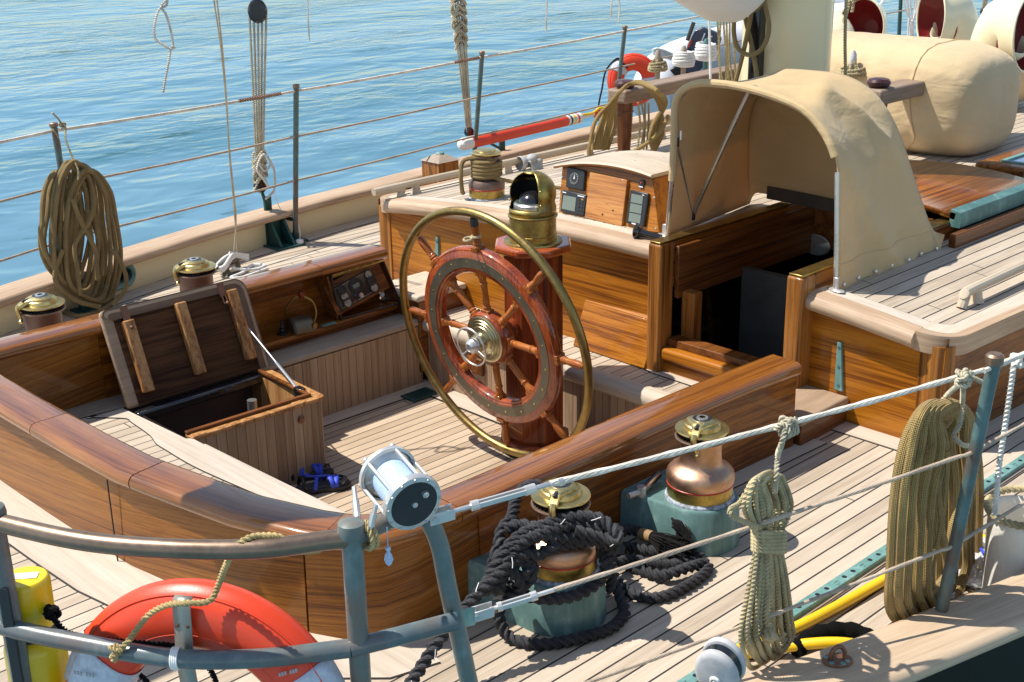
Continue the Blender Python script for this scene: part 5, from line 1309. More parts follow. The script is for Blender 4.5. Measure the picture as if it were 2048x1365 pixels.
def pan(mb, c4, z0, z1, **k):
    q = [ip(*p) for p in c4]; mb.prism(q, z0, z1, IM, **k); return q
a = MB(); q = pan(a, ((1138, 333), (1174, 342), (1171, 383), (1135, 375)), -.002, .016); wd = a.build('wind_dial', M['black'], ib, bevel=.006)
u_, v_ = ip(1153, 358); rdl = .026
a = MB(); a.lathe([(rdl*1.08, .0165), (rdl*1.06, .0185), (rdl, .0185), (rdl*.98, .017), (.0001, .017)], 28, IM @ Matrix.Translation((u_, v_, 0)), mis=[0, 0, 1, 1]); a.build('bezel', [M['dullst'], M['face']], wd, angle=30)
a = MB(); X_ = IM @ Matrix.Translation((u_, v_, 0))
for k in range(12):
    R_2 = X_ @ Matrix.Rotation(2*pi*k/12, 4, 'Z'); a.box(rdl*.74, rdl*.9, -.0009, .0009, .0172, .0178, R_2)
a.add([(-.005, -.002, .0175), (.005, -.002, .0175), (0, rdl*.72, .0175)], [(0, 1, 2)], X_); a.build('dial_marks', M['ink'], wd)
a = MB(); q = pan(a, ((1129, 380), (1177, 391), (1172, 433), (1124, 424)), -.002, .016); ap = a.build('autopilot_display', M['black'], ib, bevel=.005)
a = MB(); pan(a, ((1132, 391), (1157, 396), (1154, 424), (1128, 418)), .014, .0175); a.build('lcd', M['lcd'], ap)
a = MB()
for r in range(4):
    for c in range(2):
        u1, v1 = ip(1164+c*6-r*.8, 400+c*1.2+r*7.3); a.lathe([(.0042, .015), (.0038, .019), (.0001, .0195)], 10, IM @ Matrix.Translation((u1, v1, 0)))
a.build('keypad', M['face'], ap)
a = MB(); pan(a, ((1167, 398), (1172, 399), (1172, 402), (1167, 401)), .015, .0195); a.build('amber_key', M['batten'], ap)
a = MB(); pan(a, ((1130, 384), (1137, 385.5), (1137, 387.5), (1130, 386)), .015, .0172); pan(a, ((1160, 391), (1173, 394), (1173, 396), (1160, 393)), .015, .0172); a.build('lettering', M['ink'], ap)
a = MB(); pan(a, ((1185, 345), (1259, 361), (1248, 454), (1174, 436)), -.002, .018); bo = a.build('cover_board', M['pine'], ib, bevel=.002)
a = MB()
for kx, ky, kr in ((1210, 430, .007), (1231, 422, .006), (1219, 409, .003)):
    u1, v1 = ip(kx, ky); a.lathe([(kr, .0181), (.0001, .0184)], 12, IM @ Matrix.Translation((u1, v1, 0)) @ Matrix.Diagonal((1, .8, 1, 1)))
a.build('knots', M['darkwood'], bo)
a = MB(); u1, v1 = ip(1285, 367); a.lathe([(.0175, -.001), (.0175, .006), (.016, .008), (.0001, .008)], 22, IM @ Matrix.Translation((u1, v1, 0))); rs = a.build('round_switch', M['black'], ib)
a = MB(); a.ball(IM @ Vector((u1, v1+.001, .009)), .006, sc=(1, 1, .7)); a.build('button', M['red'], rs)
a = MB(); pan(a, ((1280, 372.5), (1288, 374), (1288, 376), (1280, 374.5)), .0075, .0085); a.build('lettering', M['ink'], rs)
a = MB(); pan(a, ((1265, 380), (1301, 388), (1292, 455), (1255, 446)), -.002, .016); td_ = a.build('depth_display', M['black'], ib, bevel=.005)
for k in range(3):
    a = MB(); dy = k*19.0; dx = -k*2.2
    pan(a, ((1268+dx, 388+dy), (1291+dx, 393+dy), (1289+dx, 410+dy), (1266+dx, 405+dy)), .014, .0175); a.build('lcd', M['lcd'], td_)
a = MB(); pan(a, ((1268, 446), (1276, 448), (1276, 450.5), (1268, 448.5)), .015, .0172); pan(a, ((1289, 390), (1293, 391), (1293, 392.5), (1289, 391.5)), .015, .0172); a.build('lettering', M['ink'], td_)
a = MB()
for sx, sy in ((1125, 354), (1120, 397), (1309, 395), (1312, 457)):
    u1, v1 = ip(sx, sy); a.lathe([(.005, 0), (.0045, .003), (.0001, .003)], 10, IM @ Matrix.Translation((u1, v1, 0)))
for sx, sy in ((.1, .06), (.3, .06), (.66, .1), (.9, .06), (.45, .25), (.75, .25)):
    q = IM @ Vector((tuo+(tue-tuo)*sx, archy(sx), 0))+Vector((sy, 0, .015)); a.lathe([(.006, -.002), (.005, .002), (.0001, .002)], 10, Matrix.Translation(q))
a.build('screw_heads', M['steel'], ib)
# ---------------------------------------------------------------- canvas hood over the companionway
do = thing('dodger', 'tan canvas spray hood arched over the companionway on steel hoops', 'spray hood', (4.4, -.7, .5))
AX = 4.42
aftpx = [(1334, 474), (1341, 400), (1347, 310), (1349, 232), (1351, 205), (1358, 188), (1375, 174), (1398, 167), (1425, 167), (1470, 172), (1520, 184), (1565, 199), (1605, 218), (1632, 243), (1655, 276), (1669, 310), (1675, 340), (1676, 400), (1676, 500), (1677, 586)]
aft_ = [Vector(at(*p, x=AX)) for p in aftpx]
aft_ = cr(aft_, .03)
L_ = [0]
for p, q in zip(aft_, aft_[1:]): L_.append(L_[-1]+(q-p).length)
fwdpx = [(1392, 430), (1402, 360), (1418, 270), (1440, 205), (1470, 168), (1520, 147), (1575, 141), (1640, 143), (1692, 152), (1736, 176), (1766, 206), (1790, 246), (1808, 292), (1826, 350), (1850, 425), (1878, 507)]
fx = lambda i: 5.26 if i > 12 else 5.18
fw_ = []
ctrl = [(5.20, -.16, .57), (5.16, -.17, .80), (5.12, -.20, 1.02), (5.09, -.27, 1.14), (5.07, -.36, 1.20)]
ctrl += [tuple(at(px, py, x=xx)) for px, py, xx in ((1560, 140.5, 5.05), (1630, 142, 5.05), (1690, 151, 5.06), (1736, 175, 5.08), (1766, 206, 5.10), (1790, 247, 5.13), (1808, 292, 5.16), (1828, 355, 5.20), (1852, 428, 5.23), (1879, 507, 5.26))]
fw_ = cr(ctrl, .03)
def resamp(p, n):
    L = [0]
    for a_, b_ in zip(p, p[1:]): L.append(L[-1]+(b_-a_).length)
    out = []
    for i in range(n+1):
        s = L[-1]*i/n; k = max(j for j in range(len(L)) if L[j] <= s+1e-9); k = min(k, len(p)-2)
        out.append(p[k].lerp(p[k+1], (s-L[k])/max(1e-9, L[k+1]-L[k])))
    return out
# the near side flap starts higher on the far side, so the far lower edge of the canvas stays as a short flap
NA = 72; NB = 26
Ra = resamp(aft_, NA); Rf = resamp(fw_, NA)
rows = []
for j in range(NB+1):
    t = j/NB; row = []
    for i in range(NA+1):
        s = i/NA
        p = Ra[i].lerp(Rf[i], t)
        lp = sin(pi*t)
        # cloth sags between the hoops and hangs in soft folds on the near shoulder
        side = max(0, min(1, (s-.55)/.45))
        sag = -.020*lp*max(0, 1-abs(s-.40)/.34)
        fold = 0
        if s > .46:
            g = min(1, (s-.46)/.1)*lp
            fd_ = lambda q_: (1-abs(sin(q_)))**1.6-.35
            fold = g*(.060*fd_(t*4.6-s*9)*(1-.45*side)+.045*fd_(t*2.2+(s-.5)*16+.8)*(1-side)+.020*fd_(t*9+s*6)*(.4+.6*side))
        p = p+Vector((0, -fold*(.5+.5*side), sag+fold*(.8-.7*side)))
        if s > .93: p = p+Vector((0, -.012*sin(t*pi*5)*(1-s)/.07, 0))
        row.append(p)
    rows.append(row)
a = MB(); a.grid(rows); cv = a.build('canopy', M['canvas'], do, solid=.004, angle=80)
a = MB(); base = [Rf[0].lerp(Rf[-1], i/NA) for i in range(NA+1)]
for p in base: p.z = ztop(p.y)+.06; p.x += .03
fr2 = []
for j in range(9):
    t = j/8; fr2.append([Rf[i].lerp(base[i], t)+Vector((.05*sin(pi*t)*sin(pi*i/NA), 0, 0)) for i in range(NA+1)])
a.grid(fr2); a.build('front_panel', M['canvas'], do, solid=.004, angle=80)
a = MB(); a.grid([[p+Vector((-.012, 0, .0)) for p in [base[i]+Vector((0, 0, .045)) for i in range(6, NA-5)]], [p+Vector((-.012, 0, -.02)) for p in base[6:NA-5]]]); a.build('window_strip', M['dimwin'], do)
for si in (int(NA*.955), int(NA*.30)):
    a = MB(); a.tube([rows[j][si]+Vector((0, -.0025 if si > 40 else 0, .0025 if si < 40 else 0)) for j in range(NB+1)], .0028, n=5); a.build('stitched_seam', M['canvas'], do)
# turned hem at the front edge
a = MB(); hem = [p+Vector((-.004, 0, 0)) for p in Ra]; hrow = [[h+Vector((dx, 0, 0))+n_*dn for h, n_ in zip(hem, [Vector((0, 0, 1))]*len(hem))] for dx, dn in ((0, 0),)]
a.tube(Ra[int(NA*.13):int(NA*.76)], .017, n=10); a.build('front_hem', M['canvas'], do)
a = MB(); a.tube([p+Vector((-.012, 0, .004)) for p in Ra[int(NA*.13):int(NA*.76)]], .0035, n=6); a.build('piping', M['canvas'], do)
a = MB(); lowr = [r[-1] for r in rows]
for k in range(7):
    q = lowr[min(NB, int(1+k*NB/6.3))]; a.lathe([(.010, 0), (.009, .004), (.004, .006), (.0001, .006)], 12, align(q+Vector((0, -.003, .028)), (0, -1, .1)))
a.pieces('snap', M['chrome'], do)
a = MB(); q0 = Vector(at(1333, 476, x=4.44)); a.tube(cr([q0, Vector(at(1342, 380, x=4.42)), Vector(at(1349, 300, x=4.42)), Vector(at(1352, 250, x=4.425)), Vector(at(1353, 205, x=4.43)), Vector(at(1376, 177, x=4.43))], .03), .011, n=10)
a.build('aft_hoop', M['steel'], do)
f0 = Vector(at(1378, 448, x=4.66)); f1 = Vector(at(1497, 187, x=4.50))
a = MB(); a.tube(cr([f0, f0.lerp(f1, .5)+Vector((.0, 0, .01)), f1, f1+Vector((-.02, -.05, .03))], .03), .0105, n=10); a.build('strut', M['steel'], do)
a = MB(); g0 = Vector(at(1352, 285, x=4.43)); g1 = Vector(at(1384, 432, x=4.64)); a.tube([g0, g1], .008, n=8); a.build('link_tube', M['steel'], do)
a = MB()
for q in (g0, f0, g1): a.tube([q-Vector((0, 0, .018)), q+Vector((0, 0, .022))], .015, n=10)
a.build('hinge_fitting', M['black'], do)
a = MB(); s0_ = Vector(at(1671, 588, x=4.40)); a.tube([s0_, Vector(at(1673, 480, x=4.405)), Vector(at(1674, 345, x=4.42))], .0095, n=10); a.build('aft_hoop', M['steel'], do)
for q in (Vector((4.40, s0_.y, ztop(s0_.y)+.006)), Vector((q0.x, q0.y+.01, ztop(q0.y)+.006))):
    a = MB(); a.lathe([(.0001, 0), (.042, 0), (.042, .004), (.03, .007), (.0001, .008)], 20, Matrix.Translation(q) @ Matrix.Rotation(-.25, 4, 'Z') @ Matrix.Diagonal((.55, 1.1, 1, 1))); a.box(q.x-.008, q.x+.008, q.y-.01, q.y+.01, q.z+.006, q.z+.055); a.build('deck_foot', M['chrome'], do, bevel=.003)
pull = MB(); q = Vector(at(1362, 262, x=4.40)); pull.tube([q, q-Vector((0, 0, .04))], .004, n=6); pull.build('zip_pull', M['white'], do)
# ---------------------------------------------------------------- mast
MX = 5.68
ma = thing('mast', 'thick cream painted mast with black sail track behind the canvas hood', 'mast', (MX, 0, .55))
a = MB(); a.lathe([(.225, .5), (.225, 6.0)], 56, Matrix.Translation((MX, .0, 0))); a.build('spar', M['mast'], ma)
tk = at(1497, 100, x=MX-.14); ang = atan2(tk.y, tk.x-MX)
TT = Matrix.Translation((MX, 0, 0)) @ Matrix.Rotation(radians(178), 4, 'Z')
a = MB(); a.box(.215, .268, -.032, .032, 1.02, 4.0, TT); a.build('sail_track', M['blackg'], ma, bevel=.006)
a = MB(); a.box(.215, .285, -.045, .045, 1.02, 1.13, TT); a.build('track_stop', M['black'], ma, bevel=.006)
a = MB()
for z in (1.05, 1.10): a.lathe([(.010, 0), (.009, .005), (.0001, .005)], 12, TT @ Matrix.Translation((.285, 0, z)) @ Matrix.Rotation(pi/2, 4, 'Y'))
a.build('track_bolt', M['steel'], ma)
# boom with furled sail: only its drooping foot and the boom end dip into the picture
bm = thing('boom', 'cream boom with furled white sail hanging over the cockpit from the mast', 'boom', (3.4, 0, 2.1))
a = MB(); a.tube([(MX-.35, 0, 1.98), (4.2, .0, 2.0), (1.2, .06, 1.86), (.6, .06, 1.83)], .075, n=20); a.build('spar', M['mast'], bm)
sq = [Vector(at(1300, -40, y=.02)), Vector(at(1352, -8, y=.02)), Vector(at(1392, 26, y=.02)), Vector(at(1420, 34, y=.01)), Vector(at(1452, 12, y=0))]
rows = []
for x, zc, hw, hh in ((5.46, 1.72, .06, .12), (5.36, 1.66, .16, .16), (5.22, 1.64, .21, .19), (5.08, 1.635, .21, .17), (4.9, 1.70, .20, .15), (4.7, 1.80, .20, .16), (4.3, 1.94, .18, .19), (3.6, 2.02, .16, .20), (3.0, 2.02, .15, .18), (2.75, 2.02, .19, .17), (2.55, 2.02, .27, .18), (2.2, 2.0, .31, .17), (1.7, 1.99, .31, .16), (1.35, 1.98, .26, .15), (1.15, 1.97, .12, .10)):  # unseen aft bundle is widened to shape the shadow on the coaming
    rows.append([(x, hw*cos(t)*(1+.10*sin(3*t+x*5))+.02, zc+hh*sin(t)*(1+.08*sin(4*t+x*4))) for t in [2*pi*i/36 for i in range(36)]])
a = MB(); a.grid(rows, closed=True); a.add(rows[0], [tuple(range(36))]); a.add(rows[-1], [tuple(range(36))[::-1]]); a.build('furled_sail', M['sail'], bm, angle=70)
# ropes at the mast
def trope(name, lbl, pts, r, m, kind='laid', cat='rope', group=None, n=8):
    t = MB()
    (laid if kind == 'laid' else braid)(t, pts, r, n=n)
    return tag(t.build(name, m), lbl, cat, group)
AA = lambda px, py, y=.3: Vector(at(px, py, y=y))
AX_ = lambda px, py, x=5.36: Vector(at(px, py, x=x))
gm = thing('mast_halyard_coil', 'grey green braided halyard hanging in open loops beside the mast track', 'rope', AA(1500, 90, .24))
a = MB()
braid(a, [AX_(x, y, 5.34) for x, y in ((1478, -40), (1470, 20), (1468, 70), (1480, 102), (1505, 110), (1528, 92), (1538, 55), (1530, 10), (1518, -40))], .0118)
braid(a, [AX_(x, y, 5.36) for x, y in ((1514, -40), (1500, 40), (1490, 90), (1479, 135), (1468, 175))], .0118)
braid(a, [AX_(x, y, 5.38) for x, y in ((1486, -40), (1490, 30), (1503, 90), (1512, 140), (1516, 180))], .0118)
braid(a, [AX_(x, y, 5.32) for x, y in ((1466, -40), (1486, 10), (1512, 20), (1530, -10), (1534, -40))], .0118)
a.build('rope', M['rtan'], gm)
gm2 = thing('mast_rope_bundle', 'bundle of thin khaki laid ropes and tails hanging left of the mast', 'rope', AA(1450, 90, .35))
a = MB(); rg = random.Random(5)
for x0, x1, m_ in ((1432, 1440, 0), (1438, 1446, 0), (1444, 1452, 0), (1450, 1458, 0), (1456, 1466, 0), (1462, 1470, 0)):
    laid(a, [AA(x0+rg.uniform(-3, 3), -20, .36+rg.uniform(-.03, .03)), AA(x0+3, 45, .36), AA((x0+x1)/2+rg.uniform(-5, 5), 110, .36+rg.uniform(-.02, .02)), AA(x1, 172, .36)], .0068, n=8)
a.build('rope', M['rlaid'], gm2)
trope('white_halyard', 'straight white halyard running down to the pin rail', [AA(1415, -20, .75), AA(1419, 60, .75), AA(1421, 165, .75)], .007, M['rwhite'], 'braid')
trope('grey_halyard', 'grey green laid halyard running down to the near pin rail', [Vector(at(1693, -20, y=-.28)), Vector(at(1690, 80, y=-.28)), Vector(at(1691, 150, y=-.27))], .0098, M['rlaid'], n=10)
# ---------------------------------------------------------------- pin rails
def pinrail(lbl, x0, x1, y, z, post, slope=0):
    t = thing('pin_rail', lbl, 'pin rail', (x0, y, .5))
    a = MB(); MM = Matrix.Translation((x0, y, z)) @ Matrix.Rotation(slope, 4, 'Z'); a.box(0, x1-x0, -.075, .075, -.065, .02, MM); a.build('rail', M['railwood'], t, bevel=.018, seg=4)
    a = MB(); zz = ztop(y)-.01
    a.lathe([(.055, zz), (.055, zz+.02), (.040, zz+.03), (.050, z-.18), (.052, z-.13), (.056, z-.125), (.056, z-.118), (.052, z-.112), (.056, z-.066)], 24, MM @ Matrix.Translation((.085, 0, -z))); a.build('post', M['darkpost'], t)
    a = MB(); a.lathe([(.030, .018), (.052, .024), (.064, .040), (.064, .052), (.054, .066), (.03, .072), (.0001, .072)], 24, MM @ Matrix.Translation((.085, 0, 0))); a.build('knob', M['knobw'], t)
    return t, MM
M['railwood'] = teak('pin_rail_wood', 'x', cols=((.13, .085, .055), (.24, .165, .115), (.33, .25, .185)))
M['darkpost'] = wood('turned_post', 'z', dark=(.05, .016, .006), mid=(.125, .04, .012), lite=(.19, .065, .02))
M['knobw'] = wood('dark_knob', 'z', dark=(.03, .012, .012), mid=(.065, .025, .024), lite=(.10, .04, .035))
q = at(1252, 178, z=.885)
ry = q.y; rx = q.x-.09
pr, PMt = pinrail('long weathered pin rail beyond the mast with turned post and dark knob', rx, rx+2.1, ry, .870, True, slope=.06)
def pin(px, py, z, par, m, h=.13):
    q = at(px, py, z=z)
    a = MB(); a.lathe([(.018, -.10), (.018, .0), (.021, .02), (.022, h*.6), (.019, h*.85), (.008, h), (.0001, h)], 14, Matrix.Translation(q)); a.build('belaying_pin', m, par)
    return Vector(q)
p1 = pin(1315, 140, .89, pr, M['greywood'], .13); p2 = pin(1367, 130, .89, pr, M['greywood'], .13); p3 = pin(1411, 118, .89, pr, M['teal'], .14)
def belay(p, lbl, m, r, n, kind, tight=1.0):
    t = thing('belayed_rope', lbl, 'rope', p); a = MB(); rg = random.Random(int(p.x*100)); pts = []
    for i in range(n):
        R = (.055-.018*abs(i/n-.3))*tight
        for k in range(8): an = 2*pi*(i+k/8); pts.append(p+Vector((R*cos(an)*1.15, R*sin(an), .004+i*r*1.5+.006*sin(an+i))))
    for i in range(3):
        an = rg.uniform(0, 6); pts += [p+Vector((.06*cos(an), .06*sin(an), .005)), p+Vector((0, 0, .07+.01*i)), p+Vector((-.06*cos(an), -.06*sin(an), .005))]
    (laid if kind == 'laid' else braid)(a, pts, r, n=8); a.build('rope', m, t); return t
belay(p1, 'khaki laid rope wound on the first pin of the far pin rail', M['rlaid'], .009, 4, 'laid')
belay(p2, 'cream white rope wound on the middle pin of the far pin rail', M['rwhite'], .0105, 6, 'braid', 1.25)
belay(p3, 'cream white rope wound on the green pin of the far pin rail', M['rwhite'], .0105, 7, 'braid', 1.3)
q = at(1752, 178, z=1.0)
pr2, PM2 = pinrail('weathered pin rail on the near side of the mast, mostly hidden by the canvas hood', q.x-.06, q.x+.9, q.y, .985, True)
p4 = pin(1704, 150, 1.0, pr2, M['blockw'], .14); p5 = pin(1649, 140, 1.0, pr2, M['blockw'], .14)
belay(p4, 'grey green laid rope wound on a pin right of the mast', M['rlaid'], .010, 3, 'laid', 1.35)
belay(p5, 'grey green laid rope wound on a pin touching the right mast edge', M['rlaid'], .010, 3, 'laid', 1.1)
# gold coil hung over the post
gc = thing('hanging_coil', 'gold braided rope coil draped over the far pin rail end', 'rope coil', at(1290, 170, z=.93))
a = MB(); rg = random.Random(11)
KP = at(1252, 178, z=.90)
for i in range(7):
    o = i*.02; dx = i*4.5
    top_ = [at(1262+dx*.6, 168-i*.8, z=.945), at(1290+dx, 172+i*2, z=.93)]
    dn = at(1325+dx*.4-i*6, 262+rg.uniform(-6, 16), y=KP.y-.10-o*.3); dn2 = at(1300+dx-i*2, 318+rg.uniform(-10, 8), y=KP.y-.14)
    lf = at(1226-i*6+rg.uniform(-4, 4), 250, y=KP.y+.05+o*.3); lf2 = at(1215-i*5, 300, y=KP.y+.06)
    braid(a, [lf2, lf, at(1232-i*1.0, 200, y=KP.y+.02), at(1246, 178, z=.925), top_[0], top_[1], at(1318+dx*.5, 210, y=KP.y-.08), dn, dn2], .0118)
braid(a, [at(1336, 232, y=KP.y-.16), at(1322, 262, y=KP.y-.2), at(1290, 290, y=KP.y-.22), at(1255, 310, y=KP.y-.2)], .0118)
braid(a, [at(1222, 205, y=KP.y+.02), at(1192, 240, y=KP.y+.06), at(1180, 290, y=KP.y+.08), at(1178, 310, y=KP.y+.09)], .0115)
a.build('rope', M['rtan2'], gc)
kt = thing('rope_tails', 'thin khaki laid tails hanging under the far pin rail', 'rope', at(1290, 240, y=KP.y-.05))
a = MB()
for i in range(4): laid(a, [at(1276+i*7, 205, y=KP.y-.04), at(1280+i*6+3*sin(i*2), 250, y=KP.y-.05), at(1275+i*6, 300, y=KP.y-.06)], .0075, n=8)
a.build('rope', M['rlaid'], kt)
# grey cloth tied on the far handrail
gcl = thing('tied_cloth', 'grey cloth strip knotted round the far handrail', 'cloth', (4.95, 1.6, .5))
q = at(1055, 326, z=.51); a = MB()
rows = []
for i in range(13):
    t = i/12; rows.append([Vector((q.x-.07+.12*t, q.y+.035*cos(an)*(1+.3*sin(t*9)), ztop(1.6)+.05+.035*sin(an)*(1+.25*sin(t*7+1)))) for an in [2*pi*k/12 for k in range(12)]])
a.grid(rows, closed=True)
for k in range(3):
    e_ = Vector((q.x-.02+.03*k, q.y-.05, ztop(1.6)+.07)); rws = []
    for i in range(7):
        t = i/6; c_ = e_+Vector((.01*sin(t*5+k), -.05*t, -.10*t)); w2 = .028-.01*t; rws.append([c_+Vector((-w2, 0, .006*sin(t*8))), c_, c_+Vector((w2, 0, -.006))])
    a.grid(rws)
a.ball((q.x, q.y-.04, ztop(1.6)+.075), .028, sc=(1, 1, .8)); a.build('cloth', M['grey'], gcl, solid=.003, angle=70)
# ---------------------------------------------------------------- canvas covered drum on the roof, cowls
rf = thing('covered_raft', 'big tan canvas covered drum lashed across the roof', 'covered raft', (7.15, .3, .52))
RXc, RZc = 7.13, .862
def rsec(y, k=1.0, dxz=(0, 0)):
    r = []
    for i in range(72):
        t = 2*pi*i/72; c_, s_ = cos(t), sin(t)
        e = 3.1; rx_ = .40*k*(abs(c_)**(2/e))*(1 if c_ > 0 else -1); rz_ = .322*k*(abs(s_)**(2/e))*(1 if s_ > 0 else -1)
        low_ = max(0, min(1, (.35-s_)/.9))
        pull = abs(sin((y+.12)*5.2+t*2.1))**.5-.7 if c_ < .3 else abs(sin(y*6+t*3))-.6
        w_ = .085*low_*pull*(1 if y > -.1 else .45)+.010*sin(y*31+t*9)*low_
        if y < -.30: w_ *= max(0, min(1, (y+.44)/.14))
        if y < -.1: w_ += .012*sin(t*22)*max(0, s_)*max(0, min(1, (y+.5)/.3))
        r.append((RXc+rx_*(1+w_)+dxz[0], y+.05*low_*sin(t*5)*max(0, min(1, (y+.40)/.2)), RZc+rz_*(1+w_*.8)+dxz[1]))
    return r
rows = [rsec(1.15, .72, (0, -.05)), rsec(1.10, .88), rsec(1.0, .97)]+[rsec(.94-i*.04, 1.0-.012*sin(i*.9)**2) for i in range(27)]
rows += [rsec(-.125, .985), rsec(-.14, 1.0), rsec(-.20, .99), rsec(-.27, .965, (.005, -.005)), rsec(-.34, .93, (.01, -.01)), rsec(-.40, .87, (.015, -.02)), rsec(-.435, .78, (.02, -.03)), rsec(-.455, .64, (.02, -.04)), rsec(-.465, .46, (.02, -.04)), rsec(-.470, .26, (.02, -.04)), rsec(-.472, .08, (.02, -.04))]
a = MB(); a.grid(rows, closed=True, flip=True); a.add(rows[-1], [tuple(range(len(rows[-1])))], smooth=True); a.build('cover', M['canvasb'], rf, angle=80, subsurf=1)
a = MB(); a.tube([Vector(p)+Vector((0, -.004, 0)) for p in rsec(-.132, .995)], .006, n=6, closed=True); a.build('seam', M['canvas'], rf)
a = MB()
for y in (.7, -.05): a.box(6.8, 7.45, y-.04, y+.04, .52, .60)
a.build('cradle', M['grey'], rf, bevel=.01)
def cowl(lbl, px, py, z0, ztp, face, R, x):
    """mushroom shaped cowl vent; px,py = photo point of the mouth centre at depth x; face = mouth azimuth"""
    c = Vector(at(px, py, x=x)); t = thing('cowl_vent', lbl, 'ventilator', (c.x, c.y, z0), 'cream cowl ventilators')
    F = Vector((cos(face), sin(face), 0)); B = c-F*R*1.15
    path = cr([Vector((B.x, B.y, z0)), Vector((B.x, B.y, c.z-R*1.15)), Vector((B.x, B.y, c.z-R*.55))+F*R*.06, c-F*R*.72+Vector((0, 0, R*.02)), c-F*R*.2, c], R*.12)
    N = len(path); Ls = [0]
    for p, q in zip(path, path[1:]): Ls.append(Ls[-1]+(q-p).length)
    s = Vector((-F.y, F.x, 0)); rows = []
    for i, p in enumerate(path):
        T_ = (path[min(i+1, N-1)]-path[max(0, i-1)]).normalized(); up = T_.cross(s).normalized()
        if i == N-1: up = Vector((0, 0, 1)); T_ = F
        k = Ls[i]/Ls[-1]; k0 = max(0, (k-.45)/.55)
        rr2 = R*(.56+.44*(k0**1.15))
        rows.append([p+s*(rr2*cos(a_))*(.86 if i == N-1 else .86+.0*k)+up*(rr2*sin(a_)*(1.0 if k < .8 else 1.06)*(1 if sin(a_) > 0 else 1.12)) for a_ in [2*pi*j/32 for j in range(32)]])
    a = MB(); a.grid(rows, closed=True); a.build('cowl', M['creamv'], t, angle=80)
    a = MB(); rim = rows[-1]; a.tube(rim, R*.035, n=8, closed=True); a.build('rim', M['creamv'], t)
    inn_ = [[Vector(p)*.0+c+(Vector(p)-c)*.975-F*.004 for p in rim]]
    for d_2, k in ((.25, .93), (.6, .80), (.95, .62), (1.15, .3)): inn_.append([c-F*R*d_2+(Vector(p)-c)*k-Vector((0, 0, R*.12*d_2)) for p in rim])
    a = MB(); a.grid(inn_, closed=True, flip=True); a.add(inn_[-1], [tuple(range(32))]); a.build('inside', M['cowlred'], t, angle=80)
    return t
to_cam = lambda c: atan2(CAM.y-c.y, CAM.x-c.x)
cowl('cream cowl vent with dark red mouth turned to the camera, right of the mast', 1722, 55, .5, 0, radians(-168), .20, 8.6)
cowl('cream cowl vent seen from behind at the right mast edge', 1640, 72, .5, 0, radians(75), .20, 8.3)
cowl('tall cream cowl vent with narrow dark red mouth turned sideways', 1862, 34, .5, 0, radians(150), .20, 8.2)
cowl('large cream cowl vent cut by the right picture edge', 2060, 60, .5, 0, radians(-95), .205, 7.6)
rb = thing('covered_bundle', 'second tan canvas covered bundle behind the large right cowl', 'covered raft', at(1990, 130, x=8.6))
q = Vector(at(2000, 125, x=8.7)); a = MB(); a.ball((q.x, q.y, q.z-.06), .30, 24, 14, sc=(1, 1, .8)); a.build('cover', M['canvasb'], rb)
# ---------------------------------------------------------------- tan coil on the far stanchion
def A2(px, py, y): return Vector(at(px, py, y=y))
c0 = thing('rope_coil', 'thick tan braided rope coil hung from the far top lifeline, left edge', 'rope coil', at(160, 330, y=FS[0].y-.05))
a = MB(); rg = random.Random(21); Yc = FS[0].y-.10
NL = 15
for i in range(NL):
    t = i/(NL-1)
    tx = 112+75*t+rg.uniform(-5, 5); ty = 322+26*abs(t-.5)*2+rg.uniform(-3, 3)
    lx = 82+62*t+rg.uniform(-5, 5); rx = 150+88*t**.9+rg.uniform(-5, 5)
    by = 520+105*min(1, .3+.7*t)+rg.uniform(-16, 14); bx = (lx+rx)/2+14
    yy = Yc-.012*rg.uniform(-3, 3); y2 = yy-.05
    loop = [A2(tx, ty, yy), A2((tx+lx)/2-8, ty+35, yy-.02), A2(lx, 440+rg.uniform(-15, 15), y2), A2(lx-3+rg.uniform(-4, 4), by-75, y2), A2(lx+12, by-25, y2), A2(bx, by, yy), A2(rx-8, by-25, yy+.03), A2(rx+4+rg.uniform(-4, 4), by-90, yy+.03), A2(rx-6, 440+rg.uniform(-15, 15), yy+.03), A2((tx+rx)/2+8, ty+38, yy+.02)]
    a.tube(cr(loop, .02, closed=True)[:-1], .0122, n=8, closed=True)
for pts in (((190, 395), (180, 440), (150, 490), (155, 540), (160, 590)), ((145, 400), (165, 450), (190, 500), (195, 560)), ((125, 500), (110, 560), (150, 600), (200, 615)), ((225, 500), (250, 545), (250, 580), (225, 610))):
    braid(a, [A2(x, y, Yc-.09) for x, y in pts], .0122)
braid(a, [Vector(at(110, 610, z=.02)), Vector(at(150, 632, z=.012)), Vector(at(200, 622, z=.012)), Vector(at(235, 598, z=.012))], .0122)
a.build('rope', M['rtan'], c0)
a = MB(); lt = A2(125, 250, FS[0].y-.005); laid(a, [A2(104, 226, Yc+.08), A2(116, 238, Yc+.09), lt, lt+Vector((.01, -.01, -.012)), A2(132, 280, Yc+.03), A2(145, 315, Yc-.02), A2(156, 340, Yc-.075), A2(156, 360, Yc-.09)], .0058, n=8)
laid(a, [A2(99, 251, FS[0].y+.02), A2(108, 262, FS[0].y-.02), A2(118, 280, FS[0].y-.02), A2(122, 305, FS[0].y-.02), A2(124, 325, FS[0].y-.03)], .005, n=8)
laid(a, [lt+Vector((.012*cos(k*1.7), .012*sin(k*1.1), .012*sin(k*1.7))) for k in range(9)], .005, n=8); a.build('lashing', M['rlaid'], c0)
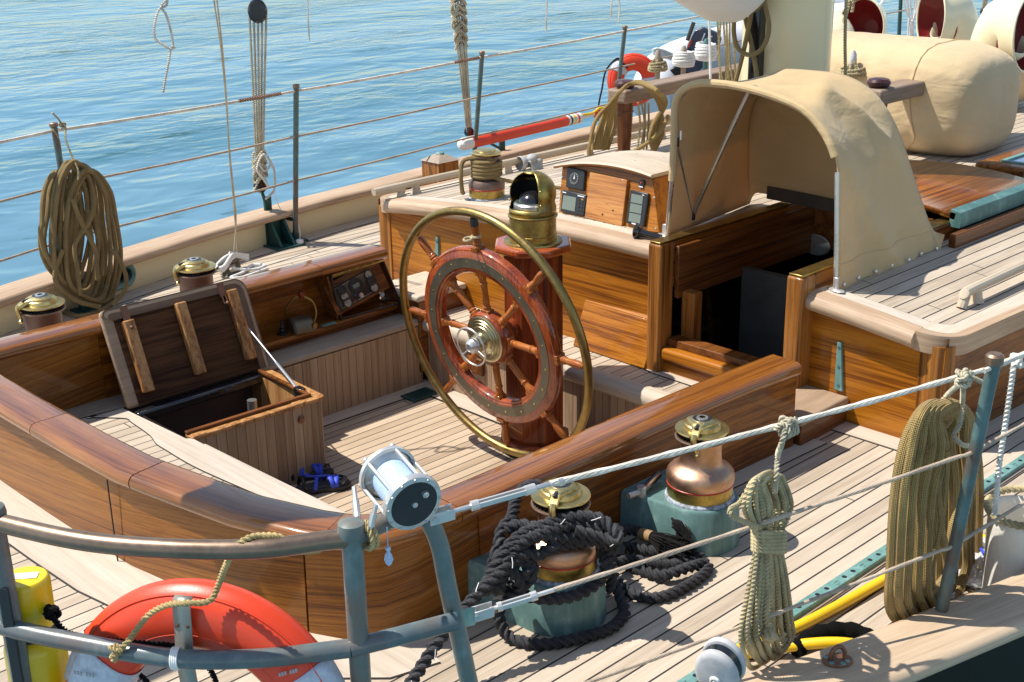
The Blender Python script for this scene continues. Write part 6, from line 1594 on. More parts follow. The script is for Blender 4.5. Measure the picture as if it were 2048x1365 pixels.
# ---------------------------------------------------------------- gold coil on the near stanchion
c1 = thing('rope_coil', 'big gold braided rope coil hung beside the near stanchion', 'rope coil', at(1870, 900, z=.7))
a = MB(); rg = random.Random(4)
Yn = nb.y+.10
def A3(px, py, d=0): return Vector(at(px, py, y=Yn+d))
NL = 13
for i in range(NL):
    t = i/(NL-1)
    lx = 1792+78*t+rg.uniform(-3, 3); rx = 1860+90*t+rg.uniform(-3, 3); tx = 1862+50*t; ty = 806+rg.uniform(-3, 4)+abs(t-.5)*12
    by = 1250-40*t+rg.uniform(-8, 10); d = .045*(1-t)*0+rg.uniform(-.015, .015)
    f_ = -.03+.02*sin(i*2.1); bk = .05+.02*cos(i*1.7)
    loop = [A3(tx, ty, d), A3(tx-28-10*t, ty+22, f_), A3(lx+18, 890, f_), A3(lx, 990, f_), A3(lx-8, 1120, f_), A3(lx-10+4*t, by-30, f_), A3(lx+20, by+6, f_*.3), A3((lx+rx)/2+10, by-12, bk), A3(rx+2, by-70, bk), A3(rx+4, 1080, bk), A3(rx+6, 960, bk), A3(rx-2, 880, bk), A3(tx+28, ty+25, bk*.6)]
    a.tube(cr(loop, .022, closed=True)[:-1], .0148, n=8, closed=True)
for pts in (((1890, 900), (1885, 1000), (1870, 1080), (1850, 1180)), ((1940, 900), (1930, 1000), (1905, 1060), (1900, 1200)), ((1870, 960), (1880, 1060), (1895, 1120), (1898, 1190)), ((1850, 1190), (1880, 1170), (1910, 1130))):
    braid(a, [A3(x, y, -.035) for x, y in pts], .0148)
a.build('rope', M['rtan2'], c1)
a = MB()
for yy in (1160, 1188): 
    q = A3(1898, yy, -.037); a.tube([q+Vector((0, 0, .008)), q-Vector((0, 0, .008))], .0165, n=12)
a.build('tape_band', M['white'], c1)
a = MB(); kq = Vector(at(1927, 757, y=ns_top.y+.004)); 
laid(a, [A3(1872, 820, -.02), A3(1895, 790, -.01), kq+Vector((0, 0, -.005)), kq+Vector((.01, 0, .016)), kq+Vector((.02, .01, 0)), A3(1925, 800, -.03), A3(1920, 850, -.05), A3(1908, 872, -.055), A3(1925, 890, -.055), A3(1940, 892, -.05)], .0075)
laid(a, [kq+Vector((.018*cos(k*1.9), .016*sin(k*1.9), .016*sin(k*1.3))) for k in range(11)], .007); laid(a, [kq, kq+Vector((.03, -.01, -.006)), kq+Vector((.055, -.02, -.02))], .007); a.build('lashing', M['rcream'], c1)
# ---------------------------------------------------------------- narrow gasket coil on the near lifelines
c2 = thing('rope_coil', 'narrow khaki laid rope coil wrapped round its middle, hung from the near lifeline', 'rope coil', at(1540, 1100, z=.5))
Yg = Vector(at(1560, 860, z=.92)).y+.12
def A4(px, py, d=0): return Vector(at(px, py, y=Yg+d))
a = MB(); rg = random.Random(9); NL = 12
for i in range(NL):
    t = i/(NL-1); up_w = 1.0
    lx = 1492+52*t; rx = 1528+50*t
    f_ = -.022+.012*sin(i*2.3); bk = .022+.012*cos(i*1.9)
    top_ = [A4(1530+26*(t-.5)+14, 945+abs(t-.4)*14, 0), A4((1492+1530)/2-8+24*t, 962+10*abs(t-.5), f_)]
    waistL = 1512+22*t; waistR = 1535+26*t
    bl_ = 1482+rg.uniform(-4, 4)+62*t; br_ = 1530+52*t+rg.uniform(-4, 4); by = 1318-40*t*rg.uniform(.6, 1)+rg.uniform(-14, 14)
    loop = top_+[A4(lx-4, 1015, f_), A4(waistL, 1070, f_*.8), A4(waistL-1, 1100, f_*.8), A4((waistL+bl_)/2, 1180, f_), A4(bl_, 1260, f_), A4(bl_+6, by-20, f_), A4((bl_+br_)/2, by+8, 0), A4(br_+6, by-22, bk), A4(br_+4, 1245, bk), A4((waistR+br_)/2+4, 1170, bk), A4(waistR, 1098, bk*.8), A4(waistR, 1070, bk*.8), A4(rx+4, 1015, bk), A4(rx-10, 965, bk*.7)]
    P_ = cr(loop, .0032, closed=True)[:-1]
    a.tube(P_, .0078, n=9, closed=True, lobes=3, pitch=.033)
for i in range(6):
    yy = 1064+i*7.2; pts = []
    for k in range(12): an = 2*pi*k/12; pts.append(A4(1538+31*cos(an), yy+3.5*sin(an)+i*0+2*cos(an), -.045*sin(an)))
    a.tube(cr(pts, .0032, closed=True)[:-1], .0078, n=9, closed=True, lobes=3, pitch=.033)
laid(a, [A4(1520, 1055, -.04), A4(1490, 1045, -.03), A4(1462, 1030, -.02), A4(1462, 1018, -.015), A4(1478, 1008, -.01), A4(1490, 990, -.01)], .0075)
laid(a, [A4(1540, 1150, -.03), A4(1532, 1200, -.035), A4(1532, 1240, -.04), A4(1538, 1262, -.045)], .0078)
for k in range(4): a.torus((0, 0, 0), .017-.002*(k % 2), .0065, Matrix.Translation(A4(1537, 1270, -.048)) @ Matrix.Rotation(k*.8, 4, 'X') @ Matrix.Rotation(k*.6, 4, 'Y'), n=18, m=7)
a.build('rope', M['rlaid'], c2)
a = MB(); kq = Vector(at(1572, 858, z=.905)); kq = A1.lerp(L1[0], (A1.x-kq.x)/(A1.x-L1[0].x)) if False else Vector(at(1574, 858, y=ns_top.y+.03*0+(kq.y-ns_top.y)))
laid(a, [A4(1550, 985, -.02), A4(1553, 950, -.03), A4(1556, 910, -.02), kq+Vector((-.02, 0, -.035)), kq+Vector((-.015, -.008, .01)), kq+Vector((0, -.01, .022)), kq+Vector((.015, .01, 0))], .0075)
laid(a, [kq+Vector((-.022+.0038*k, .017*cos(k*1.6), .019*sin(k*1.6))) for k in range(14)], .0072); laid(a, [kq+Vector((.014*cos(k*2.1), .013*sin(k*1.5), .014+.013*sin(k*2.1))) for k in range(9)], .007); a.build('lashing', M['rcream'], c2)
# ---------------------------------------------------------------- black mooring rope round the near winch
Z = lambda px, py, z: Vector(at(px, py, z=z))
br_ = thing('mooring_rope', 'thick black three strand mooring rope wrapped round the near winch', 'mooring rope', (W2[0], W2[1], 0))
w2 = Vector((W2[0], W2[1], 0))
a = MB(); RB = .0200
def ring(r, z, a0, a1, n=14, dz=0): return [w2+Vector((r*cos(radians(a0+(a1-a0)*i/n)), r*sin(radians(a0+(a1-a0)*i/n)), z+dz*i/n)) for i in range(n+1)]
# standing part from lower left up to the winch, then the turns and the falls
main = [Z(800, 1400, .05), Z(836, 1345, .09), Z(872, 1290, .14), Z(905, 1245, .18), Z(940, 1205, .215), Z(975, 1170, .25), Z(1010, 1135, .285), Z(1028, 1095, .315), Z(1050, 1072, .335), Z(1100, 1046, .36), Z(1150, 1034, .37), Z(1200, 1038, .365), Z(1228, 1062, .345), Z(1236, 1078, .33), Z(1205, 1075, .32), Z(1150, 1062, .34)]
laid(a, main, RB, n=15)
laid(a, [Z(1020, 1128, .27), Z(1000, 1095, .30), Z(1004, 1060, .33), Z(1024, 1035, .35), Z(1030, 1005, .36), Z(1040, 985, .375), Z(1058, 972, .38), Z(1078, 972, .37)], RB, n=15)
laid(a, [Z(985, 1140, .24), Z(992, 1112, .27), Z(1022, 1096, .29), Z(1055, 1092, .30), Z(1062, 1115, .28), Z(1052, 1145, .25), Z(1030, 1155, .23)], RB, n=15)
laid(a, [Z(1085, 1105, .28), Z(1120, 1092, .29), Z(1165, 1085, .285), Z(1200, 1068, .30)], RB, n=15)
laid(a, [Z(1170, 1062, .32), Z(1212, 1100, .25), Z(1214, 1130, .22), Z(1196, 1165, .17), Z(1150, 1192, .15), Z(1090, 1198, .15), Z(1035, 1185, .16), Z(1000, 1155, .19), Z(985, 1140, .22), Z(990, 1130, .25)], RB, n=15)
laid(a, [Z(1000, 1190, .15), Z(998, 1215, .10), Z(1000, 1245, .055), Z(1020, 1275, .02), Z(1060, 1288, .0165), Z(1110, 1287, .0165), Z(1170, 1275, .0165), Z(1220, 1258, .0165), Z(1248, 1230, .0165), Z(1245, 1205, .03), Z(1232, 1170, .05), Z(1222, 1140, .08), Z(1225, 1105, .10), Z(1218, 1085, .16)], RB, n=15)
laid(a, [Z(1225, 1150, .03), Z(1250, 1178, .0165), Z(1290, 1195, .0165), Z(1330, 1193, .0165), Z(1375, 1172, .0165), Z(1412, 1145, .0165), Z(1412, 1128, .0165), Z(1380, 1135, .035), Z(1330, 1150, .03), Z(1280, 1140, .0165), Z(1245, 1122, .02), Z(1225, 1105, .05), Z(1225, 1070, .10), Z(1235, 1058, .16)], RB, n=15)
laid(a, [Z(1225, 1100, .06), Z(1258, 1095, .03), Z(1300, 1102, .03), Z(1330, 1105, .035), Z(1365, 1110, .04)], RB, n=15)
laid(a, [Z(1225, 1070, .09), Z(1262, 1060, .06), Z(1285, 1068, .05)], RB, n=15)
laid(a, [Z(1000, 1165, .22), Z(1015, 1120, .29), Z(1050, 1085, .33), Z(1100, 1062, .345), Z(1160, 1050, .345), Z(1205, 1060, .335)], RB, n=15)
laid(a, [Z(1005, 1180, .20), Z(970, 1178, .22), Z(985, 1150, .25), Z(1015, 1130, .28), Z(1045, 1110, .30), Z(1075, 1112, .29)], RB, n=15)
laid(a, [Z(990, 1100, .30), Z(1000, 1130, .28), Z(1030, 1150, .25), Z(1040, 1180, .20), Z(1010, 1200, .17)], RB, n=15)
laid(a, [Z(978, 1150, .26), Z(1000, 1118, .30), Z(1030, 1080, .335), Z(1075, 1055, .35), Z(1130, 1050, .345), Z(1190, 1056, .33), Z(1230, 1085, .30), Z(1238, 1105, .27)], RB, n=15)
laid(a, [Z(1010, 1060, .34), Z(1040, 1050, .35), Z(1090, 1062, .34), Z(1110, 1085, .31), Z(1090, 1105, .29), Z(1050, 1120, .28), Z(1015, 1140, .26), Z(1000, 1165, .22)], RB, n=15)
laid(a, [Z(968, 1165, .24), Z(990, 1175, .21), Z(1020, 1180, .18), Z(1055, 1165, .21), Z(1065, 1140, .25), Z(1060, 1115, .28)], RB, n=15)
laid(a, [Z(1000, 1140, .27), Z(1020, 1105, .31), Z(1060, 1078, .34), Z(1120, 1075, .32), Z(1180, 1082, .30), Z(1215, 1090, .28), Z(1222, 1110, .24)], RB, n=15)
laid(a, [Z(1230, 1130, .05), Z(1262, 1120, .03), Z(1310, 1128, .02), Z(1360, 1128, .02), Z(1395, 1118, .02), Z(1400, 1108, .03)], RB, n=15)
laid(a, [Z(1180, 1090, .25), Z(1210, 1120, .19), Z(1222, 1160, .10), Z(1215, 1180, .06)], RB, n=15)
a.build('rope', M['rblack'], br_)
a = MB(); rg = random.Random(2)
for i in range(46):                                                 # pale marker yarn flecks along the rope
    k = rg.randrange(8, len(main)*0+200)
mp = cr(main, .01)
for i in range(4, len(mp)-6, 11):
    p, q = mp[i], mp[i+1]; d = (q-p).normalized(); s = d.orthogonal().normalized(); an = rg.uniform(0, 6); s = Matrix.Rotation(an, 3, d) @ s; s = (s+(CAM-p).normalized()*1.2); s = (s-d*s.dot(d)).normalized(); w_2 = d.cross(s)
    a.tube([p+s*RB*1.0+w_2*RB*.4-d*.012, p+s*RB*1.07, p+s*RB*.98-w_2*RB*.5+d*.013], .0013, n=5)
a.build('marker_yarn', M['white'], br_)
a = MB(); q0 = Z(1288, 1070, .05); q1 = Z(1305, 1075, .055); q2 = Z(1330, 1090, .06); q3 = Z(1378, 1105, .05)
a.tube([q0+(q0-q1)*.3, q1], .021, n=14); a.build('whipping', M['leather'], br_)
a = MB(); ax_ = (q3-q1).normalized()
for i in range(230):
    an = rg.uniform(0, 2*pi); r0 = rg.uniform(.004, .019); sd2 = ax_.orthogonal().normalized(); sd2 = Matrix.Rotation(an, 3, ax_) @ sd2
    L_2 = rg.uniform(.6, 1.1); r1 = r0*rg.uniform(1.3, 2.3)
    a.tube([q1+sd2*r0, q2+sd2*r1+Vector((0, 0, rg.uniform(-.006, .01))), q1.lerp(q3, L_2)+sd2*r1*1.1+Vector((rg.uniform(-.01, .01), 0, rg.uniform(-.02, .01)))], .0016, n=4)
for i in range(200):
    b0 = q1.lerp(q3, rg.uniform(.65, .95))+Vector((0, 0, .012)); tipp = Z(1352+rg.uniform(-10, 14), 1032+rg.uniform(-8, 26), .12); md2 = b0.lerp(tipp, .5)+Vector((.012, -.012, .004))
    a.tube([b0+Vector((rg.uniform(-.012, .012), rg.uniform(-.012, .012), 0)), md2+Vector((rg.uniform(-.012, .012), rg.uniform(-.012, .012), 0)), tipp], .0015, n=4)
tas = a.build('tassel', M['tassel'], br_)
# ---------------------------------------------------------------- tackles on the far rail
def block(par, c, r, face, th=.03, m=None):
    F = Vector((cos(face), sin(face), 0)); X = align(c, F)
    a = MB()
    for s_ in (-1, 1): a.lathe([(.0001, s_*th*.5), (r*.8, s_*th*.5), (r*.97, s_*th*.36), (r, s_*th*.2), (r*.97, s_*th*.12), (.0001, s_*th*.1)], 24, X @ Matrix.Diagonal((1, 1.22, 1, 1)))
    a.build('cheek', m or M['blackg'], par)
    a = MB(); a.lathe([(r*.86, -th*.12), (r*.78, 0), (r*.86, th*.12)], 20, X, cap=False); a.build('sheave', M['black'], par)
def tackle(lbl, lbl2, topc, botc, base, rb, knots):
    t = thing('tackle', lbl, 'tackle', base)
    topc = Vector(topc); botc = Vector(botc)
    fc = atan2(CAM.y-botc.y, CAM.x-botc.x)
    block(t, topc, rb, fc, .07); block(t, botc, rb*.62, fc+.5, .06)
    a = MB(); a.tube([Vector(base), botc], .011, n=8); a.box(base[0]-.025, base[0]+.025, base[1]-.01, base[1]+.01, base[2]-.02, base[2]+.09); a.build('chainplate', M['tealg'], t, bevel=.003)
    sd3 = Vector((-sin(fc), cos(fc), 0)); a = MB()
    for k in range(5):
        o = (k-2)*rb*.36; dp = .012*(-1)**k
        laid(a, [topc-Vector((0, 0, rb*.5))+sd3*o*1.15, topc.lerp(botc, .5)+sd3*o*.75+Vector((cos(fc), sin(fc), 0))*dp, botc+Vector((0, 0, rb*.3))+sd3*o*.42+Vector((cos(fc), sin(fc), 0))*dp], .0082, n=9)
    for (f0, n_, R) in knots:
        c = topc.lerp(botc, f0); rgk = random.Random(int(f0*100)+3); pts = []
        for i in range(n_*8):
            an = 2*pi*i/8; pts.append(c+sd3*(R*cos(an))+Vector((cos(fc), sin(fc), 0))*(R*.8*sin(an)+.005)+Vector((0, 0, (.030*sin(an*1.5+i*.3)-i*.0045+n_*.018))))
        laid(a, pts, .0088, n=9)
    a.build('fall', M['rcream'], t)
    return t
base1 = Vector((4.33, yo(4.33)-.10, .2))
b1 = Vector(at(520, 372, y=base1.y)); t1_ = Vector(at(515, 22, y=base1.y-.06))
tk1 = tackle('runner tackle with black blocks and knotted cream falls by the green bracket', '', t1_, b1, base1, .058, ((.88, 4, .040), (.97, 2, .036)))
a = MB(); laid(a, [b1+Vector((.03, -.04, .20)), b1+Vector((.075, -.05, .10)), b1+Vector((.07, -.05, -.02)), b1+Vector((.03, -.05, -.06)), b1+Vector((0, -.05, -.075))], .0085, n=9)
laid(a, [b1+Vector((-.04, -.06, .16)), b1+Vector((.0, -.06, .10)), b1+Vector((.05, -.06, .14)), b1+Vector((.0, -.06, .20)), b1+Vector((-.05, -.06, .12)), b1+Vector((-.01, -.06, .05)), b1+Vector((.02, -.06, .0))], .0085, n=9); a.build('bitter_end', M['rwhitel'], tk1)
base2 = Vector((6.55, yo(6.55)-.10, .22))
b2_ = Vector(at(938, 264, y=base2.y)); t2_ = Vector(at(913, -30, y=base2.y-.1))
tackle('second runner tackle, long knotted cream falls beside the red and white pole', '', t2_, b2_, base2, .05, ((.10, 4, .05), (.20, 4, .05), (.30, 3, .045), (.36, 3, .042)))
base3 = Vector(at(1965, 42, y=2.95)); b3_ = base3+Vector((0, 0, .1)); t3_ = base3+Vector((0, -.05, .7))
tackle('third black block tackle on the far rail near the right edge', '', t3_, b3_, base3, .05, ())
gcr = thing('rope_coil', 'dark gold coil hanging behind the right cowl at the top edge', 'rope coil', at(2008, 10, y=2.9))
a = MB()
for k in range(5): braid(a, [at(1996+k*5, -30, y=2.85), at(1998+k*5, 20, y=2.85), at(2004+k*4, 42, y=2.85), at(2012+k*4, 10, y=2.85), at(2012+k*5, -30, y=2.85)], .016)
a.build('rope', M['rtan'], gcr)
# rusty whippings where the tackles touch the top lifeline
def lpt(px, dz=.025):
    P = hline(dz); best = None
    for p, q in zip(P, P[1:]):
        for k in range(20):
            c = Vector(p).lerp(Vector(q), k/20); v = c-CAM; X_2 = 1024+FPX*v.dot(RT)/v.dot(FW)
            if best is None or abs(X_2-px) < best[0]: best = (abs(X_2-px), c)
    return best[1]
for px0, px1, nm in ((478, 562, 'rust brown cord wound on the far lifeline at the first tackle'), (908, 958, 'rust brown cord wound on the far lifeline at the second tackle')):
    a = MB(); laid(a, [lpt(px0+(px1-px0)*k/4) for k in range(5)], .0125, n=9); tag(a.build('rust_whipping', M['rrust']), nm, 'cord')
# bracket feet of the chain plate
cp_ = thing('chainplate_bracket', 'dark green bronze knee bracket bolted between deck and bulwark', 'bracket', at(575, 490, z=0))
q = Vector(at(575, 495, z=0)); yb = yo(q.x)-.15
a = MB(); a.box(q.x-.10, q.x+.11, yb-.17, yb, 0, .012); a.box(q.x-.09, q.x+.07, yb-.012, yb+.002, 0, .16); a.build('plate', M['tealg'], cp_, bevel=.003)
for dx in (-.05, .045):
    a = MB(); a.add([(q.x+dx-.009, yb-.15, .012), (q.x+dx-.009, yb-.005, .012), (q.x+dx-.009, yb-.005, .165), (q.x+dx-.009, yb-.05, .15), (q.x+dx+.009, yb-.15, .012), (q.x+dx+.009, yb-.005, .012), (q.x+dx+.009, yb-.005, .165), (q.x+dx+.009, yb-.05, .15)], [(0, 1, 2, 3), (7, 6, 5, 4), (0, 4, 5, 1), (1, 5, 6, 2), (2, 6, 7, 3), (3, 7, 4, 0)]); a.build('web', M['tealg'], cp_, bevel=.003)
a = MB(); q2 = Vector(at(600, 490, z=0)); a.tube(cr([Vector(at(545, 375, y=yb+.02)), Vector(at(562, 420, y=yb-.03)), Vector(at(592, 440, y=yb-.05)), Vector(at(600, 465, y=yb-.09)), q2+Vector((0, 0, .03))], .02), .0028, n=6); tag(a.build('thin_white_cable', M['white']), 'thin white cable dropping from the tackle to a deck plug', 'cable')
a = MB(); a.lathe([(.024, 0), (.024, .03), (.018, .034), (.008, .036), (.0001, .036)], 18, Matrix.Translation(q2)); tag(a.build('deck_plug', M['white'], bevel=0), 'small white round cable plug on the deck by the bracket', 'plug')
# ---------------------------------------------------------------- cleats
def cleat(lbl, c, ang, L_, m):
    t = thing('cleat', lbl, 'cleat', c); X = Tz(c[0], c[1], c[2], ang)
    a = MB(); a.tube([X @ Vector(p) for p in cr([(-L_, 0, .055), (-L_*.6, 0, .066), (0, 0, .062), (L_*.6, 0, .066), (L_, 0, .055)], .01)], lambda u: .016-.011*abs(2*u-1)**2, n=10); a.build('horn', m, t)
    a = MB()
    for s_ in (-1, 1): a.lathe([(.034, 0), (.018, .02), (.014, .06)], 12, X @ Matrix.Translation((s_*L_*.34, 0, 0)))
    a.box(-L_*.5, L_*.5, -.03, .03, 0, .008, X); a.build('foot', m, t, bevel=.003)
    return t
q = Vector(at(465, 545, z=0)); cleat('brown cleat with white rope beside the far winch', q, .35, .15, M['bronzepl'])
wr_ = thing('belayed_rope', 'white rope belayed in figure eights on the far deck cleat', 'rope', q)
a = MB(); Xc = Tz(q.x, q.y, 0, .35); pts = []
for i in range(6):
    s_ = 1 if i % 2 else -1; pts += [(s_*.10, .03, .04+.006*i), (s_*.115, -.03, .045+.006*i), (0, 0.01*s_, .085+.006*i)]
braid(a, [Xc @ Vector(p) for p in pts], .0082); braid(a, [Xc @ Vector(p) for p in ((-.05, -.04, .04), (.06, -.10, .012), (.16, -.11, .01), (.13, -.04, .012), (0, -.08, .012), (-.12, -.08, .012), (-.09, -.13, .01), (.02, -.15, .01), (.12, -.16, .01))], .0082)
a.build('turns', M['rwhite'], wr_)
twl = thing('slack_lines', 'pair of thin white lines rising from the far cleat out of the picture', 'rope', q)
a = MB(); yw_ = q.y-.02
for o in (0, 1): a.tube(cr([at(424+o*7, -60, y=yw_-.5), at(428+o*6, 0, y=yw_-.42), at(441+o*3, 90, y=yw_-.3), at(452+o, 200, y=yw_-.18), at(459-o, 300, y=yw_-.1), at(467-o*2, 380, y=yw_-.05), at(472-o*2, 440, y=yw_-.02), at(468+o*6, 505, y=yw_)], .03), .0042, n=7)
a.build('line', M['rcream'], twl)
q = Vector(at(25, 648, z=0)); cleat('dark bronze cleat at the left edge on the far deck', q, .35, .19, M['bronzepl'])
# ---------------------------------------------------------------- hanging tails above the water and rail
def tail(lbl, pts, r, y=1.2, m=None):
    a = MB(); laid(a, [at(px, py, y=y) for px, py in pts], r, n=9); tag(a.build('hanging_line', m or M['rwhitel']), lbl, 'rope', 'loose rope tails hanging from above')
tail('white laid tail knotted twice, hanging at upper left', [(328, -30), (334, 8), (318, 20), (309, 50), (310, 76), (326, 90), (345, 98), (343, 70), (332, 30), (322, 14), (334, -2), (336, -20)], .0065)
tail('frayed white tail end below the upper left knot', [(350, 96), (342, 96), (338, 120), (331, 155), (326, 186)], .0068)
tail('short straight white tail left of the long tackle', [(615, -20), (616, 40), (619, 82)], .0045)
tail('short white tail right of the long tackle', [(1094, -20), (1093, 30), (1092, 64)], .0055)
tail('left of two short white tails hanging near the sail', [(1232, -20), (1224, 0), (1222, 36)], .0055)
tail('right of two short white tails hanging near the sail', [(1234, -20), (1239, 10), (1237, 46)], .0055)
tail('thick white laid tail hanging from the near lifeline at right', [(2040, 722), (2028, 730), (2022, 770), (2010, 850), (1998, 930), (1990, 1015), (1988, 1030)], .0092, y=nb.y-.03)
a = MB(); kk = Vector(at(2036, 722, y=nb.y-.03)); laid(a, [kk+Vector((.02*cos(k*1.7), .016*sin(k*1.9), .012*sin(k*1.7))) for k in range(10)], .008); tag(a.build('lifeline_knot', M['rwhitel']), 'white rope knot on the near lifeline at the right edge', 'knot')
# ---------------------------------------------------------------- rail track, hose, black pads, eye, block
tr0 = Vector(at(1800, 1090, z=0)); tr1 = Vector(at(1385, 1370, z=0))
tr = thing('genoa_track', 'green bronze perforated track screwed along the near side deck', 'track', (tr0+tr1)/2)
yT = (tr0.y+tr1.y)/2
a = MB(); a.box(2.2, 5.2, yT-.020, yT+.020, .0, .022); a.build('bar', M['tealc'], tr, bevel=.003)
a = MB(); b_ = MB()
for i in range(60):
    x = 2.22+i*.05
    if i % 3 == 1: b_.lathe([(.013, .0221), (.012, .0235), (.0001, .0238)], 12, Matrix.Translation((x, yT, 0))); b_.box(x-.010, x+.010, yT-.001, yT+.001, .0236, .0242, mi=1)
    else: a.lathe([(.0085, .0222), (.0001, .0226)], 12, Matrix.Translation((x, yT, 0)))
o_ = a.build('hole_row', M['black'], tr); o_['kind'] = 'stuff'; o_ = b_.build('screw_row', [M['tealc'], M['black']], tr); o_['kind'] = 'stuff'
a = MB(); a.box(2.2, 5.2, yT-.030, yT+.030, -.001, .006); a.build('bedding_strip', M['greywood'], tr)
hs = thing('water_hose', 'bright yellow hose lying along the near side deck', 'hose', at(1700, 1190, z=.0))
HZ = .018
HP = [Z(1990, 1085, HZ+.06), Z(1955, 1078, HZ+.05), Z(1900, 1092, HZ+.02), Z(1840, 1118, HZ), Z(1760, 1165, HZ), Z(1680, 1210, HZ), Z(1590, 1256, HZ), Z(1500, 1290, HZ), Z(1400, 1330, HZ)]
a = MB(); a.tube(cr(HP, .02), .0165, n=16); a.tube(cr([Z(1440, 1318, HZ), Z(1500, 1306, HZ), Z(1560, 1296, HZ+.01), Z(1620, 1288, HZ+.03), Z(1680, 1286, HZ+.04), Z(1740, 1296, HZ+.03), Z(1820, 1325, HZ)], .02), .0165, n=16); a.build('hose', M['hose'], hs)
pd_ = thing('fleece_roll', 'black fleece roll lying behind the near cap rail', 'fleece roll', at(1660, 1280, z=0))
a = MB(); pts = [Z(1590, 1300, .03), Z(1625, 1275, .04), Z(1670, 1262, .045), Z(1715, 1266, .045), Z(1760, 1290, .03)]
a.tube(cr(pts, .015), lambda u: .026+.003*sin(u*40), n=16); a.build('roll', M['fleece'] if 'fleece' in M else M['tassel'], pd_)
ey = thing('pad_eye', 'rusty bronze pad eye screwed to the near cap rail', 'pad eye', at(1673, 1322, z=.207))
q = Vector(at(1675, 1322, z=.207)); ax2 = atan2(-(yo(q.x+.1)-yo(q.x)), .1)
X = Matrix.Translation(q) @ Matrix.Rotation(ax2-.35, 4, 'Z')
a = MB(); a.lathe([(.040, 0), (.040, .003), (.036, .006), (.0001, .007)], 26, X @ Matrix.Diagonal((1, .78, 1, 1))); a.build('plate', M['iron'], ey)
a = MB(); a.tube(cr([X @ Vector(p) for p in ((-.019, 0, .0), (-.019, 0, .02), (-.012, 0, .036), (0, 0, .042), (.012, 0, .036), (.019, 0, .02), (.019, 0, .0))], .004), .0062, n=10); a.build('loop', M['iron'], ey)
a = MB()
for sx, sy in ((.026, .014), (-.026, .012), (.005, -.022), (-.022, -.014), (.020, -.014)): a.lathe([(.0075, .005), (.006, .0075), (.0001, .008)], 12, X @ Matrix.Translation((sx, sy, 0)))
a.build('screw_heads', M['tealc'], ey)
bk = thing('wooden_block', 'bleached wooden pulley block standing above the near rail at the bottom edge', 'pulley block', at(1440, 1340, z=.3))
qc_ = Vector(at(1441, 1335, z=.36)); fc = atan2(CAM.y-qc_.y, CAM.x-qc_.x)-.35; F = Vector((cos(fc), sin(fc), -.22)).normalized(); X = align(qc_, F)
Rb = 46/FPX*(qc_-CAM).length
for s_ in (1, -1):
    prof2 = [(.0001, s_*.036), (Rb*.80, s_*.036), (Rb*.95, s_*.031), (Rb, s_*.024), (Rb*.97, s_*.014), (Rb*.9, s_*.012), (.0001, s_*.012)]
    a = MB(); a.lathe(prof2, 36, X @ Matrix.Rotation(0, 4, 'Z') @ Matrix.Diagonal((.96, 1.25, 1, 1))); a.build('cheek', M['blockw'], bk, angle=40)
a = MB(); a.lathe([(Rb*.90, -.012), (Rb*.72, 0), (Rb*.90, .012)], 30, X @ Matrix.Diagonal((.96, 1.2, 1, 1)), cap=False); a.build('sheave', M['blackg'], bk)
a = MB(); a.lathe([(Rb*.24, .036), (Rb*.22, .041), (Rb*.15, .042), (Rb*.14, .040), (Rb*.07, .040), (Rb*.06, .043), (.0001, .043)], 20, X @ Matrix.Translation((0, -.01, 0)), mis=[0, 0, 1, 1, 0, 0]); a.build('axle', [M['white'], M['dullst']], bk)
# ---------------------------------------------------------------- bucket, bag at the right edge
bu = thing('canvas_bucket', 'white canvas bucket with rope rim cut by the right edge', 'bucket', at(2052, 1140, z=0))
qb = Vector(at(2056, 1128, z=0.0)); qb.y = -yo(qb.x)+.36
qt = Vector(at(2052, 1000, z=.34)); 
a = MB(); rows = []
for i in range(9):
    t = i/8; rows.append([Vector((qt.x+(R2:=.10-.006*t)*cos(an)*(1+.06*sin(an*5+t*6)*t), qt.y+R2*sin(an)*(1+.05*sin(an*4+t*4)*t), .30*(1-t)+.005)) for an in [2*pi*k/28 for k in range(28)]])
a.grid(rows, closed=True, flip=True); a.build('side', M['bagw'], bu, solid=.004, angle=80)
a = MB(); laid(a, [Vector((qt.x+.105*cos(an), qt.y+.105*sin(an), .315+.012*cos(an))) for an in [2*pi*k/24 for k in range(25)]], .013); a.build('rope_rim', M['rlaid'], bu)
pb_ = thing('plastic_bag', 'crumpled clear plastic bag on the deck by the hose end', 'plastic bag', at(1980, 1130, z=0))
qq = Vector(at(1978, 1140, z=.03)); a = MB(); rg = random.Random(8); rows = []
for i in range(11):
    ph = pi*i/10; rows.append([Vector((qq.x+.13*sin(ph)*cos(an)*(1+.22*sin(an*3+i*1.3)+.12*sin(an*7+i)), qq.y+.11*sin(ph)*sin(an)*(1+.2*cos(an*4-i)), .055+.055*-cos(ph)*(1+.25*sin(an*5+i*2)))) for an in [2*pi*k/30 for k in range(30)]])
a.grid(rows, closed=True, flip=True); a.build('film', M['bag'], pb_, angle=25)
bs = thing('blue_strap', 'dark blue webbing loop on the clear bag', 'strap', at(1985, 1110, z=.1))
a = MB(); a.tube(cr([Z(1962, 1098, .12), Z(1972, 1112, .115), Z(1990, 1118, .115), Z(2008, 1110, .12), Z(2004, 1095, .12)], .01), .005, n=8); a.build('webbing', M['blue'], bs)
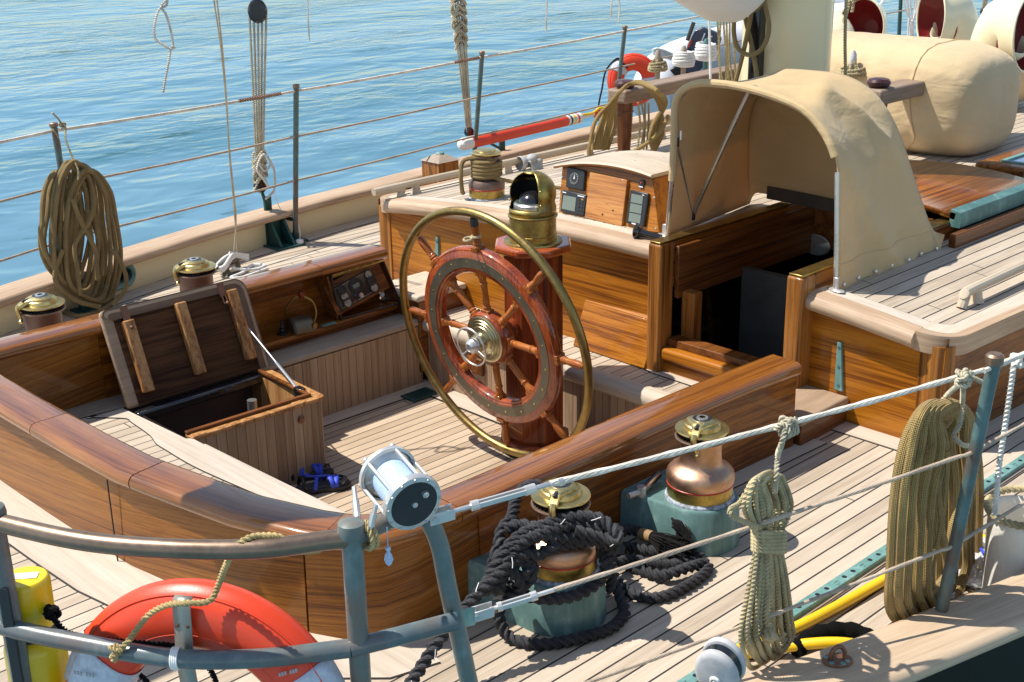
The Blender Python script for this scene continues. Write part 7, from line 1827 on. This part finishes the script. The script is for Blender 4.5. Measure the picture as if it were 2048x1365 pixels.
# ---------------------------------------------------------------- orange lifebuoy on the stern rail
def lifebuoy(lbl, c, nrm, up, R, r, tapes, grp=None):
    t = thing('lifebuoy', lbl, 'lifebuoy', c, 'orange lifebuoys')
    n_ = Vector(nrm).normalized(); u_2 = Vector(up); u_2 = (u_2-n_*u_2.dot(n_)).normalized(); s_2 = u_2.cross(n_)
    X = Matrix(((s_2.x, u_2.x, n_.x, c[0]), (s_2.y, u_2.y, n_.y, c[1]), (s_2.z, u_2.z, n_.z, c[2]), (0, 0, 0, 1)))
    def sec(a_, k=1.0):
        pts = []
        for j in range(24):
            b = 2*pi*j/24; cb, sb_ = cos(b), sin(b)
            x = R+r*1.12*k*(abs(cb)**.8)*(1 if cb > 0 else -1); z = r*.86*k*(abs(sb_)**.85)*(1 if sb_ > 0 else -1)
            if cb > .95: x += .010                                    # moulded seam ridge on the outer edge
            pts.append(X @ Vector((x*cos(a_), x*sin(a_), z)))
        return pts
    a = MB(); N = 96; a.grid([sec(2*pi*i/N) for i in range(N+1)], closed=True); a.build('ring', M['orange'], t, angle=70)
    a = MB()
    for zz_, Rr_ in ((.52, R+r*.98), (-.52, R+r*.98), (.80, R-r*.35)): a.tube([X @ Vector((Rr_*cos(2*pi*i/96), Rr_*sin(2*pi*i/96), zz_*r)) for i in range(96)], .0032, n=6, closed=True)
    for sm_ in a.split(): sm_.build('moulded_seam', M['orange'], t)
    for c0_, hw in tapes:
        a = MB(); a.grid([sec(radians(c0_-hw+2*hw*i/10), 1.04) for i in range(11)], closed=True); a.build('reflective_band', M['reflect'], t, solid=.002, angle=70)
    return t, X
nd = (Vector(low[5])-Vector(low[2])); nd.z = 0; nd.normalize(); outw = Vector((nd.y, -nd.x, 0))
if outw.dot(CAM-Vector(low[4])) < 0: outw = -outw
cc = Vector(at(378, 1392, z=.51))
cc = Vector(at(381, 1500, z=.37))-outw*.0
lb, LX = lifebuoy('large orange lifebuoy hung inside the stern rail, foreground', cc-outw*.085, outw+Vector((0, 0, .10)), (0, 0, 1), .262, .062, ((155, 11), (25, 11), (270, 9)))
RN = Vector((LX[0][2], LX[1][2], LX[2][2])); RO = LX.translation
def rf(px, py, off=.062):
    d_7 = FW+RT*((px-1024)/FPX)+UP*((682.5-py)/FPX); t = (RO+RN*off-CAM).dot(RN)/d_7.dot(RN); return CAM+d_7*t
L = [at(640, 1100, z=.83), at(600, 1102, z=.825), at(560, 1075, z=.868), at(520, 1072, z=.873), at(490, 1080, z=.872), at(468, 1100, z=.85), at(450, 1135, z=.79), rf(436, 1172, .05), rf(424, 1198, .058), rf(405, 1206, .068), rf(375, 1206, .075), rf(335, 1210, .072), rf(300, 1228, .074), rf(275, 1258, .09), rf(255, 1285, .115), rf(235, 1304, .125), rf(228, 1322, .12)]
a = MB(); laid(a, L, .0076); a.build('rope', M['rgold'], gl_)
a = MB(); K = rf(233, 1303, .125); laid(a, [K+Vector((.012*cos(t*2.3), .012*sin(t*2.3), .010*sin(t*1.3))) for t in range(7)], .006); a.build('knot', M['rgold'], gl_)
def onring(deg, rr3, z): return LX @ Vector((rr3*cos(radians(deg)), rr3*sin(radians(deg)), z))
a = MB()
for d0, d1 in ((150, 90), ):
    pass
laid(a, [rf(98, 1222, .01), rf(110, 1240, .03), rf(130, 1262, .05), rf(160, 1273, .066), rf(210, 1280, .07), rf(270, 1286, .07), rf(330, 1290, .066), rf(375, 1302, .05), rf(398, 1312, .04)], .0075)
laid(a, [rf(640, 1322, .0), rf(644, 1335, .0), rf(650, 1360, .0), rf(652, 1420, .0)], .0072); laid(a, [rf(262, 1340, .0), rf(290, 1360, -.02), rf(320, 1400, -.03)], .007); laid(a, [rf(418, 1336, .0), rf(430, 1360, -.02), rf(440, 1400, -.03)], .007)
K = rf(104, 1226, .012); laid(a, [K+Vector((.013*cos(k*1.9), .011*sin(k*1.4), .013*sin(k*1.9))) for k in range(12)], .0065)
a.pieces('grab_line', M['rblackf'], lb)
stp = thing('lifebuoy_strap', 'grey metal hanger strap screwed over the near lifebuoy', 'strap', onring(92, .33, .06))
p0_, p1_, p2_, p3_ = onring(92, .318, .066), onring(92, .26, .068), onring(93, .19, .066), onring(96, .02, .05)
rows = []; sdv = (LX.to_3x3() @ Vector((1, 0, 0)))
for p in cr([onring(92, .330, .052), p0_, p1_, p2_, onring(94, .11, .055), p3_], .01): rows.append([p-sdv*.020, p+sdv*.020])
a = MB(); a.grid(rows, smooth=True); a.build('plate', M['dullst'], stp, solid=.004)
a = MB()
for d_5 in (.32, .27):
    for s_ in (-.012, .012): a.lathe([(.005, 0), (.004, .003), (.0001, .0035)], 10, align(onring(92, d_5, .0685)+sdv*s_, outw))
a.build('screw_heads', M['iron'], stp)
for (px0, py0, dx_, dy_) in ((150, 1345, 17, 4), (560, 1350, 15, -5)):
    a = MB()
    for k in range(6):
        q_ = rf(px0+k*dx_*.35+(6 if k > 2 else 0), py0+k*dy_*.35, .064); a.box(-.0022, .0022, -.004, .004, -.001, .001, align(q_, RN))
    a.build('tape_print', M['grey'], lb)
# yellow danbuoy light
yl = thing('danbuoy_light', 'yellow cylindrical lifebuoy light clamped to the stern rail post', 'rescue light', at(55, 1260, z=.5))
yc = Vector(at(22, 1180, z=.665))-outw*.05; Ry = 45/FPX*(yc-CAM).length
a = MB(); a.lathe([(Ry*.97, yc.z-.115), (Ry, yc.z-.10), (Ry, yc.z-.008), (Ry*.96, yc.z), (Ry*.88, yc.z+.004), (.0001, yc.z+.006)], 36, Matrix.Translation((yc.x, yc.y, 0))); a.build('cap', M['yellow'], yl)
a = MB(); a.lathe([(Ry*.9, yc.z-.14), (Ry*1.06, yc.z-.135), (Ry*1.06, yc.z-.12), (Ry*.98, yc.z-.115)], 30, Matrix.Translation((yc.x, yc.y, 0)), cap=False); a.build('collar', M['black'], yl)
a = MB(); a.lathe([(Ry*1.25, yc.z-.6), (Ry*1.25, yc.z-.17), (Ry*1.18, yc.z-.155), (Ry*.9, yc.z-.14)], 36, Matrix.Translation((yc.x, yc.y, 0)), cap=False); a.build('body', M['yellow'], yl)
a = MB(); lab = Vector(at(52, 1178, z=yc.z+.007)); a.box(-.040, .030, -.013, .013, yc.z+.0055, yc.z+.0068, Matrix.Translation((yc.x, yc.y, 0)) @ Matrix.Rotation(YAW-1.45, 4, 'Z')); lbq = a.build('label', M['white'], yl)
a = MB(); Xl = Matrix.Translation((yc.x, yc.y, 0)) @ Matrix.Rotation(YAW-1.45, 4, 'Z')
for r_ in range(3): a.box(-.034, -.012, -.008+.007*r_, -.0055+.007*r_, yc.z+.0068, yc.z+.0072, Xl); a.box(-.002, .024, -.008+.007*r_, -.0055+.007*r_, yc.z+.0068, yc.z+.0072, Xl)
a.build('small_print', M['grey'], lbq)
a = MB(); bp_ = Vector(at(20, 1220, z=.62)); bq = Vector((bp_.x, bp_.y, .62)); slab(a, Vector(at(-8, 1175, z=.70))-Vector((0, 0, .36)), Vector((nd*.028)), Vector((0, 0, .36)), -outw*.006); a.build('clamp_plate', M['black'], yl, bevel=.003)
# ---------------------------------------------------------------- far lifebuoy, pole, dinghy
fl_ = Vector(at(1266, 160, y=2.93)); dct = (CAM-fl_); dct.z = 0; dct.normalize()
lb2, LX2 = lifebuoy('distant orange lifebuoy standing in its bracket at the far rail', fl_, Vector((dct.y*-.2+dct.x, dct.y*1+dct.x*.2, .1)), (0, 0, 1), .135, .056, ((140, 13), (-5, 12)))
a = MB(); on2 = lambda d, r2, z: LX2 @ Vector((r2*cos(radians(d)), r2*sin(radians(d)), z))
braid(a, [on2(118, .11, .055), on2(125, .17, .05), on2(128, .215, .02), on2(160, .23, .0), on2(195, .26, .0), on2(215, .34, .0), on2(228, .42, .0)], .007); braid(a, [on2(20, .10, .02), on2(-10, .09, .0), on2(0, .2, .05)], .006); a.pieces('grab_line', M['rblackf'], lb2)
dp_ = thing('danbuoy_pole', 'red and white danbuoy pole with striped end lashed along the far rail', 'pole', at(1040, 262, y=2.9))
d0 = Vector(at(922, 291, y=2.84)); d1 = Vector(at(1160, 236, y=2.97)); X = align(d0, d1-d0); Lp = (d1-d0).length; rP = .040
a = MB(); stops = [(0, 0), (.02, 0), (.06, 0), (.075, 1), (.865, 1), (.868, 0), (.885, 0), (.887, 3), (.90, 3), (.903, 0), (.915, 0), (.918, 2), (.932, 2), (.935, 0), (.95, 0), (.953, 1), (.965, 1), (.968, 0), (.995, 0), (1.0, 0)]
prof = [(.012, -.02)]+[(rP*(.9 if s_ in (0, 1.0) else 1), s_*Lp) for s_, _ in stops]+[(.0001, Lp+.004)]
a.lathe(prof, 20, X, mis=[0]+[m_ for _, m_ in stops]); a.build('float', [M['white'], M['orange'], M['yellow'], M['tealgreen'] if 'tealgreen' in M else M['tealg']], dp_, angle=30)
a = MB(); a.tube([d0+Vector((0, 0, .036)), d0.lerp(d1, .86)+Vector((0, 0, .036))], .014, n=8); a.build('white_strip', M['white'], dp_)
a = MB(); a.tube([d1, d1+(d1-d0).normalized()*.5], .012, n=8); a.build('staff', M['white'], dp_)
wf = thing('furled_flag', 'dark red flag cloth furled on the pole beside a yellow cord', 'flag', at(1190, 222, y=2.96))
e0 = d1+(d1-d0).normalized()*.18; e1 = d1+(d1-d0).normalized()*.62
a = MB(); a.tube(cr([e0, e0.lerp(e1, .4)+Vector((0, 0, .01)), e1], .03), lambda u: .022+.018*sin(u*9)**2, n=12); rws = []
for i in range(8):
    t = i/7; c_ = e0.lerp(e1, .55)+Vector((.10*t, -.03*t, -.22*t)); rws.append([c_+Vector((-.03-.02*t, 0, .01*sin(t*6))), c_, c_+Vector((.03, .01, 0))])
a.grid(rws); a.build('cloth', M['wrap'], wf)
a = MB(); a.tube(cr([d1+Vector((.0, 0, .02)), e0+Vector((-.04, -.02, .02)), e0+Vector((.03, -.03, .05)), e0+Vector((.1, -.03, .04))], .02), .010, n=7); a.build('yellow_cord', M['yellow'], wf)
a = MB(); 
for t in (.1, .35, .5): a.torus((0, 0, 0), .035, .006, align(e0.lerp(e1, t), e1-e0), n=18, m=6)
a.build('lashing', M['rblackf'], wf)
dg = thing('inflatable_dinghy', 'pale grey inflatable dinghy floating beyond the far rail', 'dinghy', (11.0, 4.6, -1.1))
a = MB(); Dz = -.75
def DQ(px, py, z): return Vector(at(px, py, z=z))
yD = 4.3
tb = [Vector(at(1300, 205, y=yD)), Vector(at(1330, 150, y=yD+.3)), Vector(at(1400, 118, y=yD+.35)), Vector(at(1480, 95, y=yD+.35)), Vector(at(1560, 75, y=yD+.3)), Vector(at(1640, 55, y=yD+.3)), Vector(at(1700, 42, y=yD+.1))]
a.tube(cr(tb, .08), lambda u: .27*(1-.25*(2*u-1)**4), n=20); a.build('near_tube', M['tube'], dg)
a = MB(); a.tube(cr([Vector(at(1330, 150, y=yD+1.6)), Vector(at(1450, 105, y=yD+1.7)), Vector(at(1640, 20, y=yD+1.7)), Vector(at(1718, 25, y=yD+1.3)), Vector(at(1706, 45, y=yD+.2))], .1), .24, n=18); a.build('far_tube', M['tube'], dg)
om = thing('outboard_motor', 'dark navy outboard motor marked 15 tilted up on the dinghy', 'outboard motor', at(1385, 110, y=yD-.1))
mc = Vector(at(1392, 96, y=yD-.15)); sc_ = (mc-CAM).length/FPX
U_, R2_ = UP, RT; Fm = -FW
X = Matrix(((R2_.x, U_.x, Fm.x, mc.x), (R2_.y, U_.y, Fm.y, mc.y), (R2_.z, U_.z, Fm.z, mc.z), (0, 0, 0, 1))) @ Matrix.Rotation(radians(-22), 4, 'Z') @ Matrix.Rotation(radians(18), 4, 'X') @ Matrix.Scale(sc_, 4)
a = MB(); a.prism([(-18, -6), (34, -6), (40, 8), (38, 36), (28, 42), (-4, 42), (-16, 30)], -26, 22, X); a.build('cowling', M['motor'], om, bevel=.02, seg=3)
a = MB(); a.prism([(-10, -48), (18, -48), (30, -20), (32, -6), (-16, -6), (-24, -20)], -18, 14, X); a.build('midsection', M['motor'], om, bevel=.012, seg=3)
a = MB(); a.prism([(-34, -62), (6, -62), (14, -46), (-22, -44)], -12, 8, X); a.build('bracket', M['black'], om, bevel=.01)
a = MB(); a.tube([X @ Vector((-22, 8, 24)), X @ Vector((-24, 44, 26))], 4*sc_, n=10); a.build('tiller', M['blackg'], om)
a = MB(); a.prism([(-17, -2), (-13, -2), (-13, 12), (-17, 12)], 22, 23, X); a.build('orange_tag', M['orange'], om)
cu = bpy.data.curves.new('number', 'FONT'); cu.body = '15'; cu.size = 24; cu.extrude = .4; cu.align_x = 'CENTER'
no = bpy.data.objects.new('number_marking', cu); COL.objects.link(no); me_ = no.to_mesh(); mm_ = me_.copy(); no.to_mesh_clear(); bpy.data.objects.remove(no)
mm_.transform(Matrix.Translation(-Vector(om.location)) @ X @ Matrix.Translation((10, 16, 22.6))); mm_.materials.clear(); mm_.materials.append(M['ink'])
no = bpy.data.objects.new('number_marking', mm_); COL.objects.link(no); no.parent = om
dw = thing('belayed_rope', 'white line folded on the dinghy tube behind the pin rail', 'rope', at(1330, 105, y=yD+.1))
a = MB(); yy2 = yD
braid(a, [at(1345, 112, y=yy2), at(1325, 103, y=yy2), at(1308, 100, y=yy2), at(1308, 106, y=yy2), at(1330, 110, y=yy2), at(1350, 120, y=yy2), at(1335, 114, y=yy2), at(1312, 110, y=yy2)], .024); a.build('line', M['rwhite'], dw)
# rigging beyond on the far rail: stanchion and white lines near the top right
t = thing('stanchion', 'green stanchion of the far rail seen between the two cowls', 'stanchion', at(1797, 90, y=3.0), gl)
a = MB(); s1 = Vector(at(1797, 92, y=3.02)); s2 = Vector(at(1803, -30, y=3.05)); a.tube([s1, s2], .019, n=10); a.build('tube', M['tealg'], t)
wl2 = thing('white_lines', 'bunch of thin white lines hanging between the two cowls', 'rope', at(1822, 60, y=2.7))
a = MB(); rg = random.Random(12)
for k in range(7): a.tube(cr([at(1800+k*6, -30, y=2.6), at(1812+k*4+rg.uniform(-4, 4), 20, y=2.6), at(1820+rg.uniform(-6, 10), 55, y=2.6), at(1810+k*4, 95, y=2.6)], .04), .008, n=6)
a.build('line', M['rwhite'], wl2)
a = MB(); a.tube([at(1735, 45, y=2.6), at(1782, -20, y=2.6)], .012, n=6); a.build('stay', M['rwhite'], wl2)
# brown tackle tails right of the mast, behind
a = MB(); laid(a, [at(1688, 45, y=1.0), at(1700, 0, y=1.0), at(1706, -30, y=1.0)], .016, n=8); laid(a, [at(1704, 25, y=1.0), at(1712, -30, y=1.0)], .014, n=8); tag(a.build('far_rope', M['rlaid']), 'pair of khaki laid ropes rising behind the first cowl', 'rope')
